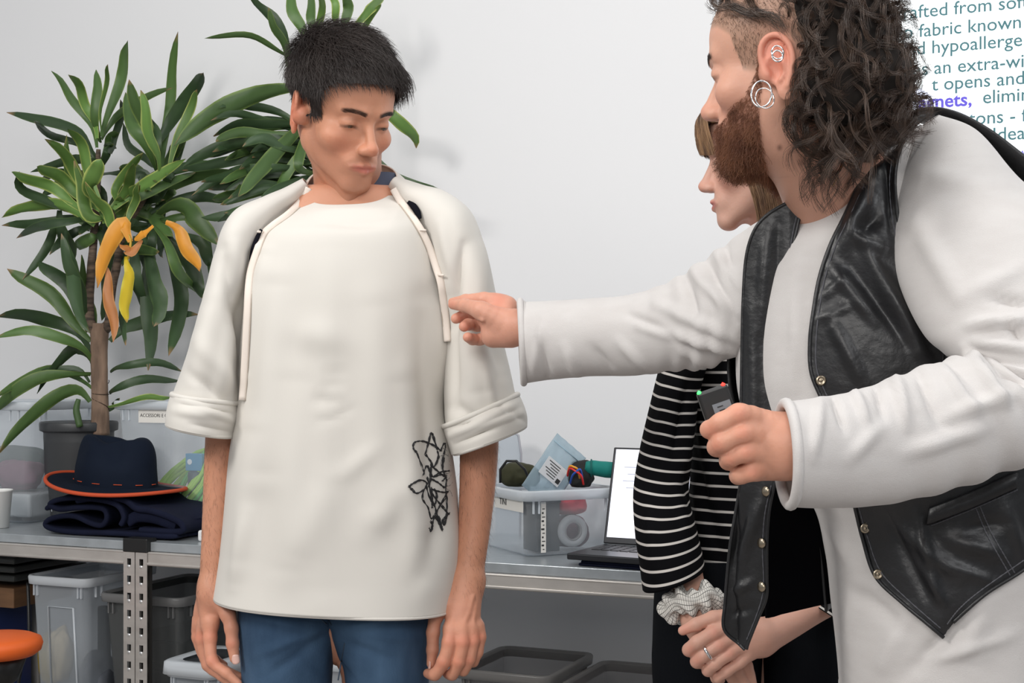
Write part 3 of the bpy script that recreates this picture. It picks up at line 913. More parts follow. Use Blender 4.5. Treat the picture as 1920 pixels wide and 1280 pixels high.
# thin twine wound round the trunk
tw = np.linspace(0, 1, 60)
a = tw * 4.2 * math.pi
L = np.stack([PV(188, 0, pd).x + 0.0235 * np.cos(a), pd + 0.0235 * np.sin(a), CAMZ - ((712 + 55 * tw + 9 * np.sin(a * 0.5)) - HOR) * k], -1)
V, Fs = tube_geo(L, 0.0011, 5)
mesh_obj('twine', V, Fs, mat('twine', (0.05, 0.03, 0.02), 0.8), plant)
LV = """183 275 150 200 94 135 17 m
180 260 160 190 128 140 19 b
184 270 178 200 183 128 19 m
188 250 196 170 205 118 9 b
190 255 225 150 240 75 21 m
185 300 120 235 10 213 22 d
180 290 110 255 60 230 16 d
190 262 235 205 322 165 15 m
205 290 222 240 228 185 15 d
190 305 150 300 60 320 18 d
305 330 315 200 335 58 19 m
300 320 270 230 240 150 24 m
296 320 258 250 232 175 24 m
300 320 283 250 262 170 21 b
280 290 340 200 382 135 26 d
310 330 345 230 372 165 17 b
300 320 292 260 275 205 16 d
305 330 322 290 350 255 22 m
292 310 255 285 228 232 16 d
300 330 330 300 350 215 16 d
195 420 150 330 85 260 23 b
190 400 160 300 130 240 21 b
185 395 120 340 72 310 24 b
170 400 90 350 22 322 23 b
180 420 90 385 0 410 26 b
170 410 95 415 0 425 20 d
180 420 105 415 30 447 20 d
180 380 172 340 192 296 30 b
190 430 140 380 128 250 20 m
215 430 196 400 160 340 22 b
200 400 240 350 248 308 20 b
215 390 265 350 345 300 22 b
210 400 260 365 370 322 21 m
215 385 225 340 270 285 17 b
220 430 222 400 228 366 24 b
240 420 250 380 262 340 17 b
180 400 70 370 35 322 20 d
200 410 230 375 260 350 24 b
185 400 160 360 100 330 24 m
190 410 165 390 140 300 26 b
110 400 95 450 45 522 17 d
110 395 122 460 132 520 30 d
125 430 135 520 168 625 25 d
190 440 160 452 136 466 22 m
170 430 130 440 90 480 18 d
250 370 310 320 430 312 20 d
270 395 330 345 460 320 20 m
280 400 350 372 440 375 21 d
250 392 285 405 325 442 28 m
300 400 350 395 408 462 36 m
290 420 330 490 364 550 21 m
270 440 282 560 277 695 31 d
262 440 292 540 290 610 34 d
300 440 335 540 319 665 29 d
310 430 350 495 385 560 31 d
330 430 380 465 398 505 22 d
255 440 235 560 232 650 17 d
240 440 258 520 264 585 21 d
212 440 205 520 192 600 24 d
320 420 370 420 400 540 16 d
170 640 100 560 15 502 27 m
168 620 120 530 70 490 27 d
165 600 140 520 112 440 21 d
172 660 100 600 -10 596 25 d
172 680 100 625 -10 633 21 m
172 690 140 655 72 735 21 d
172 730 100 695 -10 745 18 m
172 700 60 715 -10 775 24 m
172 750 105 745 -10 858 26 m
170 715 120 690 60 710 14 d
205 640 270 600 372 590 27 d
203 700 260 680 345 695 15 d
203 740 250 716 345 712 16 d
203 762 270 747 325 744 11 b
200 770 215 760 222 748 14 d
178 640 165 560 150 480 22 m
182 400 200 440 186 520 22 d
230 400 250 460 300 470 20 m"""
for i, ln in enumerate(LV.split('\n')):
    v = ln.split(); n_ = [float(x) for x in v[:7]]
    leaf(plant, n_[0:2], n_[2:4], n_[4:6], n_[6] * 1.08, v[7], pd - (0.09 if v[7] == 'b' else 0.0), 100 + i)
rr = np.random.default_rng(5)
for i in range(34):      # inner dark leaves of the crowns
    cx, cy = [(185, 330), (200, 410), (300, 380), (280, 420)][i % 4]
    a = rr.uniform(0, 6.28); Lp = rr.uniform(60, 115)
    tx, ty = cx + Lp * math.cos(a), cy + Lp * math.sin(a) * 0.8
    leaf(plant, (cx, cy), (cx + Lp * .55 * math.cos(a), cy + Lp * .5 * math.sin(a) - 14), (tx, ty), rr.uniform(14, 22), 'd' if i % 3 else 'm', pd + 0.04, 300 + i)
for i, (b, c_, t_, w, s, lab) in enumerate((((246, 452), (222, 428), (182, 540), 34, 'o', 'orange withered leaf hanging down'), ((240, 478), (240, 540), (235, 607), 28, 'y', 'bright yellow withered leaf hanging down'), ((312, 415), (345, 455), (372, 512), 30, 'o', 'orange withered leaf beside the green ones'), ((196, 500), (206, 560), (212, 642), 22, 'r', 'brown orange dry leaf behind the fork'), ((262, 452), (245, 470), (225, 455), 22, 'r', 'brown orange dry leaf behind the fork'), ((285, 425), (268, 440), (255, 448), 16, 'o', 'orange withered leaf beside the green ones'))):
    o = leaf(plant, b, c_, t_, w, s, pd - 0.13, 500 + i, 'withered_leaf', dd=-0.02)
    o['label'] = lab
V, Fs = tube_geo(PX([(222, 436, pd - .13), (236, 436, pd - .13), (245, 452, pd - .13), (240, 485, pd - .13)], 14), 0.0035, 6)
mesh_obj('leaf_stalk', V, Fs, mat('yellow_stalk', (0.6, 0.38, 0.04), 0.5), plant)

# second plant behind the standing man
p2 = BP(640, 0.32, TZ)
pd2 = p2.y
plant2 = thing('dracaena_plant', 'taller dracaena plant on the bench behind the standing man', 'potted plant', p2)
k2 = pd2 / F
q = MB().lathe(p2, [(0.09, 0.001), (0.10, 0.004), (0.125, 0.21), (0.135, 0.212), (0.136, 0.235), (0.125, 0.235), (0.12, 0.2), (0.01, 0.19)], 40)
q.build('pot', M_pot, plant2, True)
stem(plant2, [(640, 820, pd2), (635, 600, pd2), (620, 420, pd2), (600, 300, pd2), (580, 200, pd2), (570, 110, pd2)], [.018, .018, .017, .016, .013, .008], 'trunk', M_bark, 30)
stem(plant2, [(612, 380, pd2), (640, 250, pd2), (645, 60, pd2)], [.015, .012, .007], 'branch', M_bark2, 20)
LV2 = """560 120 480 74 386 70 13 m
555 120 515 45 465 -12 22 d
545 130 525 70 500 15 15 m
575 90 555 30 540 -20 22 m
580 80 585 30 572 -15 18 m
590 90 600 40 600 -20 14 b
640 60 628 20 622 -20 15 b
645 60 650 20 655 -20 20 m
650 70 690 20 722 -8 20 b
660 80 690 40 712 10 12 b
575 170 450 190 325 275 38 m
570 240 480 232 402 254 24 d
565 255 470 248 408 262 20 m
560 280 450 270 345 310 24 d
560 300 450 300 340 320 21 d
570 210 520 285 442 372 30 m
570 260 520 310 452 375 20 m
560 330 470 318 360 366 22 d
560 340 480 345 392 352 22 d
550 350 470 360 400 372 20 m
560 350 500 380 420 400 24 d
570 360 520 390 470 410 22 d
640 190 745 222 778 280 24 b
640 240 745 330 830 360 18 d
570 330 560 300 580 240 20 m
560 380 470 400 380 405 22 d
560 370 480 385 430 425 20 d
565 260 540 320 520 390 20 m"""
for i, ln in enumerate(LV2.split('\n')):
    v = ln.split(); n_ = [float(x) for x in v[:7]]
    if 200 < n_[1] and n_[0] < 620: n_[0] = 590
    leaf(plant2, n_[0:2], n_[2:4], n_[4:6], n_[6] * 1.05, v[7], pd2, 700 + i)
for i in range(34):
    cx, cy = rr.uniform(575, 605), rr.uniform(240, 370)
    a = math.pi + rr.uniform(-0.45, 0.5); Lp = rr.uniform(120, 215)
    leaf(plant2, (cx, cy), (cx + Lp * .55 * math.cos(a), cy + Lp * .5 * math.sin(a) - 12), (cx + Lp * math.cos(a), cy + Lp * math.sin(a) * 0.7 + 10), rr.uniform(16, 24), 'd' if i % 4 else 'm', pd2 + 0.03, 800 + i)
# ================================================================ things on the right bench
def strip_side(t, pts, r, nm, m_): 
    V, Fs = tube_geo(pts, r, 6); return mesh_obj(nm, V, Fs, m_, t)
RB = math.radians(-40)
hR = 0.150
RB2 = math.radians(26)
axr = Vector((math.cos(RB2), math.sin(RB2), 0)); ayr = Vector((-math.sin(RB2), math.cos(RB2), 0))
wR, dR = 0.24, 0.285
corner = PV(989, 1045, 3.23); corner.z = TZ
# the near lower corner stands at (989, 1045); one side runs away to the left, the other to the right
cR = corner + axr * (wR * 0.90 / 2) + ayr * (dR * 0.90 / 2)
cr, c2, ax, ay = crate('storage_crate', 'clear open crate of odds and ends with a name strip, beside the laptop', cR, wR, dR, hR, RB2, 0.90, panel=False)
zl = hR - 0.030
fl = lambda k: c2 - ax * (wR / 2 * 0.985 + 0.0045) - ay * (dR / 2 * 0.985 - k)
q = MB().box(fl(0.080) + Vector((0, 0, zl)), (0.150, 0.0012, 0.034), -ay, -ax).build('label_strip', M_paper, cr)
text('TINI', 0.021, fl(0.128) - ax * 0.0009 + Vector((0, 0, zl - 0.007)), -ay, (0, 0, 1), M_ink, 'lettering', q)
# torn paper strip on the near corner
q = MB().box(c2 - ax * 0.073 - ay * (dR / 2 * 0.965 + 0.002) + Vector((0, 0, 0.068)), (0.0125, 0.001, 0.115), ax, ay).build('torn_label', M_paper, cr)
for i in range(11):
    MB().box(c2 - ax * (0.073 + 0.002 * (i % 2)) - ay * (dR / 2 * 0.965 + 0.0027) + Vector((0, 0, 0.018 + 0.0092 * i)), (0.004 + 0.002 * (i % 3), 0.0006, 0.002 + 0.002 * (i % 2)), ax, ay).build('print_mark', M_ink, q)
# contents
M_red = mat('red_cloth', (0.55, 0.03, 0.05), 0.7); M_char = mat('charcoal_box', (0.03, 0.035, 0.04), 0.5)
t = thing('black_carton', 'dark grey upright box inside the crate beside the laptop', 'box', c2 - ax * 0.035 - ay * 0.06 + Vector((0, 0, 0.004)), RB2)
mod_bevel(MB().box(c2 - ax * 0.035 - ay * 0.055 + Vector((0, 0, 0.062)), (0.062, 0.07, 0.115), ax, ay).build('carton', M_char, t), 0.003)
mod_bevel(MB().box(c2 - ax * 0.035 - ay * 0.055 + Vector((0, 0, 0.122)), (0.066, 0.074, 0.012), ax, ay).build('carton_lid', M_char, t), 0.002)
set_origin(blob('red_cloth', c2 + ax * 0.05 - ay * 0.03 + Vector((0, 0, 0.108)), (0.042, 0.05, 0.028), (0.60, 0.035, 0.06), 21, 'red cloth in the upper right of the crate beside the laptop', 'cloth', 0.2))
set_origin(blob('maroon_cloth', c2 + ax * 0.05 - ay * 0.03 + Vector((0, 0, 0.045)), (0.042, 0.055, 0.040), (0.10, 0.025, 0.05), 22, 'maroon cloth low in the crate beside the laptop', 'cloth', 0.2))
tt = thing('tape_roll', 'pale roll of tape leaning against the wall of the crate beside the laptop', 'tape', c2 + ax * 0.026 - ay * 0.105 + Vector((0, 0, 0.008)), RB2)
q = MB().lathe(c2 + ax * 0.020 - ay * 0.112 + Vector((0, 0, 0.052)), [(0.022, 0), (0.036, 0), (0.037, 0.010), (0.036, 0.012), (0.022, 0.012)], 32, ax, (0, 0, 1), ay, close=True)
q.build('tape', mat('pale_tape', (0.45, 0.45, 0.46), 0.35), tt, True)
q = MB().lathe(c2 + ax * 0.020 - ay * 0.1122 + Vector((0, 0, 0.052)), [(0.019, 0), (0.0225, 0), (0.0225, 0.0125), (0.019, 0.0125)], 32, ax, (0, 0, 1), ay, close=True)
q.build('core', mat('card_core', (0.25, 0.24, 0.24), 0.6), tt, True)
# items showing above the rim
ztop = TZ + hR
t = thing('zip_pouch', 'translucent blue plastic pouch with a printed slip standing in the crate', 'pouch', c2 + Vector((0, 0, 0.06)), RB2)
a_ = math.radians(-38)
ux = (Vector(axr) * math.cos(a_) + Vector((0, 0, 1)) * math.sin(a_)); uz = (Vector((0, 0, 1)) * math.cos(a_) - Vector(axr) * math.sin(a_))
dp = DP(1050, 0.225)
pcn = PV(1047, 872, dp)
M_pouch = mat_clear('pouch_film', (0.52, 0.66, 0.74), 0.38, 0.2)
V = []; n = 14
for i in range(n + 1):
    for j in range(n + 1):
        x = (i / n - 0.5) * 0.098; z = (j / n - 0.62) * 0.15
        bul = 0.006 * math.sin(math.pi * i / n) * math.sin(math.pi * j / n) + 0.0015 * math.sin(i * 1.7 + j)
        V.append(pcn + ux * x + uz * z - ayr * bul)
Fs = [(i * (n + 1) + j, (i + 1) * (n + 1) + j, (i + 1) * (n + 1) + j + 1, i * (n + 1) + j + 1) for i in range(n) for j in range(n)]
o = mesh_obj('film', np.array([tuple(v) for v in V]), Fs, M_pouch, t); mod_solidify(o, 0.002)
strip_side(t, [pcn + ux * -0.046 + uz * 0.038 - ayr * 0.004, pcn + ux * 0.046 + uz * 0.038 - ayr * 0.004], 0.0014, 'zip_seal', mat('zip_blue', (0.35, 0.5, 0.6), 0.4))
q = MB().box(pcn + ux * -0.006 - uz * 0.022 - ayr * 0.009, (0.062, 0.0012, 0.046), ux, ayr, uz).build('printed_slip', mat('slip', (0.7, 0.72, 0.74), 0.6), t)
for i in range(6):
    MB().box(pcn + ux * (-0.012 + 0.003 * (i % 3)) - uz * (0.006 + 0.006 * i) - ayr * 0.0099, (0.036 - 0.006 * (i % 3), 0.0006, 0.0018), ux, ayr, uz).build('print_line', M_ink, q)
MB().box(pcn + ux * 0.017 - uz * 0.034 - ayr * 0.0099, (0.011, 0.0006, 0.011), ux, ayr, uz).build('print_block', M_ink, q)
def at(px, py, off): 
    return PV(px, py, DP(px, off + 0.07))
set_origin(blob('olive_cap', at(975, 890, 0.20), (0.045, 0.04, 0.030), (0.035, 0.035, 0.012), 31, 'olive green cloth cap behind the rim of the crate', 'cap', 0.15))
V, Fs = tube_geo([at(938, 905, .12), at(938, 880, .12), at(950, 864, .12), at(968, 864, .12), at(984, 880, .13), at(992, 898, .14), at(992, 918, .14)], 0.0032, 8)
set_origin(tag(mesh_obj('black_strap', V, Fs, M_blackp), 'black strap looping above the crate rim beside the man\'s arm', 'strap'))
set_origin(blob('black_pouch', at(1092, 888, 0.19), (0.030, 0.03, 0.034), (0.012, 0.012, 0.012), 33, 'black pouch between the blue film and the teal roll', 'pouch', 0.15))
# teal roll
L = [at(1098, 872, .17), at(1110, 876, .18), at(1135, 880, .20), at(1172, 882, .23)]
V, Fs = tube_geo(catmull([tuple(x) for x in L], 24), catmull(np.array([[.010], [.017], [.019], [.018]]), 24)[:, 0], 22)
V = V + 0.0008 * snoise(V, 160, 2)[:, None]
tr = thing('teal_roll', 'teal felt roll lying across the crate beside the laptop', 'fabric roll', at(1135, 905, .2))
mesh_obj('roll', V, Fs, mat('teal_felt', (0.0, 0.20, 0.17), 0.7), tr)
for px, nm in ((1112, 'strap_band'),):
    cc = at(px, 877, .181); V, Fs = torus_geo([cc + Vector((0.002 * math.cos(a) - .004, 0.02 * math.cos(a), 0.0195 * math.sin(a))) for a in np.linspace(0, 6.283, 24, endpoint=False)], 0.0018, 6)
    mesh_obj(nm, V, Fs, mat('teal_edge', (0.0, 0.11, 0.10), 0.7), tr)
for px0, py0, px1, py1, col, lab in ((1068, 878, 1090, 892, (0.75, 0.02, 0.02), 'red cable crossing the black pouch'), (1073, 892, 1088, 880, (0.02, 0.10, 0.5), 'blue cable beside the red cable'), (1068, 874, 1083, 880, (0.85, 0.35, 0.02), 'orange cable above the red cable')):
    pts = catmull([tuple(at(px0 - 4, py0 + 14, .15)), tuple(at(px0, py0, .13)), tuple(at((px0 + px1) / 2, (py0 + py1) / 2 - 2, .125)), tuple(at(px1, py1, .13)), tuple(at(px1 + 4, py1 + 16, .15))], 20)
    V, Fs = tube_geo(pts, 0.0024, 7)
    set_origin(tag(mesh_obj('cable', V, Fs, mat('cable', col, 0.4)), lab, 'cable'))
# grey lid leaning on the wall
t = thing('leaning_lid', 'grey translucent lid leaning on the wall behind the crate strap', 'lid', at(950, 1000, .5))
V = [at(x, y, .43 + (y - 820) * -0.0001) for x, y in ((930, 1012), (930, 812), (955, 806), (972, 816), (977, 850), (975, 1012))]
mod_solidify(mesh_obj('panel', np.array([tuple(v) for v in V]), [tuple(range(6))], M_milk, t, False), 0.006)
strip_side(t, [V[1] , V[2], V[3], V[4], V[5]], 0.003, 'rim', mat('lid_rim', (0.4, 0.4, 0.44), 0.4))

# ---------------------------------------------------------------- laptop on a folded dark cloth
RL = math.radians(-29)
axl = Vector((math.cos(RL), math.sin(RL), 0)); ayl = Vector((-math.sin(RL), math.cos(RL), 0))
cl = PV(1063, 1047, DP(1063, 0.012)); cl.z = TZ
t = thing('folded_cloth', 'thin dark navy cloth folded under the laptop', 'cloth', cl, RL)
for k, z in enumerate((0.0035, 0.0095)):
    mod_bevel(MB().box(cl + axl * (0.175 + .006 * k) + ayl * 0.105 + Vector((0, 0, z)), (0.31, 0.18, 0.0055), axl, ayl).build('layer', M_navy, t), 0.0022, 3)
base = cl + Vector((0, 0, 0.0128))
M_lap = mat('laptop_grey', (0.035, 0.036, 0.04), 0.35, 0.5)
lt = thing('laptop', 'dark open laptop with a white page on screen behind the striped sleeve', 'laptop', base, RL)
o = MB().box(base + axl * 0.165 + ayl * 0.098 + Vector((0, 0, 0.008)), (0.335, 0.190, 0.014), axl, ayl).build('base', M_lap, lt); mod_bevel(o, 0.003, 3)
kb = MB()
for i in range(13):
    for j in range(5):
        kb.box(base + axl * (0.028 + i * 0.0228) + ayl * (0.092 + j * 0.0185) + Vector((0, 0, 0.0155)), (0.019, 0.0155, 0.0015), axl, ayl)
kb.build('keyboard', mat('keys', (0.02, 0.02, 0.022), 0.5), lt)
tl = math.radians(15)
up = Vector((0, 0, 1)) * math.cos(tl) + ayl * math.sin(tl); nn = ayl * math.cos(tl) - Vector((0, 0, 1)) * math.sin(tl)
hb = base + ayl * 0.192 + Vector((0, 0, 0.016))
sc0 = hb + axl * 0.165
o = MB().box(sc0 + up * 0.112, (0.335, 0.007, 0.225), axl, nn, up).build('display_lid', M_lap, lt); mod_bevel(o, 0.003, 3)
o = MB().box(sc0 + up * 0.117 - nn * 0.0038, (0.320, 0.0008, 0.205), axl, nn, up).build('screen', mat_emit('laptop_screen', (0.80, 0.82, 0.92), 0.85), lt)
M_si = mat_emit('screen_ink', (0.45, 0.47, 0.55), 0.4)
for i in range(4):
    MB().box(hb + axl * (0.055 + 0.004 * (i % 2)) + up * (0.178 - i * 0.016) - nn * 0.0045, (0.05 - 0.012 * (i % 2), 0.0004, 0.0022), axl, nn, up).build('text_row', M_si, o)
MB().box(hb + axl * 0.17 + up * 0.07 - nn * 0.0045, (0.28, 0.0004, 0.10), axl, nn, up).build('page', mat_emit('page', (0.95, 0.92, 0.98), 1.0), o)

# ---------------------------------------------------------------- wall screen with projected text
Wp = lambda px, py, off=WO - 0.03: PV(px, py, DP(px, off))
scr_l = Wp(1664, 300); scr_s = (scr_l - O_).dot(AX)
ds = thing('display_screen', 'large bright white wall screen showing a text about fabric behind the curly hair', 'screen', W(scr_s + 0.9, WO - 0.02, 1.36), RZ)
MB().box(W(scr_s + 0.9, WO - 0.015, 2.05), (1.84, 0.028, 1.34), AX, AN).build('screen_frame', M_blackp, ds)
pan = MB().box(W(scr_s + 0.9, WO - 0.0315, 2.05), (1.80, 0.004, 1.30), AX, AN).build('screen_panel', mat_emit('screen_white', (0.93, 0.98, 1.0), 1.02), ds)
M_tx = mat_emit('screen_text', (0.035, 0.13, 0.15), 0.45); M_tb = mat_emit('screen_text_blue', (0.07, 0.05, 0.42), 0.8)
hl = MB()
axn = -AN
def line(words, px, py, m_, size=0.0435, right=False, bold=0.0, wgt=None):
    q = W((Wp(px, py, WO - 0.0335) - O_).dot(AX), WO - 0.0338, Wp(px, py, WO - 0.0335).z)
    return text(words, size, q, AX, (0, 0, 1), m_, 'text_line', pan, 0.0002, 'LEFT', bold + .0003)
line('rafted from soft, lightweight', 1692, 36, M_tx)
line('o fabric known for its', 1693, 72, M_tx)
line('nd hypoallergenic', 1700, 104, M_tx)
line('es an extra-wide cut', 1710, 142, M_tx)
line('t opens and closes', 1747, 170, M_tx)
line('agnets,', 1722, 204, M_tb, bold=0.0007)
line('eliminating', 1842, 194, M_tx)
line('uttons - for', 1786, 236, M_tx)
line('Ideal', 1860, 264, M_tx)
line('ets', 1893, 304, M_tb, bold=0.0007)
q0 = Wp(1770, 192, WO - 0.0335); 
MB().box(W((q0 - O_).dot(AX), WO - 0.0336, q0.z), (0.155, 0.0003, 0.072), AX, AN).build('highlight', mat_emit('highlight', (0.80, 0.84, 1.0), 0.95), pan)

# ================================================================ under the benches
SZ = 0.30
def under(px, off, w, d, h, label, m=None, rim=None, lid=False, rz=RZ, taper=0.86, name='storage_crate', z=SZ, panel=True):
    c = BP(px, off, z)
    return crate(name, label, c, w, d, h, rz, taper, m, rim, lid, panel=panel)
cr, cc, ax, ay = under(176, 0.20, 0.185, 0.28, 0.385, 'tall clear crate with a moulded frame under the left bench', M_milk)
set_origin(blob('cloth_scrap', cc - ax * 0.045 - ay * 0.08 + Vector((0, 0, 0.17)), (0.03, 0.04, 0.075), (0.50, 0.40, 0.24), 41, 'beige cloth inside the tall crate under the left bench', 'cloth', 0.2))
set_origin(blob('cloth_scrap', cc + ax * 0.03 - ay * 0.02 + Vector((0, 0, 0.085)), (0.05, 0.08, 0.075), (0.10, 0.11, 0.13), 42, 'dark grey cloth low in the tall crate under the left bench', 'cloth', 0.2))
set_origin(tag(MB().box(cc + ax * 0.01 + ay * 0.03 + Vector((0, 0, 0.15)), (0.028, 0.02, 0.27), ax, ay).build('dark_rod', M_char), 'dark upright bar seen through the tall crate under the left bench', 'bar'))
under(345, 0.26, 0.24, 0.36, 0.35, 'dark smoky crate right of the slotted posts under the bench', M_smoke, mat_clear('smoke_rim', (0.25, 0.25, 0.25), 0.6, 0.25), lid=False, panel=False)
for i in range(3):
    c = BP(345, 0.26, SZ + 0.02 + i * 0.075)
    set_origin(tag(mod_bevel(MB().box(c + Vector((0, 0, 0.03)), (0.18, 0.28, 0.062), AX, AN).build('dark_case', mat('case_black', (0.012, 0.012, 0.013), 0.3)), 0.006), 'black flat case stacked in the smoky crate, %s' % ('lowest of three', 'middle of three', 'topmost of three')[i], 'case', 'flat cases in the smoky crate'))
# small clear box in front, right above the hanging hand
cr, cc, ax, ay = under(400, 0.06, 0.125, 0.19, 0.205, 'small clear box with a pale lid behind the hand hanging at left', M_milk, lid=True, panel=False)
set_origin(blob('white_bag', cc + Vector((0, 0, 0.08)), (0.042, 0.06, 0.065), (0.6, 0.6, 0.6), 44, 'crumpled white bag in the small box with the pale lid', 'bag', 0.2))
cr, cc, ax, ay = under(690, 0.14, 0.22, 0.3, 0.25, 'clear box seen between the jeans legs', M_milk, panel=False)
set_origin(blob('orange_cloth', cc + Vector((0, 0, 0.085)), (0.07, 0.09, 0.07), (0.6, 0.14, 0.05), 45, 'orange cloth in the box between the jeans legs', 'cloth', 0.2))
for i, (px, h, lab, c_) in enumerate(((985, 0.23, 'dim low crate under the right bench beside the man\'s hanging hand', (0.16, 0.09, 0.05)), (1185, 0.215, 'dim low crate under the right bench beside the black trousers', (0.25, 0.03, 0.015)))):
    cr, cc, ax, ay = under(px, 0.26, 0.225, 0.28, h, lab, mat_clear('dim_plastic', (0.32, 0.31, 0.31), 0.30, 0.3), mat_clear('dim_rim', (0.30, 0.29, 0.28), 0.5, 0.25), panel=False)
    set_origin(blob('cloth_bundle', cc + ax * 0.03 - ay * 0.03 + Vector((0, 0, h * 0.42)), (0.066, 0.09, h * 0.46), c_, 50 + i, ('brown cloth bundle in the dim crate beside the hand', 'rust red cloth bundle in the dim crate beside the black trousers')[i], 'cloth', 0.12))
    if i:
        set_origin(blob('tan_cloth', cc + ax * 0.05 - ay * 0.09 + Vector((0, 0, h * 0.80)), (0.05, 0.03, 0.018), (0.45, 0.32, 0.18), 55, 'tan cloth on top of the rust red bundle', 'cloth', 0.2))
# stack of dark trays far left, wooden piece, blue panel, stool
for i in range(3):
    c = BP(10, 0.30, 0.655 + i * 0.024)
    o = MB().box(c, (0.34, 0.30, 0.018), AX, AN).build('dark_tray', mat('tray_black', (0.035, 0.037, 0.035), 0.4))
    mod_bevel(o, 0.005); tag(o, 'dark flat tray under the left bench end, %s' % ('lowest of three', 'middle of three', 'topmost of three')[i], 'tray', 'dark trays under the left bench'); set_origin(o)
o = MB().box(BP(5, 0.28, 0.60), (0.30, 0.24, 0.055), AX, AN).build('wooden_board', mat('brown_wood', (0.20, 0.10, 0.045), 0.6, noise=(9, 0.7, (0.12, 0.06, 0.03), (1, 1, 6)))); mod_bevel(o, 0.003)
set_origin(tag(o, 'brown wooden board under the dark trays at the left edge', 'board'))
o = MB().box(BP(-20, 0.28, 0.437), (0.13, 0.20, 0.27), AX, AN).build('blue_box', mat('blue_board', (0.01, 0.025, 0.12), 0.5)); mod_bevel(o, 0.003)
set_origin(tag(o, 'dark blue box standing under the wooden board at the left edge', 'box'))
o = MB().box(BP(50, 0.44, 0.437), (0.13, 0.05, 0.27), AX, AN).build('white_box', mat('grey_white_board', (0.4, 0.39, 0.38), 0.6)); mod_bevel(o, 0.003)
set_origin(tag(o, 'greyish white box behind the orange stool under the left bench', 'box'))
V, Fs = tube_geo(PX([(52, 1092, DP(52, .14)), (54, 1150, DP(52, .12)), (53, 1200, DP(52, .11)), (40, 1250, DP(40, .1)), (34, 1292, DP(40, .1)), (40, 1330, DP(40, .1))], 30), 0.0045, 8)
set_origin(tag(mesh_obj('black_cable', V, Fs, M_blackp), 'thick black cable hanging behind the orange stool seat', 'cable'))
set_origin(blob('yellow_bag', BP(92, 0.42, SZ + 0.08), (0.03, 0.03, 0.08), (0.45, 0.30, 0.03), 60, 'yellow and red bag beside the tall crate under the left bench', 'bag', 0.15))
# orange stool in front of the bench
sp = PV(-8, 1190, 3.30)
st = thing('orange_stool', 'round orange stool at the lower left corner of the picture', 'stool', (sp.x, sp.y, 0))
zs = CAMZ - (1210 - HOR) * 3.30 / F
q = MB().lathe((sp.x, sp.y, zs), [(0.02, -0.024), (0.088, -0.022), (0.101, -0.012), (0.105, 0.003), (0.101, 0.015), (0.085, 0.022), (0.03, 0.024), (0.003, 0.024)], 48)
q.build('seat', mat('orange_vinyl', (0.80, 0.13, 0.015), 0.55, bump=(150, 0.2, 0.001)), st, True)
q = MB().lathe((sp.x, sp.y, 0), [(0.022, 0.08), (0.022, zs - 0.10), (0.05, zs - 0.08), (0.07, zs - 0.026), (0.02, zs - 0.024)], 24)
q.build('column', M_blackp, st, True)
for k_ in range(5):
    a = k_ * 2 * math.pi / 5 + 0.3
    q = MB().tube([(sp.x, sp.y, 0.09), (sp.x + 0.12 * math.cos(a), sp.y + 0.12 * math.sin(a), 0.07), (sp.x + 0.22 * math.cos(a), sp.y + 0.22 * math.sin(a), 0.05)], [0.02, 0.016, 0.012])
    o = q.build('leg', M_blackp, st, True)
    q = MB().lathe((sp.x + 0.22 * math.cos(a), sp.y + 0.22 * math.sin(a), 0.025), [(0.02, -0.012), (0.025, -0.008), (0.025, 0.008), (0.02, 0.012)], 16, (-math.sin(a), math.cos(a), 0), (0, 0, 1), (math.cos(a), math.sin(a), 0))
    q.build('castor', M_blackp, o, True)
# ================================================================ people: shared builders
from mathutils.bvhtree import BVHTree
def skin_mat(name, base):
    m = mat(name, base, 0.48, attr=True, spec=0.35, sub=0.12, bump=(240, 0.38, 0.0010))
    return m
def raycaster(geos):
    V, Fs = merge(geos)
    tree = BVHTree.FromPolygons([tuple(v) for v in V], Fs)
    o = Vector((0, 0, CAMZ))
    def f(px, py, default=None):
        d = Vector(P(px, py, 1.0)) - o
        d.normalize()
        h = tree.ray_cast(o, d)
        if h[0] is None: return default
        return h[0].y
    return f
def geo_of(o):
    n = len(o.data.vertices); a = np.zeros(n * 3, np.float32); o.data.vertices.foreach_get('co', a)
    V = a.reshape(-1, 3) + np.array(world_loc(o))
    return V, [list(p.vertices) for p in o.data.polygons]
def world_loc(o):
    v = Vector((0, 0, 0))
    while o is not None:
        v = v + o.location; o = o.parent
    return v
def drape_line(f, pts, n, off, default):
    q = catmull(pts, n)
    d = np.array([f(x, y, default) for x, y in q])
    for _ in range(2): d[1:-1] = (d[:-2] + 2 * d[1:-1] + d[2:]) / 4
    return np.array([P(x, y, dd - off) for (x, y), dd in zip(q, d)])
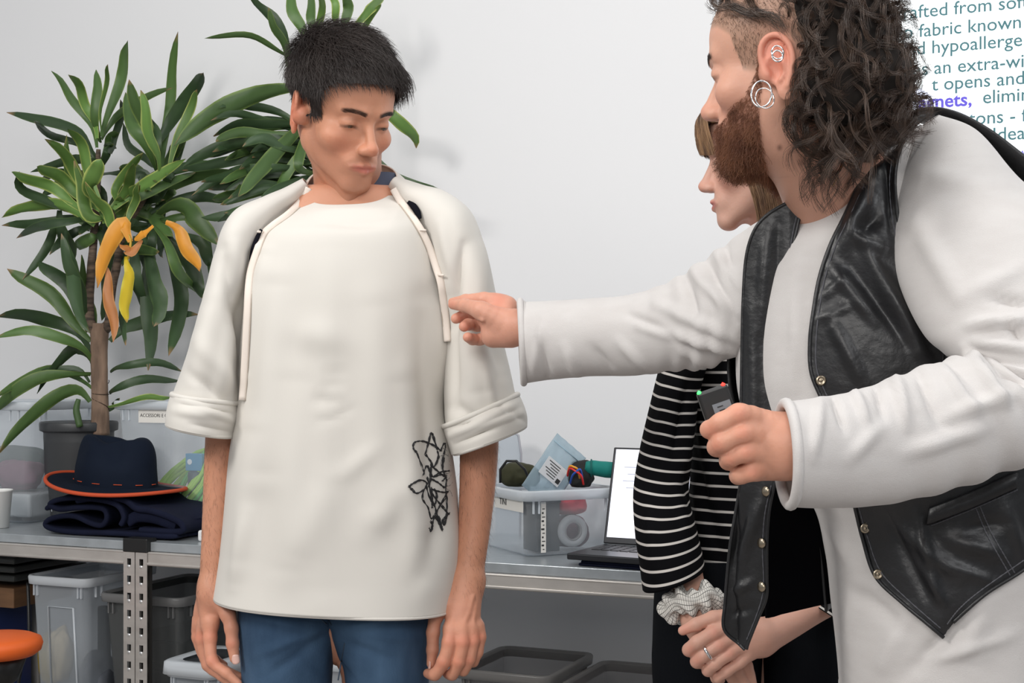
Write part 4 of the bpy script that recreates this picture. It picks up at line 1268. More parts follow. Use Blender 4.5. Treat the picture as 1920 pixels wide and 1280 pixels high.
def drape_sheet(name, f, rows, mat_, parent, off=0.006, default=1.8, n=90, m=40, smooth=6, folds=(), thick=0.003, noise=0.0, clampd=None):
    """sheet whose rows (y_left, x_left, y_right, x_right) lie on the surface f, kept off it by `off`"""
    R = catmull(rows, n)
    t = np.linspace(0, 1, m)
    X = R[:, 1:2] * (1 - t) + R[:, 3:4] * t
    Y = R[:, 0:1] * (1 - t) + R[:, 2:3] * t
    D = np.array([[f(X[i, j], Y[i, j], default) for j in range(m)] for i in range(n)])
    if clampd: D = np.clip(D, clampd[0], clampd[1])
    for _ in range(smooth):
        Dp = np.pad(D, 1, mode='edge')
        S = (Dp[:-2, 1:-1] + Dp[2:, 1:-1] + Dp[1:-1, :-2] + Dp[1:-1, 2:]) / 4
        D = np.minimum(D, S) * 0.5 + S * 0.5
    D = D - off
    G = np.stack([(X - 960) * D / F, D, CAMZ - (Y - HOR) * D / F], -1)
    N = grid_normals(G); N = N * np.sign(-N[..., 1:2].mean())
    V = G.reshape(-1, 3); NN = N.reshape(-1, 3)
    dd = fold_disp(V, NN, folds)
    if noise: dd = dd + noise * snoise(V, 30, 4, 3)
    V = V + NN * dd[:, None]
    Fs = [(i * m + j, (i + 1) * m + j, (i + 1) * m + j + 1, i * m + j + 1) for i in range(n - 1) for j in range(m - 1)]
    uv = np.stack([np.tile(t, n), np.repeat(np.linspace(0, 1, n), m)], -1)
    o = mesh_obj(name, V, Fs, mat_, parent, True, uv)
    if thick: mod_solidify(o, thick, 0)
    return o, (V, Fs), G

class Head:
    def __init__(s, c, R, sc, skin, ear=1.0, male=True, flare=24, earz=-.010):
        s.earz = earz
        s.flare = flare
        s.c = np.asarray(c, float); s.R = R; s.s = sc; s.skin = np.array(skin); s.ear = ear; s.male = male
    def w(s, p): return s.R @ (np.asarray(p, float) * s.s) + s.c
    def loc(s, V): return ((np.asarray(V) - s.c) @ s.R) / s.s
    def add(s, B, jaw=1.0, ears=(1, -1)):
        S = s.s; w = s.w; R = s.R
        E = lambda c, r, k=0.01, op='u', Rl=None: B.ell(w(c), np.array(r) * S, R if Rl is None else R @ Rl, k * S, op)
        K = lambda a, b, ra, rb, k=0.005, op='u': B.cone(w(a), w(b), ra * S, rb * S, k * S, op)
        E((0, .018, .042), (.074, .096, .083)); E((0, -.033, .036), (.063, .057, .056), .02)
        E((0, -.028, -.030), (.053, .060, .072), .02)
        E((0, .02, -.03), (.060, .060, .05), .03)
        for x in (1, -1):
            K((x * .047 * jaw, -.002, -.052), (x * .014, -.074, -.097), .017, .014, .022)
            E((x * .043, -.054, -.027), (.021, .023, .019), .02)
            K((x * .012, -.085, .020), (x * .041, -.069, .021), .0085 if s.male else .0065, .007, .014)
        E((0, -.079, -.098), (.020, .016, .015), .014)
        E((0, -.078, -.066), (.032, .018, .024), .016)
        for x in (1, -1):
            E((x * .031, -.094, .002), (.017, .013, .010), .012, 's')
        # nose
        K((0, -.083, .008), (0, -.108, -.032), .0062, .0082, .010)
        K((0, -.084, -.026), (0, -.101, -.036), .0085, .0080, .008)
        E((0, -.1095, -.0335), (.0078, .0080, .0075), .009)
        for x in (1, -1):
            E((x * .0110, -.0985, -.0385), (.0062, .0085, .0062), .009)
            E((x * .0060, -.1045, -.0470), (.0028, .0045, .0026), .002, 's')
        for x in (1, -1):
            E((x * .031, -.0715, .001), (.0138, .0138, .0120), .005)
            E((x * .031, -.0872, -.0035), (.0105, .0060, .0020), .002, 's')
            K((x * .006, -.0985, -.0628), (x * .0235, -.0895, -.0670), .0036, .0018, .005)
            K((0, -.0970, -.0738), (x * .021, -.0900, -.0695), .0046, .0018, .005)
        K((-.007, -.0988, -.0625), (.007, -.0988, -.0625), .0032, .0032, .004)
        for x in (1, -1): K((0, -.1030, -.0682), (x * .024, -.0930, -.0690), .0016, .0008, .002, 's')
        e = s.ear
        for x in ears:
            Rl = rot(10, 0, x * s.flare)
            o = np.array([x * .076, .012, s.earz])
            T = lambda p: o + Rl @ (np.array(p) * e * np.array([x, 1, 1]))
            K(T((-.008, -.006, 0)), T((.0, .004, .0)), .016 * e, .012 * e, .008)
            E(T((.001, .006, .002)), (.0045 * e, .017 * e, .030 * e), .006, 'u', Rl)
            E(T((.009, .000, -.004)), (.0085 * e, .0095 * e, .0150 * e), .003, 's', Rl)
            E(T((.009, .008, .012)), (.0060 * e, .0060 * e, .0110 * e), .003, 's', Rl)
            hp = [(-.010, -.004), (-.011, .012), (-.006, .026), (.004, .032), (.015, .029), (.022, .017), (.022, .002), (.016, -.012), (.008, -.024)]
            pts = [(w(T((.004 + .003 * math.sin(i * .35), a, b))), .0035 * e * S) for i, (a, b) in enumerate(hp)]
            B.chain(pts, .003 * S)
            ah = [(.012, .018), (.013, .004), (.010, -.010), (.002, -.016)]
            B.chain([(w(T((.005, a, b))), .0028 * e * S) for a, b in ah], .003 * S)
            E(T((.001, .002, -.028)), (.0045 * e, .0078 * e, .0100 * e), .005, 'u', Rl)
            E(T((.004, -.011, -.004)), (.0035 * e, .0045 * e, .0070 * e), .004, 'u', Rl)
    def colors(s, V, beard=None, brow=(0.05, 0.03, 0.02), lip=(0.50, 0.16, 0.13), stub=None):
        L = s.loc(V); x, y, z = L.T
        c = np.tile(s.skin, (len(V), 1))
        c = c * (1 + 0.07 * snoise(L, 60, 3, 3)[:, None])
        def mix(mask, col):
            nonlocal c
            mask = np.clip(mask, 0, 1)[:, None]
            c = c * (1 - mask) + np.array(col) * mask
        g = lambda cx, cy, cz, r: np.exp(-(((np.abs(x) - cx) / r[0]) ** 2 + ((y - cy) / r[1]) ** 2 + ((z - cz) / r[2]) ** 2))
        red = s.skin * np.array([1.02, 0.70, 0.66])
        mix(0.55 * g(.040, -.065, -.035, (.02, .03, .02)), red)
        mix(0.6 * g(0, -.112, -.036, (.012, .02, .012)), red)
        mix(0.8 * g(.082, .016, -.01, (.02, .03, .04)) * (np.abs(x) > .07), s.skin * np.array([1.02, .62, .58]))
        lipm = np.exp(-((np.abs(x) / .0235) ** 6)) * np.exp(-((z + .0680) / (.0082 - .12 * np.abs(x))) ** 4) * (y < -.085)
        mix(0.75 * np.exp(-(((np.abs(x) - .031) / .0135) ** 4 + ((z + .0035 + 12 * (np.abs(x) - .031) ** 2) / .0028) ** 4)) * (y < -.07), np.array(brow) * 1.2)
        mix(0.35 * np.exp(-(((np.abs(x) - .031) / .015) ** 4 + ((z - .0085 + 14 * (np.abs(x) - .031) ** 2) / .0022) ** 2)) * (y < -.07), s.skin * .55)
        mix(0.85 * lipm, lip)
        arch = .0185 + .004 * np.sin(np.clip((np.abs(x) - .01) / .04, 0, 1) * 3.0)
        bm = np.exp(-((z - arch - .001) / .0030) ** 4) * (y < -.05) * np.clip((np.abs(x) - .010) * 400, 0, 1) * np.clip((.050 - np.abs(x)) * 200, 0, 1)
        mix(0.6 * bm, brow)
        if beard is not None:
            col, dens = beard
            mix(dens * s.beard_mask(V), col)
        if stub is not None:
            mix(stub[1] * s.hair_mask(V, -0.008), stub[0])
        return c
    def beard_mask(s, V):
        x, y, z = s.loc(V).T
        ax_ = np.abs(x)
        top = np.interp(y, [-.12, -.098, -.085, -.06, -.035, -.015, .0], [-.047, -.050, -.058, -.048, -.040, -.012, .004])
        m = np.clip((top - z) * 110 + 0.35, 0, 1) * np.clip((np.interp(z, [-.115, -.08, -.04, 0], [-.030, -.022, -.008, .002]) - y) * 90, 0, 1)
        low = np.interp(y, [-.09, -.05, -.01, .01], [-.14, -.118, -.088, -.075])
        m = m * np.clip((z - low) * 80 + 0.5, 0, 1)
        lips = np.exp(-((ax_ / .020) ** 4)) * np.exp(-((z + .0685) / .0075) ** 4)
        return m * (1 - lips)
    def hair_mask(s, V, grow=0.0):
        x, y, z = s.loc(V).T
        zm = np.interp(y, [-.11, -.085, -.06, -.042, -.034, -.012, -.006, .03, .05, .10], [.068, .066, .058, .042, -.002, -.008, .022, .026, -.035, -.060])
        m = np.clip((z - zm - grow) * 200 + .5, 0, 1)
        ear = (np.abs(x) > .077) & (z < .026) & (y > -.02) & (y < .045)
        return m * (~ear)
    def eyes(s, parent, col=(0.10, 0.05, 0.025), look=(0, -1, -.35)):
        for x in (1, -1):
            bm = bmesh.new(); bmesh.ops.create_uvsphere(bm, u_segments=24, v_segments=16, radius=1)
            V = np.array([v.co[:] for v in bm.verts]); Fs = [[v.index for v in f.verts] for f in bm.faces]; bm.free()
            L = np.array(look, float); L /= np.linalg.norm(L)
            q = V @ L
            c = np.tile(np.array([.75, .72, .70]), (len(V), 1)); c[q > .86] = col; c[q > .97] = (.01, .01, .01)
            Vw = np.array([s.w(np.array([x * .031, -.0715, .0005]) + v * .0126) for v in V])
            mesh_obj('eye', Vw, Fs, M_eye, parent, True, None, c)
M_eye = mat('eye', (0.7, 0.7, 0.7), 0.08, attr=True)
def vnormals(V, Fs):
    Fq = np.asarray(Fs)[:, :3]
    n = np.cross(V[Fq[:, 1]] - V[Fq[:, 0]], V[Fq[:, 2]] - V[Fq[:, 0]])
    N = np.zeros_like(V)
    for k in range(np.asarray(Fs).shape[1]):
        for a in range(3): N[:, a] += np.bincount(np.asarray(Fs)[:, k], n[:, a], len(V))
    return N / (np.linalg.norm(N, axis=1, keepdims=True) + 1e-12)
def cap_mesh(V, Fs, N, mask, off):
    """offset copy of the part of a skin where mask holds"""
    Fs = np.asarray(Fs)
    keep = (mask[Fs] > 0.3).all(1)
    f = Fs[keep]; used = np.unique(f); mp = -np.ones(len(V), int); mp[used] = np.arange(len(used))
    o = off if np.ndim(off) == 0 else off[used][:, None]
    return V[used] + N[used] * o, mp[f]
def nails(parent, specs, colr=(0.72, 0.45, 0.38)):
    m = mat('nail', colr, 0.25)
    for (p, ax_, nn, w, l) in specs:
        ax_ = Vector(ax_).normalized(); nn = Vector(nn); nn = (nn - ax_ * nn.dot(ax_)).normalized(); sd = ax_.cross(nn)
        V = []
        for i in range(7):
            for j in range(7):
                u = i / 6 * 2 - 1; v = j / 6 * 2 - 1
                k = 1 - 0.25 * v * v * (1 if u > 0 else .6)
                V.append(tuple(Vector(p) + ax_ * (u * l * (1 - 0.25 * v * v)) + sd * (v * w * (1 - .12 * u * u)) + nn * (-.45 * w * v * v)))
        Fs = [(i * 7 + j, i * 7 + j + 1, i * 7 + 8 + j, i * 7 + 7 + j) for i in range(6) for j in range(6)]
        o = mesh_obj('fingernail', np.array(V), Fs, m, parent); mod_solidify(o, 0.0006, 1)
def hand_body(chains, palm, h=0.0014, pad=0.03, extra=(), cuts=(), creases=()):
    """chains: lists of (px, py, depth, radius_px); palm: the same, blended more softly"""
    W_ = lambda r: (P(*r[:3]), r[3] * r[2] / F)
    allp = [W_(r) for ch in list(chains) + list(palm) for r in ch]
    lo = np.min([p - rr for p, rr in allp], 0) - 0.008; hi = np.max([p + rr for p, rr in allp], 0) + 0.008
    B = Body(lo, hi, h)
    for ch in palm: B.chain([W_(r) for r in ch], 0.014)
    for ch in chains: 
        pts = [W_(r) for r in ch]
        # slight knuckle swelling at each joint
        T_ = Body.__new__(Body); T_.lo, T_.n, T_.h, T_.ax = B.lo, B.n, B.h, B.ax; T_.D = np.full(B.n, 1.0, np.float32)
        T_.chain(pts, 0.003, 'u', 3)
        for p, rr in pts[1:-1]: T_.ell(p, (rr * 1.05,) * 3, None, 0.004)
        k = 0.0022
        hh = np.maximum(k - np.abs(B.D - T_.D), 0) / k
        root = pts[0][0]
        X, Y, Z = np.meshgrid(*B.ax, indexing='ij', sparse=True)
        near = np.clip(1 - (np.sqrt((X - root[0]) ** 2 + (Y - root[1]) ** 2 + (Z - root[2]) ** 2) / (pts[0][1] * 2.2)), 0, 1).astype(np.float32)
        kk = k + near * 0.012
        hh = np.maximum(kk - np.abs(B.D - T_.D), 0) / kk
        B.D = np.minimum(B.D, T_.D) - hh * hh * kk * 0.25
    for a, b, ra in cuts:
        B.cone(P(*a), P(*b), ra, ra * 0.7, 0.003, 's')
    for a, b, ra in extra:
        B.cone(P(*a), P(*b), ra, ra * 0.8, 0.004)
    return B.mesh(1)
def skin_col(V, base, seed=1, knuck=()):
    c = np.tile(np.array(base), (len(V), 1)) * (1 + 0.08 * snoise(V, 70, seed, 3)[:, None] + 0.04 * snoise(V, 260, seed + 2, 2)[:, None])
    px, py = to_px(V)
    for x, y, r in knuck:
        g = np.exp(-((px - x) ** 2 + (py - y) ** 2) / (r * r))[:, None] * 0.38
        c = c * (1 - g) + g * np.array(base) * np.array([1.05, 0.66, 0.62])
    return c
def shoes(parent, spots, ang, material):
    for x, y in spots:
        ca, sa = math.cos(ang), math.sin(ang)
        rows = []
        prof = [(-.09, .035, .07), (-.06, .040, .095), (0.0, .040, .085), (.06, .045, .062), (.13, .048, .048), (.18, .035, .035), (.195, .012, .02)]
        V = []; n = 20
        R_ = catmull(prof, 24)
        for l, w, hh in R_:
            for k in range(n):
                a = 2 * math.pi * k / n
                u = w * math.cos(a); v = hh / 2 + hh / 2 * math.sin(a) * (1 if math.sin(a) > 0 else 1)
                V.append((x + sa * l + ca * u, y - ca * l + sa * u, max(0.001, v)))
        Fs = [(i * n + k, i * n + (k + 1) % n, (i + 1) * n + (k + 1) % n, (i + 1) * n + k) for i in range(23) for k in range(n)] + [tuple(range(n)), tuple(23 * n + k for k in range(n))]
        mesh_obj('shoe', np.array(V), Fs, material, parent)

def eyebrows(head, V, N, L, parent, m_, n=250):
    for sg in (1, -1):
        z0 = .0178 + .004 * np.sin(np.clip((np.abs(L[:, 0]) - .01) / .04, 0, 1) * 3.0)
        ok = (np.abs(L[:, 2] - z0) < .0030) & (L[:, 1] < -.05) & (L[:, 0] * sg > .012) & (L[:, 0] * sg < .045)
        idx = rg.choice(np.nonzero(ok)[0], n)
        fl = (np.stack([np.full(n, sg * 1.0), np.full(n, .4), np.full(n, .25)], 1)) @ head.R.T
        p = V[idx][:, None] + (fl * .006)[:, None] * np.linspace(0, 1, 3)[None, :, None] + N[idx][:, None] * .0008
        Vs, Fs = strands(p, .00022, .0001)
        tag(mesh_obj('eyebrow', Vs, Fs, m_, parent), kind='stuff')
rg = np.random.default_rng(3)
# ================================================================ the standing man in the cream top
SK1 = (0.56, 0.265, 0.165)
M_skin1 = skin_mat('skin_tan', SK1)
man = thing('person', 'person standing in a cream half-sleeved top and blue jeans, short dark hair', 'person', (P(640, 690, 2.30)[0], 2.30, 0))
H1 = Head(P(642, 210, 2.27), rot(0, -3, 0) @ rot(0, 0, 38) @ rot(25, 0, 0), .965, SK1)
lo = P(500, 470, 2.40) - np.array([0, 0.0, 0]); hi = P(790, 5, 2.12)
B = Body((lo[0] + .02, 2.11, P(0, 440, 2.3)[2]), (P(775, 0, 2.27)[0], 2.46, P(0, 15, 2.27)[2]), 0.0017)
H1.add(B)
pk = lambda px, py, d, r: (P(px, py, d), r)
B.chain([pk(646, 262, 2.31, .054), pk(652, 330, 2.325, .056), pk(655, 385, 2.34, .056)], .03)
B.cone(P(655, 392, 2.365), P(570, 450, 2.375), .045, .036, .03); B.cone(P(655, 392, 2.365), P(745, 445, 2.375), .045, .036, .03)
B.cone(P(600, 285, 2.285), P(652, 378, 2.262), .012, .009, .018); 
B.cone(P(660, 345, 2.262), P(659, 360, 2.262), .010, .010, .014)
Vh, Fh = B.mesh(1)
Nh = vnormals(Vh, Fh)
colh = H1.colors(Vh, beard=((0.30, 0.13, 0.085), 0.35), lip=(0.46, 0.13, 0.10), brow=(0.03, 0.018, 0.014))
px, py = to_px(Vh)
arms = []
def arm1(rows, h=0.0025):
    q = [(P(*r[:3]), r[3] * r[2] / F) for r in rows]
    lo = np.min([p for p, r in q], 0) - .06; hi = np.max([p for p, r in q], 0) + .06
    Bq = Body(lo, hi, h); Bq.chain(q, .01)
    return Bq
# forearms; each is two parallel bones wide so the section is oval
wr = [(418, 790, 2.285, 31), (415, 850, 2.29, 31), (410, 930, 2.29, 29), (404, 1010, 2.285, 26), (399, 1075, 2.28, 24), (397, 1112, 2.275, 24)]
handL = hand_body(
    [[(396, 1168, 2.262, 15), (394, 1196, 2.257, 12.5), (398, 1240, 2.248, 11), (425, 1262, 2.240, 9.5), (446, 1281, 2.236, 8)],
     [(384, 1172, 2.280, 14), (379, 1198, 2.280, 12.5), (390, 1246, 2.275, 11), (418, 1268, 2.268, 9.5), (440, 1288, 2.262, 8)],
     [(376, 1168, 2.298, 13), (372, 1194, 2.300, 12), (386, 1236, 2.296, 10), (418, 1254, 2.290, 9), (448, 1268, 2.285, 8)],
     [(372, 1160, 2.315, 12), (371, 1184, 2.318, 11), (382, 1218, 2.316, 9), (404, 1236, 2.312, 8), (420, 1246, 2.308, 7)],
     [(410, 1122, 2.262, 16), (427, 1152, 2.248, 14), (434, 1178, 2.243, 12.5), (436, 1206, 2.240, 11.5), (440, 1234, 2.238, 9.5)]],
    [wr, [(397, 1100, 2.275, 23), (393, 1140, 2.272, 20), (392, 1172, 2.268, 16)], [(397, 1100, 2.29, 21), (382, 1140, 2.295, 18), (376, 1170, 2.30, 15)], [(400, 1112, 2.27, 20), (418, 1142, 2.262, 14)]], 0.0016)
wl = [(898, 790, 2.285, 38), (898, 850, 2.285, 36), (894, 930, 2.285, 33), (888, 1000, 2.28, 30), (880, 1052, 2.275, 30), (874, 1090, 2.272, 32)]
handR = hand_body(
    [[(846, 1180, 2.225, 16), (843, 1204, 2.218, 14), (832, 1240, 2.215, 12.5), (815, 1264, 2.222, 11), (802, 1262, 2.24, 9)],
     [(866, 1180, 2.225, 15), (867, 1204, 2.218, 13.5), (860, 1240, 2.216, 12), (848, 1264, 2.225, 10.5), (838, 1262, 2.245, 9)],
     [(884, 1180, 2.232, 14), (886, 1202, 2.226, 12.5), (880, 1236, 2.224, 11), (869, 1257, 2.232, 9.5), (860, 1255, 2.25, 8.5)],
     [(897, 1174, 2.242, 12), (900, 1194, 2.237, 11), (896, 1222, 2.236, 9.5), (888, 1241, 2.242, 8.5), (880, 1240, 2.256, 7.5)],
     [(838, 1125, 2.25, 17), (818, 1155, 2.245, 13), (812, 1185, 2.242, 12), (811, 1218, 2.24, 11), (808, 1244, 2.238, 8.5)]],
    [wl, [(868, 1090, 2.268, 28), (855, 1140, 2.245, 20), (850, 1178, 2.232, 16)], [(880, 1090, 2.268, 26), (882, 1140, 2.25, 20), (888, 1180, 2.240, 14)], [(876, 1090, 2.266, 26), (868, 1140, 2.245, 20), (868, 1178, 2.232, 14)], [(862, 1095, 2.268, 26), (838, 1132, 2.25, 16)]], 0.0016,
    extra=[((887, 1118, 2.236), (878, 1150, 2.229), .0025), ((878, 1150, 2.229), (866, 1180, 2.216), .002), ((893, 1120, 2.243), (886, 1185, 2.222), .002), ((846, 1195, 2.212), (850, 1150, 2.228), .002)])
kn1 = [(398, 1190, 12), (372, 1194, 12), (398, 1240, 12), (434, 1206, 9)]
kn2 = [(843, 1200, 14), (867, 1202, 13), (886, 1200, 12), (900, 1193, 10), (830, 1244, 12), (858, 1242, 10), (880, 1238, 9)]
# hidden trunk and legs of the same body
Bt = Body((P(440, 0, 2.3)[0], 2.16, 0.04), (P(860, 0, 2.3)[0], 2.46, 1.52), 0.009)
Bt.ell(P(650, 520, 2.32), (.15, .085, .20), None, .03); Bt.ell(P(645, 800, 2.32), (.13, .08, .2), None, .05); Bt.ell(P(630, 1090, 2.32), (.14, .085, .12), None, .05)
Bt.chain([pk(540, 1150, 2.32, .07), pk(530, 1600, 2.32, .05), pk(525, 2050, 2.34, .04)], .03); Bt.chain([pk(715, 1150, 2.32, .07), pk(715, 1600, 2.32, .05), pk(712, 2050, 2.34, .04)], .03)
trunk = Bt.mesh(1)
def ua(rows):
    V, Fs = tube_geo(PX([r[:3] for r in rows], 16), catmull(np.array([[r[3]] for r in rows], float), 16)[:, 0], 16); return V, Fs
u1 = ua([(480, 440, 2.31, .04), (440, 600, 2.31, .042), (420, 740, 2.29, .034), (418, 800, 2.285, .026)])
u2 = ua([(830, 440, 2.31, .04), (870, 600, 2.31, .042), (895, 740, 2.29, .036), (898, 800, 2.285, .030)])
Vb, Fb = merge([(Vh, Fh), handL, handR, trunk, u1, u2])
cb_ = np.concatenate([colh, skin_col(handL[0], SK1, 2, kn1), skin_col(handR[0], SK1, 3, kn2), np.tile(SK1, (len(trunk[0]) + len(u1[0]) + len(u2[0]), 1))])
# forearm and hand tone: hands are pinker
pxb, pyb = to_px(Vb)
hm = np.clip((pyb - 1080) / 60, 0, 1)[:, None] * 0.5
cb_ = cb_ * (1 - hm) + hm * cb_ * np.array([1.08, 1.02, 1.12])
mesh_obj('body', Vb, Fb, M_skin1, man, True, None, cb_)
H1.eyes(man)
nails(man, [(P(441.5, 1236, 2.2295), P(441, 1240, 2.2385) - P(437, 1215, 2.24), (0.1, -1, .1), .0062, .0078), (P(803.5, 1246, 2.234), (0, 0, -1), (-1, -.35, 0), .005, .007)])
# fine hair on the forearms
hairm = mat('dark_hair', (0.020, 0.013, 0.011), 0.42, noise=(25, 0.8, (0.050, 0.038, 0.034)))
def arm_hair(V, N, sel, n, down, L=0.010, r=0.00010, material=None, nm='arm_hair'):
    idx = rg.choice(np.nonzero(sel)[0], n)
    t = np.linspace(0, 1, 4)[None, :, None]
    d = N[idx] * 0.35 + np.array(down) + rg.normal(size=(n, 3)) * 0.25
    p = V[idx][:, None] + d[:, None] * L * t * rg.uniform(.6, 1.2, (n, 1, 1)) - N[idx][:, None] * L * 0.25 * t ** 2
    return strands(p, r, r * .3)
parts_ = []
for (V_, F_) in (handL, handR):
    N_ = vnormals(V_, F_); x_, y_ = to_px(V_)
    parts_.append(arm_hair(V_, N_, (y_ > 830) & (y_ < 1120), 1500, (0.15, 0, -1)))
V, Fs = merge(parts_); mesh_obj('arm_hair', V, Fs, mat('arm_hair', (0.10, 0.05, 0.03), 0.6), man)
# hair of the head
L_ = H1.loc(Vh); hmask = H1.hair_mask(Vh)
side = np.clip((L_[:, 2] - .02) / .05, 0, 1)
capV, capF = cap_mesh(Vh, Fh, Nh, hmask, 0.001 + 0.009 * side)
idx = rg.choice(np.nonzero(hmask > .55)[0], 12000)
P0 = Vh[idx]; N0 = Nh[idx]; Lc = L_[idx]; sd = side[idx][:, None]
flow = np.stack([Lc[:, 0] * 3.5 + .15, -0.55 - 0 * Lc[:, 0], -0.25 - (1 - sd[:, 0]) * 1.0], 1)
flow = flow + rg.normal(size=flow.shape) * 0.22
flow = flow @ H1.R.T
flow = flow - N0 * (flow * N0).sum(1, keepdims=True); flow /= np.linalg.norm(flow, axis=1, keepdims=True)
clump = snoise(P0, 90, 8, 2)[:, None]
t = np.linspace(0, 1, 6)[None, :, None]
fr = np.clip((-.045 - Lc[:, 1:2]) / .03, 0, 1)
Ls = ((0.012 + 0.024 * sd) * (1 - .5 * fr) * rg.uniform(.7, 1.3, sd.shape))[:, None]
base = P0 + N0 * (0.0005 + rg.uniform(0, 1, (len(idx), 1)) * (.002 + .015 * sd) * (1 + .35 * clump))
p = base[:, None] + flow[:, None] * Ls * t + N0[:, None] * (Ls * (0.28 + .18 * clump[:, None]) * np.sin(t * 2.2) * 0.6) + np.cross(N0, flow)[:, None] * Ls * .25 * clump[:, None] * t ** 2
hv = strands(p, 0.00042, 0.00012)
V, Fs = merge([(capV, capF), hv])
mesh_obj('hair', V, Fs, hairm, man)
eyebrows(H1, Vh, Nh, L_, man, hairm)
# ---- clothes
M_cream = mat('cream_jersey', (0.645, 0.617, 0.57), 0.85, noise=(5, 0.35, (0.60, 0.573, 0.53)), bump=(500, 0.15, 0.0006, (1, 1, .4)), sheen=0.1)
M_tape = mat('cream_tape', (0.76, 0.68, 0.61), 0.85, bump=(400, 0.2, 0.0006))
M_slit = mat('navy_underlayer', (0.006, 0.006, 0.010), 0.9, spec=.1)
top = bpy.data.objects.new('top', None); link(top, man); top.empty_display_size = .05
man_rows = [(574, 350, 744, 342, 2.315, .070, 0, .044), (556, 370, 768, 360, 2.31, .078, 0, .042), (520, 405, 790, 392, 2.30, .092, 0, .028), (492, 445, 806, 435, 2.295, .105, 0, .01), (474, 500, 822, 500, 2.295, .115), (468, 560, 832, 560, 2.295, .120), (463, 640, 836, 640, 2.295, .122), (457, 700, 833, 700, 2.295, .122), (450, 770, 832, 770, 2.295, .122), (440, 850, 846, 850, 2.295, .124), (430, 950, 858, 950, 2.295, .127), (418, 1050, 862, 1050, 2.295, .130), (407, 1114, 852, 1136, 2.295, .134, 0, .004)]
f1 = [(622, 440, 606, 1130, 55, .0085, 2), (560, 620, 640, 640, 30, .004), (700, 560, 720, 960, 36, .006), (600, 760, 630, 690, 6, -.003), (604, 790, 628, 745, 5, -.002), (600, 760, 640, 700, 5, -.002), (604, 800, 660, 762, 5, -.002), (500, 470, 462, 700, 14, .006), (520, 520, 500, 900, 30, .008), (560, 700, 540, 1080, 34, .006), (480, 800, 450, 1060, 26, .006), (820, 520, 846, 800, 12, .007), (795, 560, 806, 1000, 26, -.008), (760, 700, 790, 1100, 30, .008), (860, 900, 780, 1100, 22, -.005), (690, 1000, 760, 900, 26, .004), (560, 1050, 620, 900, 28, .004), (640, 900, 700, 840, 14, .003), (580, 405, 740, 400, 12, .004), (610, 425, 720, 420, 10, -.003), (470, 960, 440, 1100, 12, .004)]
import copy
def loft8(name, rows, mat_, parent, **k):
    """loft whose rows may carry a front drop as eighth value"""
    return loft(name, rows, mat_, parent, **k)
body_o = loft('front_panel', man_rows, M_cream, top, n=150, m=120, ex=2.5, folds=[(a[0], a[1], a[2], a[3], a[4], a[5] * 1.7) + tuple(a[6:]) for a in f1], noise=.0026, nsc=14, seed=4, thick=.0016)
tV, tF = geo_of(body_o)
# the front neckline scoops lower than the sides
slL = [(590, 362, 572, 338, 2.32, .055), (572, 384, 536, 356, 2.315, .062), (545, 408, 500, 371, 2.31, .072), (508, 455, 447, 398, 2.30, .085), (486, 510, 418, 452, 2.295, .090), (474, 570, 396, 540, 2.29, .090), (466, 640, 370, 640, 2.285, .088), (462, 700, 348, 700, 2.28, .085), (456, 752, 333, 738, 2.275, .083), (450, 790, 328, 772, 2.27, .080)]
slL = [(r[2], r[3], r[0], r[1]) + tuple(r[4:]) for r in slL]
fL = [(420, 470, 455, 640, 16, -.010), (470, 480, 450, 760, 12, -.008), (400, 560, 370, 740, 20, .007), (440, 440, 440, 560, 16, .006), (380, 640, 440, 740, 14, .005), (360, 700, 430, 760, 10, -.005), (430, 600, 410, 750, 14, .006)]
s1 = loft('sleeve', slL, M_cream, top, n=90, m=80, ex=2.2, folds=[(a[0], a[1], a[2], a[3], a[4], a[5] * 1.4) for a in fL], noise=.0034, nsc=20, seed=6, thick=.0016)
slR = [(732, 358, 748, 336, 2.32, .055), (752, 384, 796, 352, 2.315, .062), (772, 405, 836, 364, 2.31, .072), (800, 450, 882, 400, 2.30, .085), (818, 505, 905, 462, 2.295, .090), (830, 570, 924, 540, 2.29, .092), (834, 640, 942, 632, 2.285, .092), (834, 700, 956, 695, 2.28, .090), (834, 770, 966, 742, 2.275, .088), (838, 812, 972, 770, 2.27, .086)]
fR = [(870, 460, 846, 610, 10, -.009), (845, 560, 852, 760, 14, -.010), (900, 440, 900, 600, 18, .006), (880, 620, 900, 740, 22, .009), (920, 600, 940, 700, 14, -.006), (905, 690, 925, 760, 8, .006), (850, 760, 900, 790, 14, -.006), (930, 560, 915, 640, 10, .005), (826, 420, 850, 520, 8, .004)]
s2 = loft('sleeve', slR, M_cream, top, n=90, m=80, ex=2.2, folds=[(a[0], a[1], a[2], a[3], a[4], a[5] * 1.4) for a in fR], noise=.0034, nsc=20, seed=9, thick=.0016)
cuL = [(330, 736, 452, 752, 2.272, .088), (325, 752, 450, 775, 2.27, .094), (320, 776, 446, 800, 2.27, .097), (319, 792, 442, 818, 2.27, .096)]
c1 = loft('cuff', cuL, M_cream, top, n=30, m=90, ex=2.1, folds=[(335, 748, 440, 790, 6, .006), (330, 770, 400, 780, 8, .005), (360, 795, 440, 812, 6, -.004), (345, 758, 430, 775, 4, -.005)], noise=.003, nsc=34, seed=3, thick=.003)
cuR = [(834, 796, 968, 738, 2.272, .092), (838, 812, 976, 752, 2.27, .098), (846, 835, 985, 778, 2.27, .100), (851, 850, 986, 798, 2.27, .098)]
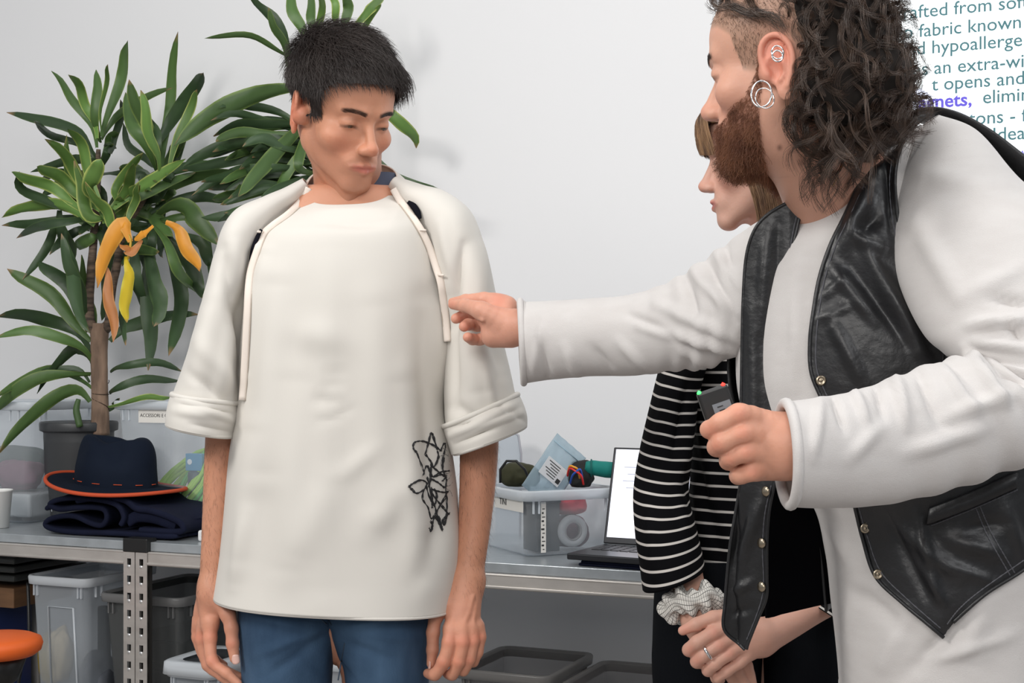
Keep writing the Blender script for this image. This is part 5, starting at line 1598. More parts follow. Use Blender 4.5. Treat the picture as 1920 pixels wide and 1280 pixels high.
c2_ = loft('cuff', cuR, M_cream, top, n=30, m=90, ex=2.1, folds=[(850, 815, 960, 762, 6, .007), (860, 830, 930, 800, 5, -.006), (850, 800, 900, 790, 6, -.005), (900, 800, 975, 775, 6, .006), (930, 760, 980, 790, 5, -.004)], noise=.003, nsc=34, seed=5, thick=.003)
for rows, tt_ in ((cuL, 3), (cuR, 3), (man_rows, len(man_rows) - 1)):
    V, Fs = torus_geo(ring_of(rows, tt_, 90, -.001, 2.2 if rows is not man_rows else 2.5), .0032 if rows is man_rows else .0034, 8)
    if rows is man_rows: pass
    mesh_obj('hem', V, Fs, M_cream, top)
for rows in (cuL, cuR):
    V, Fs = torus_geo(ring_of(rows, 0.2, 80, .0015, 2.1), .0045, 8); V = V + .0012 * snoise(V, 60, 2)[:, None]
    mesh_obj('cuff_fold', V, Fs, M_cream, top)
V, Fs = torus_geo(ring_of(man_rows, 0, 90, 0, 2.5), .0016, 6)
mesh_obj('neck_binding', V, Fs, M_tape, top)
# longer back tail showing at the left hem
V = [P(412, 1110, 2.40), P(450, 1112, 2.40), P(452, 1150, 2.38), P(446, 1146, 2.37), P(428, 1130, 2.36), P(412, 1122, 2.36)]
mod_solidify(mesh_obj('back_tail', np.array(V), [tuple(range(6))], mat('cream_inside', (0.66, 0.58, 0.42), .9), top, False), .002)
caster = raycaster([geo_of(body_o), geo_of(s1), geo_of(s2)])
def tape(pts, wpx, m_, nm, off=.004, n=60, default=2.21, thick=.0022, w2=None):
    q = catmull(pts, n); d = np.array([min(caster(x + o_, y, default) for o_ in (-7, 0, 7)) for x, y in q])
    for _ in range(3): d[1:-1] = np.minimum(d[1:-1], (d[:-2] + d[2:]) / 2)
    T = np.gradient(q, axis=0); T /= np.linalg.norm(T, axis=1)[:, None]
    Np = np.stack([-T[:, 1], T[:, 0]], 1)
    ww = np.interp(np.linspace(0, 1, n), [0, .1, .9, 1], [.9, 1, 1, .9]) * wpx / 2
    if w2 is not None: ww = np.interp(np.linspace(0, 1, n), np.linspace(0, 1, len(w2)), w2) / 2
    V = []
    for f in (-1, -.4, .4, 1):
        qq = q + Np * (f * ww)[:, None]
        V.append([P(x, y, dd - off + (.0012 if abs(f) == 1 else 0)) for (x, y), dd in zip(qq, d)])
    V = np.array(V).transpose(1, 0, 2).reshape(-1, 3)
    Fs = [(i * 4 + j, (i + 1) * 4 + j, (i + 1) * 4 + j + 1, i * 4 + j + 1) for i in range(n - 1) for j in range(3)]
    return mod_solidify(mesh_obj(nm, V, Fs, m_, top), thick, 0)
pL = [(579, 352), (566, 376), (540, 402), (510, 424), (494, 440), (482, 470), (471, 505), (466, 540), (463, 600), (459, 680), (454, 750)]
pR = [(737, 354), (752, 378), (774, 408), (792, 436), (806, 466), (818, 502), (826, 528), (831, 560), (836, 600), (839, 640)]
tape(pL, 13, M_tape, 'seam_tape'); tape(pR, 13, M_tape, 'seam_tape')
M_st = mat('stitch', (0.42, 0.36, 0.30), 0.8)
for pts, dx in ((pL, 7), (pR, -7)):
    q = drape_line(caster, [(x + dx * .9, y + 1) for x, y in pts], 70, .0045, 2.21)
    V, Fs = tube_geo(q, .0009, 6); mesh_obj('seam_line', V, Fs, M_st, top)
tape([(490, 430), (483, 444), (474, 466), (468, 492)], 7, M_slit, 'seam_gap', off=.0065, n=20, w2=[5, 8, 7, 2], thick=.001)
tape([(765, 378), (775, 386), (783, 398), (788, 410)], 12, M_slit, 'seam_gap', off=.0065, n=20, w2=[5, 12, 12, 4], thick=.001)
for x, y in ((826, 515), (793, 431), (488, 434)):
    tape([(x - 6, y), (x + 6, y + 1)], 3, M_tape, 'bar_tack', off=.007, n=4, thick=.002)
# scribbled line drawing printed on the lower right of the top
S_ = lambda *p: [(340 + p[i] / 2.56, 780 + p[i + 1] / 2.56) for i in range(0, len(p), 2)]
M_print = mat('black_print', (0.018, 0.018, 0.020), 0.8)
M_print2 = mat('grey_print', (0.30, 0.29, 0.28), 0.8)
lines = [S_(1165, 275, 1155, 240, 1130, 180, 1114, 155, 1118, 128, 1140, 120, 1175, 125, 1215, 140, 1245, 165), S_(1172, 180, 1185, 130, 1198, 82, 1212, 100, 1226, 160), S_(1172, 180, 1195, 215, 1210, 245, 1235, 200, 1228, 165), S_(1245, 165, 1260, 130, 1266, 150, 1258, 200, 1248, 250),
         S_(1160, 285, 1175, 238, 1190, 262, 1198, 300, 1185, 340), S_(1092, 335, 1115, 322, 1150, 308, 1175, 320, 1165, 350, 1130, 370, 1105, 352, 1092, 335), S_(1198, 240, 1205, 290, 1240, 270, 1285, 262), S_(1200, 300, 1235, 320, 1262, 345), S_(1196, 232, 1230, 262, 1262, 290),
         S_(1175, 330, 1190, 390, 1215, 430, 1230, 480, 1250, 548), S_(1165, 350, 1155, 395, 1185, 440, 1198, 490, 1215, 480, 1240, 520), S_(1200, 340, 1205, 400, 1212, 430), S_(1205, 350, 1240, 362, 1275, 368), S_(1200, 365, 1225, 400, 1255, 440, 1285, 470),
         S_(1272, 300, 1268, 350, 1275, 400, 1272, 470, 1262, 520, 1258, 500, 1285, 465), S_(1196, 552, 1202, 520, 1215, 485, 1235, 440, 1262, 390, 1280, 360), S_(1215, 430, 1228, 380, 1210, 350), S_(1236, 480, 1248, 520, 1252, 548), S_(1196, 500, 1206, 530, 1196, 552, 1190, 535),
         S_(1180, 290, 1190, 330, 1200, 400, 1205, 440), S_(1215, 290, 1250, 280, 1268, 290, 1255, 310), S_(1262, 200, 1255, 250, 1270, 300)]
light = [S_(1245, 190, 1270, 185, 1292, 210, 1298, 245, 1280, 275, 1255, 265, 1245, 230, 1250, 200), S_(1285, 230, 1305, 260, 1308, 300, 1290, 330, 1270, 335), S_(1298, 245, 1290, 290, 1272, 310), S_(1265, 345, 1290, 360, 1300, 385), S_(1250, 150, 1275, 170, 1285, 220)]
for grp, m_, r_ in ((lines, M_print, .0013), (light, M_print2, .0007)):
    parts_ = []
    for ln in grp:
        n = max(10, len(ln) * 7)
        q = drape_line(caster, ln, n, .0034, 2.19)
        tk = r_ * (1 + .35 * np.sin(np.arange(n) * 1.3 + len(ln)))
        parts_.append(tube_geo(q, tk, 5))
        if grp is lines:     # a second, slightly shifted stroke
            q2 = drape_line(caster, [(x + 2.4 * math.sin(i * 2.1 + len(ln)), y + 1.6 * math.cos(i * 1.7)) for i, (x, y) in enumerate(ln)], n, .0034, 2.19)
            parts_.append(tube_geo(q2, tk * .55, 5))
    V, Fs = merge(parts_)
    tag(mesh_obj('scribble_print', V, Fs, m_, top), kind='stuff')
# dark underlayer collar seen inside the neck
usr = [(590, 345, 740, 326, 2.352, .052), (584, 362, 744, 350, 2.345, .060), (580, 385, 746, 375, 2.335, .066)]
loft('undershirt_collar', usr, mat('slate_cotton', (0.06, 0.07, 0.11), .85), man, n=16, m=60, thick=.002)
# ---- jeans
M_jean = mat('denim', (0.028, 0.058, 0.108), 0.85, spec=.2, noise=(11, 0.9, (0.065, 0.120, 0.200), (1, 1, .5)), bump=(420, 0.5, 0.0012, (1, 1, .5)))
jl = [(447, 1090, 640, 1100, 2.30, .100), (448, 1130, 640, 1140, 2.30, .104), (450, 1170, 634, 1176, 2.30, .104), (453, 1220, 627, 1220, 2.30, .100), (456, 1280, 622, 1280, 2.30, .096), (462, 1500, 612, 1500, 2.31, .085), (470, 1750, 600, 1750, 2.33, .07), (478, 2060, 592, 2060, 2.35, .065)]
jr = [(598, 1100, 816, 1110, 2.30, .100), (604, 1140, 814, 1140, 2.30, .104), (616, 1176, 810, 1180, 2.30, .104), (632, 1220, 806, 1220, 2.30, .100), (648, 1280, 803, 1280, 2.30, .096), (652, 1500, 790, 1500, 2.31, .085), (655, 1750, 778, 1750, 2.33, .07), (658, 2060, 770, 2060, 2.35, .065)]
fj = [(620, 1170, 480, 1230, 9, .004), (615, 1185, 500, 1270, 8, -.004), (640, 1180, 760, 1150, 9, .004), (645, 1200, 740, 1240, 9, -.004), (470, 1150, 560, 1180, 8, .003), (690, 1190, 790, 1200, 8, .003), (560, 1240, 600, 1280, 8, .003), (665, 1130, 700, 1160, 7, .002), (600, 1130, 606, 1175, 5, .004)]
A_ = loft('j', jl, None, None, n=90, m=60, folds=fj, noise=.002, nsc=30, seed=2, raw=True)
B_ = loft('j', jr, None, None, n=90, m=60, folds=fj, noise=.002, nsc=30, seed=3, raw=True)
V, Fs = merge([A_[:2], B_[:2]])
jn = mesh_obj('jeans', V, Fs, M_jean, man)
cj = raycaster([(V, Fs)])
for ln in ([(598, 1116), (604, 1140), (622, 1172)], [(646, 1205), (640, 1240), (634, 1275)], [(590, 1126), (592, 1146), (602, 1160), (612, 1170)]):
    q = drape_line(cj, ln, 24, .0008, 2.2); V, Fs = tube_geo(q, .0011, 5); mesh_obj('denim_seam', V, Fs, mat('denim_seam', (0.03, 0.05, 0.08), .8), jn)
M_shoe = mat('dark_shoe', (0.03, 0.03, 0.035), .5)
shoes(man, [(P(535, 0, 2.35)[0], 2.34), (P(714, 0, 2.35)[0], 2.34)], 0.0, M_shoe)
# ================================================================ the bearded man leaning in
SK2 = (0.66, 0.36, 0.26)
M_skin2 = skin_mat('skin_fair', SK2)
man2 = thing('person', 'bearded person with dark curls, black leather vest over white knit shirt, leaning in', 'person', (P(1700, 690, 1.85)[0], 1.85, 0))
R2 = rot(0, 0, 0) @ rot(0, 0, -123) @ rot(8, 0, 0)
H2 = Head(P(1479, 119, 1.68), R2, 1.0, SK2, ear=1.08, flare=4, earz=-.022)
B = Body((P(1300, 0, 1.68)[0], 1.50, P(0, 440, 1.80)[2]), (P(1690, 0, 1.8)[0], 1.90, H2.c[2] + .17), 0.0018)
H2.add(B)
B.chain([pk(1530, 150, 1.71, .058), pk(1548, 250, 1.75, .060), pk(1585, 350, 1.79, .066), pk(1620, 430, 1.82, .075)], .03)
B.cone(P(1482, 248, 1.685), P(1540, 362, 1.755), .040, .046, .035)
B.cone(P(1600, 370, 1.82), P(1690, 300, 1.84), .06, .05, .04)
Vh2, Fh2 = B.mesh(1)
Nh2 = vnormals(Vh2, Fh2)
BR2 = (0.16, 0.055, 0.028)
colh2 = H2.colors(Vh2, beard=(BR2, 0.62), brow=(0.06, 0.035, 0.025), stub=((0.30, 0.20, 0.14), 0.62))
px, py = to_px(Vh2)
g_ = np.exp(-(((px - 1462) / 4.5) ** 2 + ((py - 277) / 5.5) ** 2))[:, None] * (Vh2[:, 1:2] < 1.72) * .8
colh2 = colh2 * (1 - g_) + g_ * np.array((.14, .06, .04))
far_hand = hand_body(
    [[(935, 600, 2.10, 24), (902, 582, 2.10, 17), (872, 573, 2.13, 12.5), (849, 571, 2.165, 9)],
     [(942, 572, 2.15, 19), (908, 562, 2.15, 14), (873, 563, 2.17, 11), (848, 566, 2.185, 8)],
     [(925, 588, 2.16, 15), (886, 592, 2.175, 11), (866, 594, 2.17, 10.5), (855, 597, 2.155, 10)],
     [(925, 606, 2.15, 14), (895, 610, 2.16, 11), (878, 608, 2.145, 10.5), (870, 612, 2.13, 10)],
     [(925, 628, 2.13, 13), (900, 636, 2.14, 10.5), (886, 636, 2.13, 10), (877, 632, 2.115, 9.5)]],
    [[(1010, 612, 2.08, 34), (965, 611, 2.10, 33), (935, 606, 2.12, 28), (915, 596, 2.13, 22)], [(955, 625, 2.105, 26), (925, 628, 2.11, 24)], [(950, 575, 2.14, 21), (925, 566, 2.15, 16)]], 0.0016,
    extra=[((878, 580, 2.115), (905, 600, 2.088), .003)])
near_hand = hand_body(
    [[(1404, 780, 1.432, 20), (1385, 776, 1.425, 19), (1352, 792, 1.428, 17.5), (1330, 805, 1.440, 16), (1338, 802, 1.468, 14)],
     [(1410, 812, 1.430, 20), (1392, 812, 1.424, 19), (1356, 828, 1.428, 18), (1344, 838, 1.442, 17), (1356, 838, 1.472, 14)],
     [(1412, 848, 1.434, 18), (1396, 848, 1.428, 18), (1372, 856, 1.434, 17), (1366, 864, 1.448, 16), (1380, 862, 1.472, 13)],
     [(1418, 882, 1.442, 17), (1408, 884, 1.438, 17), (1390, 890, 1.444, 16), (1384, 892, 1.456, 15), (1398, 888, 1.476, 12)],
     [(1440, 800, 1.47, 20), (1400, 800, 1.49, 18), (1362, 800, 1.495, 16), (1345, 795, 1.488, 13)]],
    [[(1500, 832, 1.450, 58), (1478, 828, 1.448, 54), (1455, 810, 1.448, 38), (1415, 786, 1.440, 24)], [(1478, 835, 1.448, 50), (1450, 830, 1.444, 36), (1415, 816, 1.438, 24)], [(1478, 838, 1.448, 50), (1450, 846, 1.448, 36), (1415, 850, 1.442, 24)], [(1478, 845, 1.452, 48), (1450, 866, 1.455, 32), (1418, 880, 1.450, 22)]], 0.0015,
    )
Bt = Body((P(1440, 0, 1.9)[0], 1.68, 0.04), (P(1960, 0, 1.9)[0], 2.06, 1.50), 0.010)
Bt.ell(P(1690, 620, 1.87), (.15, .10, .22), None, .03); Bt.ell(P(1760, 1000, 1.88), (.12, .09, .22), None, .05); Bt.ell(P(1770, 1250, 1.88), (.12, .09, .14), None, .05)
Bt.chain([pk(1690, 1300, 1.88, .07), pk(1690, 1900, 1.88, .055), pk(1690, 2380, 1.88, .04)], .03); Bt.chain([pk(1850, 1300, 1.88, .07), pk(1850, 1900, 1.88, .055), pk(1850, 2380, 1.88, .04)], .03)
trunk2 = Bt.mesh(1)
a1 = ua([(1500, 520, 1.88, .045), (1330, 590, 1.93, .038), (1150, 625, 2.02, .034), (1000, 620, 2.08, .028)])
a2 = ua([(1760, 380, 1.74, .05), (1930, 640, 1.58, .045), (1880, 740, 1.54, .04), (1600, 840, 1.47, .036), (1495, 835, 1.45, .032)])
Vb2, Fb2 = merge([(Vh2, Fh2), far_hand, near_hand, trunk2, a1, a2])
c_ = np.concatenate([colh2, skin_col(far_hand[0], (.62, .31, .22), 5, [(935, 562, 16), (860, 596, 9), (870, 612, 9), (878, 634, 9), (848, 570, 9)]),
                     skin_col(near_hand[0], (.64, .32, .22), 6, [(1386, 776, 16), (1392, 812, 15), (1398, 848, 14), (1410, 884, 14), (1332, 806, 16), (1344, 838, 14), (1368, 864, 12)]),
                     np.tile(SK2, (len(trunk2[0]) + len(a1[0]) + len(a2[0]), 1))])
mesh_obj('body', Vb2, Fb2, M_skin2, man2, True, None, c_)
H2.eyes(man2, look=(0, -1, -.2))
L2 = H2.loc(Vh2)
# beard
M_beard = mat('beard_hair', (0.17, 0.062, 0.030), 0.5, noise=(40, 0.8, (0.32, 0.14, 0.07)))
bmk = H2.beard_mask(Vh2)
cand = np.nonzero(bmk > .35)[0]
low = np.clip((-.055 - L2[:, 2]) / .04, 0, 1)
idx = rg.choice(cand, 16000)
N0 = Nh2[idx]; lw = low[idx][:, None]
dl = np.stack([np.zeros(len(idx)), -.35 + 0 * lw[:, 0], -1.0 + 0 * lw[:, 0]], 1) @ H2.R.T
d = dl + N0 * 0.45 + rg.normal(size=dl.shape) * .38
d /= np.linalg.norm(d, axis=1, keepdims=True)
Lb = (.0035 + .012 * lw * rg.uniform(.5, 1.2, lw.shape)) 
t = np.linspace(0, 1, 6)[None, :, None]
cur = rg.normal(size=d.shape) * .5
p = Vh2[idx][:, None] + d[:, None] * Lb[:, None] * t + cur[:, None] * Lb[:, None] * np.sin(t * 3.0) * .35
V, Fs = strands(p, .00026, .00012)
mesh_obj('beard', V, Fs, M_beard, man2)
# clipped hair at the temple
M_clip = mat('clipped_hair', (0.16, 0.10, 0.065), 0.5)
hm2 = H2.hair_mask(Vh2)
near = L2[:, 0] * 1.0
idx = rg.choice(np.nonzero((hm2 > .4) & (L2[:, 2] < .115))[0], 9000)
d = (np.stack([np.zeros(len(idx)), np.full(len(idx), .3), np.full(len(idx), -.8)], 1) @ H2.R.T) + Nh2[idx] * .5 + rg.normal(size=(len(idx), 3)) * .3
p = Vh2[idx][:, None] + d[:, None] * .005 * np.linspace(0, 1, 3)[None, :, None]
V, Fs = strands(p, .00018, .0001); mesh_obj('clipped_hair', V, Fs, M_clip, man2)
# curly mop: dark core volume + several thousand curls
M_curl = mat('curly_hair', (0.036, 0.022, 0.016), 0.34, noise=(45, 0.9, (0.11, 0.070, 0.050)))
cH = H2.c
core = Body((P(1330, 0, 1.7)[0], 1.50, P(0, 300, 1.75)[2]), (P(1720, 0, 1.75)[0], 1.95, P(0, -140, 1.7)[2]), 0.004)
for c_, r_ in (((.0, .068, .045), (.084, .054, .082)), ((.0, .015, .112), (.070, .078, .030)), ((.0, .085, -.045), (.062, .055, .055)), ((.045, .066, -.045), (.040, .036, .050))):
    core.ell(H2.w(c_), r_, H2.R, .02)
core.ell(P(1592, 190, 1.675), (.040, .050, .042), None, .02)
core.ell(P(1575, 225, 1.655), (.026, .030, .032), None, .02)
cV, cF = core.mesh(1)
cN = vnormals(cV, cF)
cV = cV + cN * (.003 * snoise(cV, 120, 4, 3))[:, None]
N_L = 660; PER = 16
roots = rg.choice(len(cV), N_L)
cand = []
for r in roots:
    x_, y_ = to_px(cV[r]); 
    cand.append(r)
roots = np.array(cand)
lock_p = []; lock_r = []
m_ = 22
t = np.linspace(0, 1, m_)
for r in roots:
    p0 = cV[r] * 1.0; n0 = cN[r]
    x_, y_ = to_px(p0)
    front = x_ < 1490
    L = rg.uniform(.040, .085) if not front else rg.uniform(.025, .05)
    down = np.array([0.25 if x_ > 1560 else -0.05, 0, -1.0])
    if front: down = np.array([-0.7, -.1, 0.1]) if y_ < 30 else np.array([.5, 0, -.3])
    if y_ > 235: L *= .75
    dirn = n0 * .55 + down * .8 + rg.normal(size=3) * .35
    dirn /= np.linalg.norm(dirn)
    u = np.cross(dirn, rg.normal(size=3)); u /= np.linalg.norm(u); v = np.cross(dirn, u)
    Rr = rg.uniform(.004, .010) ; turns = rg.uniform(.8, 1.7) * 6.28
    if x_ < 1530: L *= .7
    if x_ > 1600: L *= .5
    ph = rg.uniform(0, 6.28)
    base = p0[None] - n0[None] * .004 + dirn[None] * (L * t)[:, None] + np.array([0, 0, -.35]) * (L * t ** 2)[:, None]
    exy = to_px(base[-1])
    if exy[0] < 1482 and exy[1] > 35 and x_ > 1460: continue
    for k in range(PER):
        jr = rg.normal(size=3) * .0013; ja = rg.normal() * .16; jR = Rr * rg.uniform(.8, 1.2)
        env = np.clip(t * 3, 0, 1) * (1 + t * .6)
        a = ph + turns * t * rg.uniform(.93, 1.07) + ja
        q = base + jr * (.5 + .8 * t)[:, None] + (jR * env)[:, None] * (np.cos(a)[:, None] * u + np.sin(a)[:, None] * v)
        lock_p.append(q)
        lock_r.append(rg.uniform(.00026, .00050))
# long loose curls on the neck and fly-aways against the screen
def curl(pts, n, spread, rad, nm=None):
    q = catmull([P(*x) for x in pts], m_)
    for _ in range(n):
        o = rg.normal(size=3) * spread
        w_ = rg.normal(size=3) * spread * .9
        lock_p.append(q + o * (0.4 + t[:, None]) + w_ * np.sin(t * rg.uniform(3, 8) + rg.uniform(0, 3))[:, None])
        lock_r.append(rad * rg.uniform(.7, 1.2))
for c in ([(1500, 190, 1.62), (1480, 205, 1.61), (1475, 235, 1.61), (1490, 262, 1.61), (1520, 285, 1.62), (1540, 280, 1.62)],
          [(1520, 190, 1.62), (1495, 215, 1.61), (1490, 245, 1.60), (1510, 285, 1.61), (1545, 300, 1.62), (1562, 288, 1.62), (1555, 275, 1.63)],
          [(1540, 200, 1.62), (1515, 230, 1.60), (1515, 262, 1.60), (1540, 290, 1.61), (1560, 292, 1.62)],
          [(1560, 210, 1.63), (1540, 240, 1.61), (1550, 270, 1.61), (1580, 275, 1.62), (1590, 262, 1.63)],
          [(1590, 210, 1.64), (1570, 240, 1.62), (1590, 270, 1.62), (1612, 272, 1.63), (1605, 255, 1.64)],
          [(1620, 190, 1.66), (1600, 220, 1.63), (1618, 245, 1.63), (1640, 235, 1.64), (1635, 220, 1.65)],
          [(1525, 130, 1.62), (1510, 150, 1.60), (1515, 175, 1.60), (1530, 185, 1.61), (1540, 170, 1.62)],
          [(1500, 50, 1.60), (1515, 80, 1.58), (1505, 110, 1.59), (1525, 140, 1.60), (1515, 165, 1.61)],
          [(1500, 40, 1.60), (1530, 80, 1.58), (1510, 120, 1.58), (1540, 150, 1.59), (1525, 185, 1.60)],
          [(1345, -12, 1.66), (1335, 2, 1.65), (1350, 14, 1.64), (1385, 12, 1.63), (1420, 30, 1.62), (1440, 20, 1.63)],
          [(1370, -15, 1.66), (1365, 5, 1.64), (1395, 25, 1.62), (1430, 28, 1.61), (1460, 45, 1.60)],
          [(1400, -10, 1.64), (1420, 20, 1.61), (1450, 30, 1.60), (1475, 60, 1.59)]):
    curl(c, 34, .0022, .00036)
for k in range(80):     # fly-aways on the right outline
    y0 = rg.uniform(-10, 210); x0 = 1640 + 30 * math.sin(y0 / 75) ; L = rg.uniform(18, 62)
    a = rg.uniform(-.5, 1.1)
    curl([(x0, y0, 1.74), (x0 + L * .6, y0 + L * .25 * math.sin(a), 1.74), (x0 + L, y0 + L * math.sin(a), 1.75), (x0 + L * rg.uniform(.5, 1.0), y0 + L * (math.sin(a) + .5), 1.75)], 3, .0012, .00016)
for c in ([(1660, 150, 1.74), (1690, 185, 1.75), (1720, 205, 1.76), (1745, 212, 1.77)], [(1650, 180, 1.74), (1685, 205, 1.75), (1715, 214, 1.76), (1740, 205, 1.77)], [(1640, 195, 1.72), (1670, 215, 1.73), (1700, 210, 1.75), (1725, 196, 1.76)]):
    curl(c, 40, .0045, .00034)
lp = np.array(lock_p); lr = np.array(lock_r)
hV = strands(lp, lr, .00010)
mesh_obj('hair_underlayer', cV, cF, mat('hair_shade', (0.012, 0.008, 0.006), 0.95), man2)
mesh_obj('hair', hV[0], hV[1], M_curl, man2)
eyebrows(H2, Vh2, Nh2, L2, man2, M_curl)
# earrings
M_silver = mat('silver', (0.85, 0.85, 0.86), 0.12, 1.0)
def ringat(px_, py_, d, rx, ry, r, tilt, nm='earring', parent=man2, yaw=0.0, material=None):
    c = P(px_, py_, d); a = np.linspace(0, 2 * math.pi, 40, endpoint=False); k = d / F
    q = np.stack([rx * k * np.cos(a), rx * k * .35 * np.sin(a * 1 + yaw), ry * k * np.sin(a)], -1) @ rot(0, tilt, 0).T + c
    V, Fs = torus_geo(q, r); return mesh_obj(nm, V, Fs, material or M_silver, parent)
ringat(1428, 176, 1.585, 19, 26, .0011, 10)
ringat(1434, 184, 1.58, 17, 20, .0007, -12)
ringat(1458, 98, 1.575, 11, 13, .0009, 0); ringat(1458, 105, 1.572, 10, 11, .0010, 8)
# fine gold chain at the neck
q = drape_line(raycaster([(Vh2, Fh2)]), [(1592, 265), (1585, 295), (1570, 330), (1562, 350)], 60, .0012, 1.74)
V, Fs = tube_geo(q, .0007 * (1 + .5 * np.sin(np.arange(60) * 2.2)), 6); mesh_obj('neck_chain', V, Fs, mat('gold', (.7, .42, .16), .25, 1.0), man2)

# ---- white knit shirt
M_knit = mat('white_knit', (0.60, 0.575, 0.56), 0.9, noise=(22, 0.5, (0.55, 0.52, 0.505), (1, 1, 3)), bump=(800, 0.45, 0.0010, (1, 1, 1.6)), sheen=0.15)
shirt = bpy.data.objects.new('shirt', None); link(shirt, man2); shirt.empty_display_size = .05
tr2 = [(1492, 404, 1715, 245, 1.815, .078, -.01), (1462, 440, 1780, 262, 1.82, .10, -.02), (1430, 490, 1850, 330, 1.83, .13, -.03), (1408, 560, 1930, 430, 1.84, .15, -.04), (1400, 640, 1960, 550, 1.84, .165, -.04), (1405, 740, 1985, 690, 1.84, .17, -.04), (1440, 840, 1985, 810, 1.84, .17, -.03), (1530, 940, 1975, 930, 1.84, .165), (1562, 1040, 1965, 1040, 1.84, .165), (1574, 1140, 1960, 1140, 1.84, .165), (1582, 1230, 1960, 1200, 1.84, .165, 0, .004), (1588, 1310, 1960, 1225, 1.84, .165, 0, .02)]
ft = [(1620, 1010, 1590, 1260, 16, .005), (1700, 1150, 1650, 1270, 18, .006), (1800, 1160, 1700, 1270, 14, -.006), (1850, 1130, 1800, 1230, 18, .006), (1545, 960, 1600, 1060, 9, .005), (1740, 1240, 1900, 1190, 10, .005), (1600, 1100, 1700, 1180, 14, -.005), (1500, 560, 1490, 730, 10, .006), (1515, 480, 1500, 640, 9, -.004), (1490, 640, 1500, 740, 8, -.005)]
sh = loft('shirt_body', tr2, M_knit, shirt, n=130, m=110, ex=2.3, folds=[f_[:5] + (f_[5] * 1.5,) for f_ in ft], noise=.0030, nsc=22, seed=3, thick=.0018)
V, Fs = torus_geo(ring_of(tr2, 0, 80, .001, 2.3), .0032, 8); mesh_obj('neck_roll', V, Fs, M_knit, shirt)
V, Fs = torus_geo(ring_of(tr2, len(tr2) - 1, 100, 0, 2.3), .003, 8); mesh_obj('hem', V, Fs, M_knit, shirt)
# far sleeve
fs = [(1500, 380, 1480, 700, 1.855, .10), (1452, 402, 1430, 672, 1.86, .105), (1398, 434, 1388, 662, 1.875, .10), (1330, 482, 1325, 688, 1.905, .092), (1258, 526, 1258, 694, 1.945, .084), (1180, 551, 1180, 703, 1.99, .076), (1100, 559, 1100, 704, 2.03, .070), (1020, 564, 1024, 710, 2.065, .064), (975, 566, 982, 716, 2.085, .062)]
ff = [(1200, 610, 1390, 660, 9, .009), (1230, 570, 1390, 640, 10, .007), (1290, 500, 1380, 590, 9, .007), (1320, 480, 1390, 620, 8, -.006), (1180, 590, 1290, 640, 7, -.007), (1340, 470, 1390, 540, 7, .005), (1010, 640, 1030, 712, 8, -.006), (1060, 650, 1085, 705, 9, .005), (1110, 650, 1150, 700, 9, -.005), (1160, 640, 1220, 695, 9, .005), (1020, 600, 1000, 700, 8, .004), (1280, 505, 1310, 600, 8, -.005), (1360, 450, 1370, 520, 6, -.005), (1270, 650, 1340, 690, 9, .004)]
s3 = loft('sleeve', fs, M_knit, shirt, n=130, m=80, folds=[f_[:5] + (f_[5] * 1.3,) for f_ in ff], noise=.0030, nsc=24, seed=8, thick=.0018, gather=[(.42, .12, .0022, 95)])
V, Fs = torus_geo(ring_of(fs, len(fs) - 1, 70, .0015), .0052, 10); mesh_obj('cuff_roll', V, Fs, M_knit, shirt)
V, Fs = torus_geo(ring_of(fs, len(fs) - 1.28, 70, .0008), .0012, 6); mesh_obj('cuff_seam', V, Fs, M_knit, shirt)
# near sleeve
nsv = [(1712, 250, 1752, 220, 1.765, .045), (1690, 318, 1818, 250, 1.745, .075), (1676, 420, 1900, 342, 1.70, .092), (1690, 530, 1995, 415, 1.655, .095), (1740, 625, 2055, 550, 1.61, .090), (1800, 672, 2085, 720, 1.575, .082), (1822, 668, 2020, 838, 1.555, .074), (1790, 672, 1910, 872, 1.535, .068), (1700, 702, 1785, 915, 1.51, .060), (1610, 734, 1655, 941, 1.485, .055), (1540, 748, 1550, 946, 1.465, .053), (1474, 758, 1480, 944, 1.45, .053)]
fn = [(1820, 610, 1930, 600, 9, .010), (1830, 640, 1935, 660, 9, .009), (1850, 690, 1935, 720, 9, -.007), (1810, 650, 1880, 760, 9, .007), (1760, 680, 1830, 780, 8, .006), (1720, 695, 1760, 800, 8, -.005), (1680, 705, 1700, 800, 8, .006), (1640, 718, 1655, 790, 7, -.005), (1600, 730, 1625, 800, 8, .005), (1560, 742, 1580, 810, 7, -.005), (1540, 745, 1520, 860, 9, .004), (1860, 560, 1930, 570, 8, -.008), (1780, 780, 1900, 740, 12, .006), (1700, 850, 1850, 800, 14, .005), (1590, 860, 1650, 800, 12, .004), (1800, 560, 1920, 500, 14, .004), (1740, 330, 1870, 360, 20, .004), (1720, 420, 1800, 560, 18, .005), (1880, 600, 1920, 640, 6, -.008)]
s4 = loft('sleeve', nsv, M_knit, shirt, n=170, m=100, folds=[f_[:5] + (f_[5] * 1.5,) for f_ in fn], noise=.0032, nsc=24, seed=11, thick=.0018, gather=[(.50, .06, .004, 120), (.66, .12, .0022, 110)])
V, Fs = torus_geo(ring_of(nsv, len(nsv) - 1, 80, .0015), .0056, 10); mesh_obj('cuff_roll', V, Fs, M_knit, shirt)
V, Fs = torus_geo(ring_of(nsv, len(nsv) - 1.22, 80, .0006), .0012, 6); mesh_obj('cuff_seam', V, Fs, M_knit, shirt)
ray2 = raycaster([geo_of(sh), geo_of(s3)])
rayn = raycaster([geo_of(s4), geo_of(sh)])
q = drape_line(rayn, [(1812, 262), (1760, 285), (1722, 330), (1706, 390), (1712, 440)], 90, .0012, 1.7)
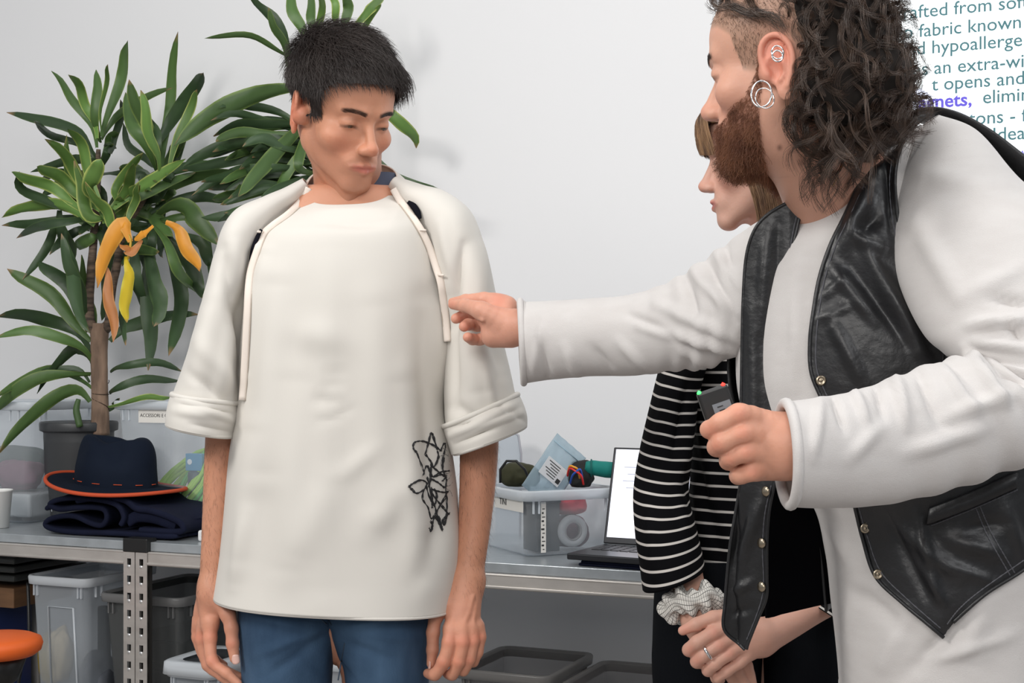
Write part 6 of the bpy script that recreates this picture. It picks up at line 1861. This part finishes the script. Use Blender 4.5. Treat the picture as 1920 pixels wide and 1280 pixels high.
V, Fs = tube_geo(q, .0011 * (1 + .4 * np.sin(np.arange(90) * 1.4)), 6); mesh_obj('shoulder_seam', V, Fs, M_knit, shirt)
# ---- leather vest
M_lea = mat('black_leather', (0.010, 0.010, 0.011), 0.40, bump=(34, 0.45, 0.006), spec=0.5, noise=(16, .6, (0.018, 0.018, 0.020)))
M_lin = mat('black_lining', (0.002, 0.002, 0.003), 0.9, spec=.05)
vest = bpy.data.objects.new('vest', None); link(vest, man2); vest.empty_display_size = .05
nv = [(222, 1700, 214, 1742), (252, 1668, 246, 1704), (290, 1640, 290, 1684), (340, 1612, 340, 1677), (400, 1585, 400, 1682), (460, 1556, 460, 1694), (520, 1536, 520, 1714), (580, 1525, 580, 1744), (640, 1518, 640, 1800), (700, 1521, 690, 1860), (760, 1545, 750, 1910), (850, 1578, 840, 1950), (945, 1601, 910, 1955), (1010, 1617, 965, 1955), (1080, 1641, 1020, 1955), (1130, 1692, 1062, 1925), (1166, 1735, 1112, 1848), (1194, 1768, 1166, 1786)]
fv = [(1640, 330, 1580, 470, 16, .012), (1655, 400, 1600, 440, 14, -.008), (1600, 440, 1660, 470, 12, .008), (1560, 500, 1640, 600, 12, .007), (1580, 480, 1700, 640, 14, -.007), (1600, 420, 1720, 660, 12, .008), (1560, 600, 1620, 720, 12, .007), (1660, 520, 1740, 680, 12, .006), (1660, 300, 1672, 440, 8, -.006), (1540, 560, 1590, 520, 8, .004), (1530, 600, 1600, 570, 7, .004), (1700, 560, 1790, 680, 14, .005),
      (1700, 1000, 1800, 1080, 14, .008), (1720, 960, 1760, 1120, 10, .008), (1660, 960, 1740, 1120, 10, -.006), (1780, 1010, 1880, 1040, 14, .008), (1820, 990, 1880, 980, 12, -.006), (1780, 1060, 1860, 1090, 10, .005), (1730, 1060, 1770, 1130, 8, .006), (1880, 940, 1920, 1050, 12, .006)]
vp, vg, VG = drape_sheet('front_panel', ray2, nv, M_lea, vest, off=.010, default=1.72, n=150, m=70, smooth=8, folds=fv, thick=.003, noise=.0012, clampd=(1.6, 1.86))
for col_, nm in ((0, 'edge_piping'), (-1, 'armhole_piping')):
    V, Fs = tube_geo(VG[:, col_] - np.array([0, .002, 0]), .0024, 8); mesh_obj(nm, V, Fs, M_lea, vest)
rv = raycaster([vg])
def seam(pts, r=.0009, off=.0018, m_=None, nm='stitched_seam', f=None, n=60, parent=vest, default=1.7):
    q = drape_line(f or rv, pts, n, off, default)
    V, Fs = tube_geo(q, r * (1 + .35 * np.sin(np.arange(n) * 2.4)), 6); return mesh_obj(nm, V, Fs, m_ or M_lea, parent)
M_sti = mat('grey_stitch', (0.07, 0.07, 0.08), .6)
seam([(1676, 262), (1650, 300), (1622, 345), (1596, 400), (1567, 460), (1547, 520), (1536, 580), (1530, 640), (1532, 695), (1552, 745)], m_=M_sti)
seam([(1672, 300), (1668, 340), (1672, 400), (1684, 460), (1704, 520), (1734, 580), (1778, 632)], m_=M_sti)
seam([(1610, 950), (1628, 1010), (1652, 1072), (1700, 1122), (1764, 1178)], m_=M_sti)
seam([(1836, 946), (1860, 1000), (1905, 1078)], m_=M_sti); seam([(1828, 948), (1852, 1004), (1896, 1082)], m_=M_sti)
seam([(1776, 1170), (1800, 1140), (1840, 1106), (1920, 1050)], m_=M_sti)
seam([(1770, 620), (1768, 690)], r=.0014, n=20); seam([(1776, 618), (1774, 700)], r=.0014, n=20)
# pocket welt
q = catmull([(1742, 968), (1820, 938), (1906, 900)], 24)
V = []
for (x, y) in q:
    d_ = rv(x, y, 1.69)
    for dy, o in ((-14, .004), (-12, .0075), (12, .0075), (14, .004)): V.append(P(x - dy * .2, y + dy, d_ - o))
V = np.array(V); Fs = [(i * 4 + j, (i + 1) * 4 + j, (i + 1) * 4 + j + 1, i * 4 + j + 1) for i in range(23) for j in range(3)] + [(0, 1, 2, 3), (95, 94, 93, 92)]
mod_solidify(mesh_obj('pocket_welt', V, Fs, M_lea, vest), .002, -1)
seam([(1746, 985), (1822, 955), (1908, 918)], m_=M_sti, off=.003)
# far panel, hanging forward of the chest
fp = [(376, 1484, 372, 1506), (400, 1442, 396, 1501), (430, 1415, 428, 1494), (480, 1399, 480, 1483), (560, 1393, 560, 1477), (640, 1391, 640, 1473), (700, 1390, 700, 1474), (760, 1389, 760, 1480), (830, 1388, 830, 1470), (900, 1388, 905, 1452), (960, 1379, 960, 1441), (1020, 1369, 1020, 1437), (1080, 1363, 1080, 1437), (1130, 1359, 1120, 1436), (1178, 1357, 1160, 1420), (1206, 1385, 1200, 1404), (1217, 1396, 1216, 1399)]
ffp = [(1440, 430, 1425, 620, 12, .006), (1460, 420, 1450, 700, 10, -.004), (1410, 560, 1415, 860, 12, .006), (1395, 1020, 1385, 1150, 10, .004), (1430, 930, 1390, 1040, 12, .006), (1380, 1110, 1410, 1090, 8, .005), (1375, 1150, 1405, 1140, 7, -.004), (1400, 960, 1375, 1060, 9, -.005)]
fo, fgeo, FG = drape_sheet('front_panel', lambda x, y, d: 1.745 + .03 * (1 - min(1, max(0, (x - 1385) / 95.)) ** .5) + .00004 * max(0, y - 900), fp, M_lea, vest, off=.0, default=1.75, n=130, m=40, smooth=0, folds=ffp, thick=.003, noise=.0012)
rf = raycaster([fgeo])
for col_, nm in ((0, 'armhole_piping'), (-1, 'edge_piping')):
    V, Fs = tube_geo(FG[:, col_] - np.array([0, .002, 0]), .0022, 8); mesh_obj(nm, V, Fs, M_lea, vest)
seam([(1497, 392), (1486, 440), (1474, 520), (1467, 620), (1466, 700), (1471, 755)], f=rf, m_=M_sti, default=1.75)
seam([(1446, 910), (1434, 965), (1430, 1030), (1430, 1115), (1400, 1200)], f=rf, m_=M_sti, default=1.75)
# lining of the far side seen behind the snaps
ln_ = [(820, 1440, 820, 1560), (900, 1436, 905, 1575), (1000, 1432, 1000, 1600), (1080, 1432, 1080, 1606), (1120, 1433, 1120, 1600), (1146, 1434, 1136, 1530), (1158, 1435, 1156, 1442)]
drape_sheet('lining', lambda x, y, d: 1.885 + .0003 * (x - 1430), ln_, M_lin, vest, off=0, n=40, m=24, smooth=0, thick=.003, noise=.002)
# back of the vest rolling over the near shoulder
V, Fs, uv = loft('b', [(1640, 270, 1700, 232, 1.845, .03), (1672, 236, 1700, 214, 1.845, .035), (1722, 222, 1726, 207, 1.845, .05), (1770, 234, 1776, 215, 1.845, .05), (1822, 264, 1832, 247, 1.845, .055), (1868, 306, 1882, 284, 1.845, .06), (1918, 356, 1938, 330, 1.845, .065), (1990, 440, 2016, 420, 1.845, .07)], None, None, n=70, m=24, raw=True, noise=.0012, nsc=40)
mesh_obj('back_panel', V, Fs, M_lea, vest)
tt_ = np.linspace(0.9, 9.3, 60)
G = np.array([ring_of(tr2, a, 64, .012, 2.3)[36:64] for a in tt_])
V = G.reshape(-1, 3); Fs = [(i * 28 + j, i * 28 + j + 1, (i + 1) * 28 + j + 1, (i + 1) * 28 + j) for i in range(59) for j in range(27)]
mod_solidify(mesh_obj('back_panel', V, Fs, M_lea, vest), .003, 0)
M_snap = mat('brass_snap', (0.42, 0.35, 0.26), 0.28, 1.0)
def snap(px_, py_, f, w=1.0, parent=vest, default=1.7, ring=True):
    d = f(px_, py_, default) - .003
    c = P(px_, py_, d)
    mb_ = MB()
    prof = [(.0048, 0), (.0062, .0008), (.0060, .0022), (.0044, .0030), (.0034, .0020), (.0016, .0016), (.0010, .0030), (.0001, .0032)] if ring else [(.0066, 0), (.0064, .0014), (.0045, .0026), (.0005, .0032)]
    mb_.lathe(c, prof, 20, (w, -math.sqrt(1 - w * w) , 0), (0, 0, 1), (-math.sqrt(1 - w * w), -w, 0))
    mb_.build('snap_button', M_snap, parent, True)
for x, y in ((1539, 713), (1622, 990), (1646, 1076)): snap(x, y, rv)
for x, y in ((1468, 749), (1436, 921), (1428, 1018), (1428, 1100)): snap(x, y, rf, .6, ring=False, default=1.75)
# ---- trousers
M_blk = mat('black_trousers', (0.003, 0.003, 0.004), 0.9, spec=.08)
ta = [(1600, 1180, 1790, 1180, 1.86, .12), (1604, 1320, 1780, 1320, 1.86, .11), (1615, 1700, 1765, 1700, 1.87, .09), (1630, 2390, 1750, 2390, 1.88, .07)]
tb = [(1770, 1180, 1955, 1180, 1.86, .12), (1775, 1320, 1950, 1320, 1.86, .11), (1785, 1700, 1930, 1700, 1.87, .09), (1795, 2390, 1915, 2390, 1.88, .07)]
V, Fs = merge([loft('q', ta, None, None, n=50, m=40, raw=True)[:2], loft('q', tb, None, None, n=50, m=40, raw=True)[:2]])
mesh_obj('trousers', V, Fs, M_blk, man2)
shoes(man2, [(P(1690, 0, 1.88)[0], 1.88), (P(1855, 0, 1.88)[0], 1.88)], -1.0, M_shoe)
# small recorder held in the near hand
rec = thing('voice_recorder', 'small black recorder with green and red lights held in the leaning man\'s hand', 'recorder', P(1345, 770, 1.463))
ur = Vector((math.cos(math.radians(19)), 0, math.sin(math.radians(19)))); vr = Vector((-ur.z, 0, ur.x)); wv = Vector((0, -1, 0))
cr_ = PV(1353, 785, 1.463)
mod_bevel(MB().box(cr_, (.033, .011, .066), ur, wv, vr).build('housing', M_blackp, rec), .003, 3)
o = MB().box(cr_ - wv * -.0058 + vr * .008 + ur * .004, (.019, .0008, .018), ur, wv, vr).build('display', mat('lcd', (.20, .22, .24), .2), rec)
for i in range(3): MB().box(cr_ + wv * .0064 + vr * (.013 - .004 * i) + ur * (.002 + .001 * i), (.006, .0003, .0012), ur, wv, vr).build('display_mark', M_ink, o)
MB().lathe(cr_ + vr * .0325 - ur * .0135 + wv * .003, [(.0001, -.002), (.0022, -.001), (.0024, .001), (.0001, .003)], 14, ur, wv, vr).build('green_light', mat_emit('led_green', (.05, 1.0, .12), 2.5), rec, True)
MB().lathe(cr_ + vr * .0325 + ur * .0125 + wv * .003, [(.0001, -.002), (.0022, -.001), (.0024, .001), (.0001, .003)], 14, ur, wv, vr).build('red_light', mat_emit('led_red', (1.0, .03, .02), 2.5), rec, True)
# ================================================================ the woman behind
SK3 = (0.68, 0.40, 0.31)
M_skin3 = skin_mat('skin_pale', SK3)
wom = thing('person', 'person in a black and white striped top with hands clasped, behind the vest', 'person', (P(1400, 690, 2.36)[0], 2.36, 0))
R3 = rot(0, 0, -104) @ rot(9, 0, 0)
H3 = Head(P(1434, 291, 2.36), R3, .98, SK3, male=False)
B = Body((P(1300, 0, 2.36)[0], 2.20, P(0, 560, 2.36)[2]), (P(1570, 0, 2.36)[0], 2.52, P(0, 140, 2.36)[2]), 0.0019)
H3.add(B, jaw=.95)
B.chain([pk(1460, 330, 2.37, .050), pk(1470, 440, 2.39, .048), pk(1475, 540, 2.39, .048)], .03)
Vh3, Fh3 = B.mesh(1); Nh3 = vnormals(Vh3, Fh3)
col3 = H3.colors(Vh3, lip=(.50, .13, .12), brow=(.20, .12, .08))
wl1 = [(1262, 1010, 2.27, 30), (1285, 1075, 2.25, 32), (1297, 1125, 2.23, 27), (1308, 1165, 2.22, 26)]
under_hand = hand_body(
    [[(1330, 1215, 2.225, 14), (1362, 1255, 2.22, 12), (1385, 1290, 2.22, 11)],
     [(1350, 1215, 2.225, 13), (1382, 1258, 2.222, 11), (1402, 1292, 2.222, 10)],
     [(1368, 1205, 2.23, 13), (1400, 1248, 2.228, 11), (1411, 1290, 2.228, 10)],
     [(1312, 1190, 2.22, 13), (1330, 1235, 2.222, 11), (1342, 1272, 2.225, 10)],
     [(1300, 1180, 2.215, 14), (1310, 1205, 2.21, 12), (1330, 1225, 2.215, 10)]],
    [wl1, [(1308, 1160, 2.222, 26), (1335, 1200, 2.225, 20)], [(1308, 1160, 2.222, 26), (1360, 1195, 2.23, 16)]], 0.0018)
over_hand = hand_body(
    [[(1368, 1158, 2.175, 18), (1338, 1158, 2.168, 13), (1306, 1170, 2.168, 12), (1280, 1182, 2.175, 9)],
     [(1362, 1178, 2.165, 15), (1338, 1186, 2.158, 13.5), (1308, 1204, 2.158, 13), (1292, 1218, 2.168, 12), (1300, 1222, 2.19, 10)],
     [(1372, 1196, 2.165, 14), (1350, 1208, 2.158, 13.5), (1320, 1228, 2.158, 12.5), (1307, 1240, 2.168, 12), (1315, 1244, 2.19, 10)],
     [(1388, 1212, 2.168, 14), (1368, 1224, 2.160, 13), (1340, 1244, 2.160, 12), (1328, 1256, 2.170, 11.5), (1336, 1258, 2.19, 9)],
     [(1404, 1226, 2.172, 13), (1388, 1240, 2.166, 11.5), (1362, 1258, 2.166, 11), (1346, 1270, 2.174, 10), (1352, 1274, 2.19, 8)]],
    [[(1600, 1100, 2.26, 30), (1530, 1136, 2.235, 30), (1470, 1172, 2.205, 31), (1430, 1194, 2.185, 32), (1405, 1200, 2.18, 28)], [(1420, 1188, 2.182, 26), (1385, 1178, 2.172, 20)], [(1420, 1192, 2.182, 26), (1392, 1196, 2.174, 18)], [(1425, 1205, 2.185, 26), (1402, 1214, 2.176, 18)]], 0.0016)
Bt = Body((P(1240, 0, 2.36)[0], 2.26, 0.04), (P(1590, 0, 2.36)[0], 2.56, 1.42), 0.010)
Bt.ell(P(1440, 640, 2.40), (.12, .075, .2), None, .03); Bt.ell(P(1430, 950, 2.40), (.11, .07, .2), None, .05)
Bt.chain([pk(1340, 1200, 2.40, .065), pk(1350, 1650, 2.40, .05), pk(1350, 2060, 2.40, .04)], .03); Bt.chain([pk(1490, 1200, 2.40, .065), pk(1480, 1650, 2.40, .05), pk(1480, 2060, 2.40, .04)], .03)
trunk3 = Bt.mesh(1)
a3 = ua([(1360, 590, 2.38, .030), (1280, 720, 2.35, .030), (1250, 900, 2.31, .030), (1262, 1015, 2.28, .026)])
a4 = ua([(1550, 560, 2.40, .035), (1610, 720, 2.40, .035), (1640, 950, 2.36, .032), (1598, 1102, 2.265, .026)])
Vb3, Fb3 = merge([(Vh3, Fh3), under_hand, over_hand, trunk3, a3, a4])
c3_ = np.concatenate([col3, skin_col(under_hand[0], (.64, .36, .27), 4), skin_col(over_hand[0], (.68, .38, .29), 7, [(1338, 1186, 12), (1350, 1208, 12), (1368, 1224, 12), (1285, 1180, 12), (1294, 1218, 10), (1308, 1240, 10)]), np.tile(SK3, (len(trunk3[0]) + len(a3[0]) + len(a4[0]), 1))])
mesh_obj('body', Vb3, Fb3, M_skin3, wom, True, None, c3_)
H3.eyes(wom)
# hair: fringe and side lengths
M_h3 = mat('light_brown_hair', (0.12, 0.066, 0.042), 0.42, noise=(60, 0.9, (0.46, 0.27, 0.14), (1, 1, .2)))
L3 = H3.loc(Vh3); hm3 = H3.hair_mask(Vh3)
cp3 = cap_mesh(Vh3, Fh3, Nh3, hm3, .006)
def locks3(n, rootf, pathf, m=16):
    out = []
    for _ in range(n):
        pts = pathf(rootf()); out.append(catmull([H3.w(p) for p in pts], m))
    return np.array(out)
rn = lambda a, b: rg.uniform(a, b)
def fringe():
    x = rn(-.062, .062); z0 = .122 - 1.6 * abs(x) ** 1.3; k = rn(-.006, .008); j = rn(0, .006)
    return [(x * .7, -.02, z0 + .006 + j), (x * .95, -.062, .104 + j - abs(x) * .25), (x * 1.06, -.097 - j + abs(x) * .32, .078 + k), (x * 1.08, -.106 - j + abs(x) * .42, .048 + k + abs(x) * .05), (x * 1.06 + rn(-.004, .004), -.103 - j + abs(x) * .45, .026 + k - abs(x) * .25)]
Pf = np.array([catmull([H3.w(p) for p in fringe()], 14) for _ in range(2600)])
def sidel():
    s_ = 1 if rg.random() < .5 else -1; y = rn(-.045, .10); j = rn(0, .012)
    xx = .080 * math.sqrt(max(0.02, 1 - ((y - .02) / .11) ** 2)) + .004
    yy = y * .6
    return [(s_ * .01, y * .8 + .01, .132 + j * .4), (s_ * xx * .75, y, .098 + j), (s_ * (xx + .008 + j), y + .006, .04), (s_ * (xx + .012 + j), y + .014 + rn(-.004, .004), -.03), (s_ * (xx + .006 + j) + rn(-.006, .006), y + .02, -.095), (s_ * (xx - .005 + j) + rn(-.01, .01), y + .018 + rn(-.008, .008), -.165 + rn(-.02, .02))]
Ps = np.array([catmull([H3.w(p) for p in sidel()], 18) for _ in range(3600)])
V, Fs = merge([cp3, strands(Pf, .0004, .00015), strands(Ps, .00045, .0002)])
mesh_obj('hair', V, Fs, M_h3, wom)
# ---- striped top
M_str = bpy.data.materials.new('striped_jersey'); M_str.use_nodes = True
nt = M_str.node_tree; bs = nt.nodes['Principled BSDF']; bs.inputs['Roughness'].default_value = .85; bs.inputs['Specular IOR Level'].default_value = .08
at_ = nt.nodes.new('ShaderNodeAttribute'); at_.attribute_name = 'Col'
cmp_ = nt.nodes.new('ShaderNodeMath'); cmp_.operation = 'FRACT'
sep = nt.nodes.new('ShaderNodeSeparateColor')
nt.links.new(at_.outputs['Color'], sep.inputs[0]); nt.links.new(sep.outputs[0], cmp_.inputs[0])
rmp = nt.nodes.new('ShaderNodeValToRGB'); rmp.color_ramp.interpolation = 'LINEAR'
e = rmp.color_ramp.elements; e[0].position = 0.0; e[0].color = (.003, .003, .004, 1); e[1].position = 1.0; e[1].color = (.003, .003, .004, 1)
for p_, c_ in ((.38, (.003, .003, .004, 1)), (.41, (.56, .53, .50, 1)), (.58, (.56, .53, .50, 1)), (.61, (.003, .003, .004, 1))):
    q_ = e.new(p_); q_.color = c_
nt.links.new(cmp_.outputs[0], rmp.inputs[0]); nt.links.new(rmp.outputs[0], bs.inputs['Base Color'])
stp = bpy.data.objects.new('striped_top', None); link(stp, wom); stp.empty_display_size = .05
def striped(name, rows, pitch, folds, n, m, seed, curve=0.0, phase=0.0, noise=.002, **k):
    V, Fs, uv = loft(name, rows, None, None, n=n, m=m, folds=folds, noise=noise, nsc=20, seed=seed, raw=True, **k)
    v = uv[:, 1] / pitch + phase + curve * np.sin(uv[:, 0] * 6.2832)
    o = mesh_obj(name, V, Fs, M_str, stp, True, uv, np.stack([v + 100, v * 0, v * 0], -1))
    mod_solidify(o, .0016, -1); return o
wt = [(1424, 462, 1520, 462, 2.39, .050), (1410, 484, 1534, 484, 2.395, .056), (1362, 512, 1566, 512, 2.40, .07), (1322, 550, 1590, 550, 2.40, .085), (1300, 620, 1600, 620, 2.395, .095), (1296, 700, 1598, 700, 2.39, .105), (1300, 780, 1590, 780, 2.385, .105), (1298, 860, 1580, 860, 2.38, .105), (1292, 940, 1580, 940, 2.38, .108), (1286, 1010, 1585, 1010, 2.38, .11), (1282, 1066, 1590, 1066, 2.38, .112)]
fw = [(1310, 700, 1330, 900, 10, .008), (1350, 760, 1330, 1000, 12, .008), (1315, 880, 1350, 1040, 9, -.008), (1380, 700, 1375, 900, 12, .006), (1305, 900, 1320, 1050, 7, .006)]
striped('torso', wt, .0205, fw, 160, 110, 3)
ws = [(1352, 520, 1420, 520, 2.385, .05), (1306, 560, 1388, 566, 2.37, .058), (1262, 620, 1345, 640, 2.345, .060), (1236, 690, 1318, 705, 2.335, .062), (1216, 770, 1304, 780, 2.325, .062), (1200, 850, 1294, 860, 2.31, .062), (1190, 925, 1292, 930, 2.295, .062), (1193, 1000, 1302, 985, 2.275, .064), (1202, 1060, 1312, 1030, 2.262, .066), (1208, 1106, 1318, 1062, 2.255, .068)]
fws = [(1290, 720, 1262, 860, 10, -.010), (1296, 780, 1275, 900, 8, .006), (1255, 700, 1235, 860, 12, .006), (1280, 880, 1300, 960, 9, -.006), (1260, 900, 1290, 1010, 9, .006), (1215, 930, 1230, 1080, 10, .005)]
striped('sleeve', ws, .0192, fws, 200, 90, 5, curve=-.35)
V, Fs = torus_geo(ring_of(ws, len(ws) - 1, 70, 0), .0022, 8); mesh_obj('cuff_edge', V, Fs, M_blk, stp)
V, Fs, uv = loft('c', [(r[0] + 3, r[1], r[2] - 3, r[3], r[4], r[5] - .004) for r in ws[-2:]], None, None, n=10, m=60, raw=True)
mesh_obj('sleeve_inside', V, Fs[:, ::-1] if hasattr(Fs, 'shape') else Fs, M_blk, stp)
ws2 = [(1510, 520, 1576, 520, 2.39, .05), (1545, 560, 1612, 580, 2.39, .055), (1580, 680, 1650, 680, 2.385, .06), (1600, 850, 1680, 850, 2.37, .06), (1600, 1000, 1680, 1000, 2.33, .06), (1560, 1085, 1650, 1110, 2.275, .055), (1512, 1125, 1570, 1160, 2.25, .050)]
striped('sleeve', ws2, .0192, (), 120, 70, 7)
# ---- trousers
wp1 = [(1232, 1040, 1450, 1040, 2.385, .098), (1226, 1120, 1440, 1120, 2.385, .104), (1224, 1200, 1430, 1200, 2.385, .104), (1226, 1290, 1425, 1290, 2.385, .10), (1250, 1650, 1410, 1650, 2.39, .08), (1290, 2070, 1400, 2070, 2.40, .06)]
wp2 = [(1420, 1040, 1590, 1040, 2.385, .098), (1420, 1120, 1592, 1120, 2.385, .104), (1425, 1200, 1592, 1200, 2.385, .104), (1428, 1290, 1588, 1290, 2.385, .10), (1430, 1650, 1570, 1650, 2.39, .08), (1440, 2070, 1540, 2070, 2.40, .06)]
V, Fs = merge([loft('q', wp1, None, None, n=60, m=50, raw=True, noise=.002)[:2], loft('q', wp2, None, None, n=60, m=50, raw=True, noise=.002)[:2]])
mesh_obj('trousers', V, Fs, mat('black_corduroy', (0.005, 0.006, 0.008), .9, spec=.08, bump=(1, .5, .001, (600, 600, 4))), wom)
shoes(wom, [(P(1350, 0, 2.40)[0], 2.39), (P(1490, 0, 2.40)[0], 2.39)], -.6, M_shoe)
# ---- scrunchie: a gathered checked band round the wrist
M_chk = bpy.data.materials.new('checked_cotton'); M_chk.use_nodes = True
nt = M_chk.node_tree; bs = nt.nodes['Principled BSDF']; bs.inputs['Roughness'].default_value = .85
uvn = nt.nodes.new('ShaderNodeTexCoord')
br = nt.nodes.new('ShaderNodeTexBrick'); br.offset = 0; br.inputs['Scale'].default_value = 1.0
br.inputs['Color1'].default_value = (.66, .64, .60, 1); br.inputs['Color2'].default_value = (.66, .64, .60, 1); br.inputs['Mortar'].default_value = (.05, .045, .04, 1)
br.inputs['Mortar Size'].default_value = .035; br.inputs['Brick Width'].default_value = .5; br.inputs['Row Height'].default_value = .5
mp = nt.nodes.new('ShaderNodeMapping'); mp.inputs['Scale'].default_value = (46, 9, 1)
nt.links.new(uvn.outputs['UV'], mp.inputs[0]); nt.links.new(mp.outputs[0], br.inputs[0]); nt.links.new(br.outputs[0], bs.inputs['Base Color'])
cc = P(1299, 1133, 2.232); axis = P(1297, 1160, 2.225) - P(1285, 1075, 2.25); axis /= np.linalg.norm(axis)
u = np.array([1.0, 0, .35]); u -= axis * (u @ axis); u /= np.linalg.norm(u); v = np.cross(axis, u)
n1, n2 = 220, 40
V = []
for i in range(n1):
    a = 2 * math.pi * i / n1
    er = u * math.cos(a) + v * math.sin(a)
    rf_ = 1 + .16 * math.sin(7 * a + 1) + .10 * math.sin(13 * a)
    for j in range(n2):
        b = 2 * math.pi * j / n2
        rr_ = .0150 * rf_ * (1 + .22 * math.sin(5 * b + 9 * a) * .6 + .20 * math.sin(11 * a + 2.2 * math.sin(b)))
        V.append(cc + er * (.0360 + rr_ * math.cos(b)) + axis * (rr_ * 1.25 * math.sin(b) + .004 * math.sin(5 * a)))
Fs = [(i * n2 + j, ((i + 1) % n1) * n2 + j, ((i + 1) % n1) * n2 + (j + 1) % n2, i * n2 + (j + 1) % n2) for i in range(n1) for j in range(n2)]
uv = [(i / n1, j / n2) for i in range(n1) for j in range(n2)]
mesh_obj('scrunchie', np.array(V), Fs, M_chk, wom, True, uv)
# ring on the finger
fa = P(1350, 1208, 2.158); fb = P(1320, 1228, 2.158); ax_ = (fb - fa) / np.linalg.norm(fb - fa); c = P(1327, 1222, 2.158)
u = np.cross(ax_, np.array([0, 1.0, 0])); u /= np.linalg.norm(u); v = np.cross(ax_, u)
a = np.linspace(0, 2 * math.pi, 40, endpoint=False)
q = c + .0118 * (np.cos(a)[:, None] * u + np.sin(a)[:, None] * v) + ax_ * (.0015 * np.sin(a))[:, None]
V, Fs = torus_geo(q, .0016 + .0010 * np.clip((q[:, 1] < c[1]) * 1.0, 0, 1), 8); mesh_obj('finger_ring', V, Fs, M_silver, wom)
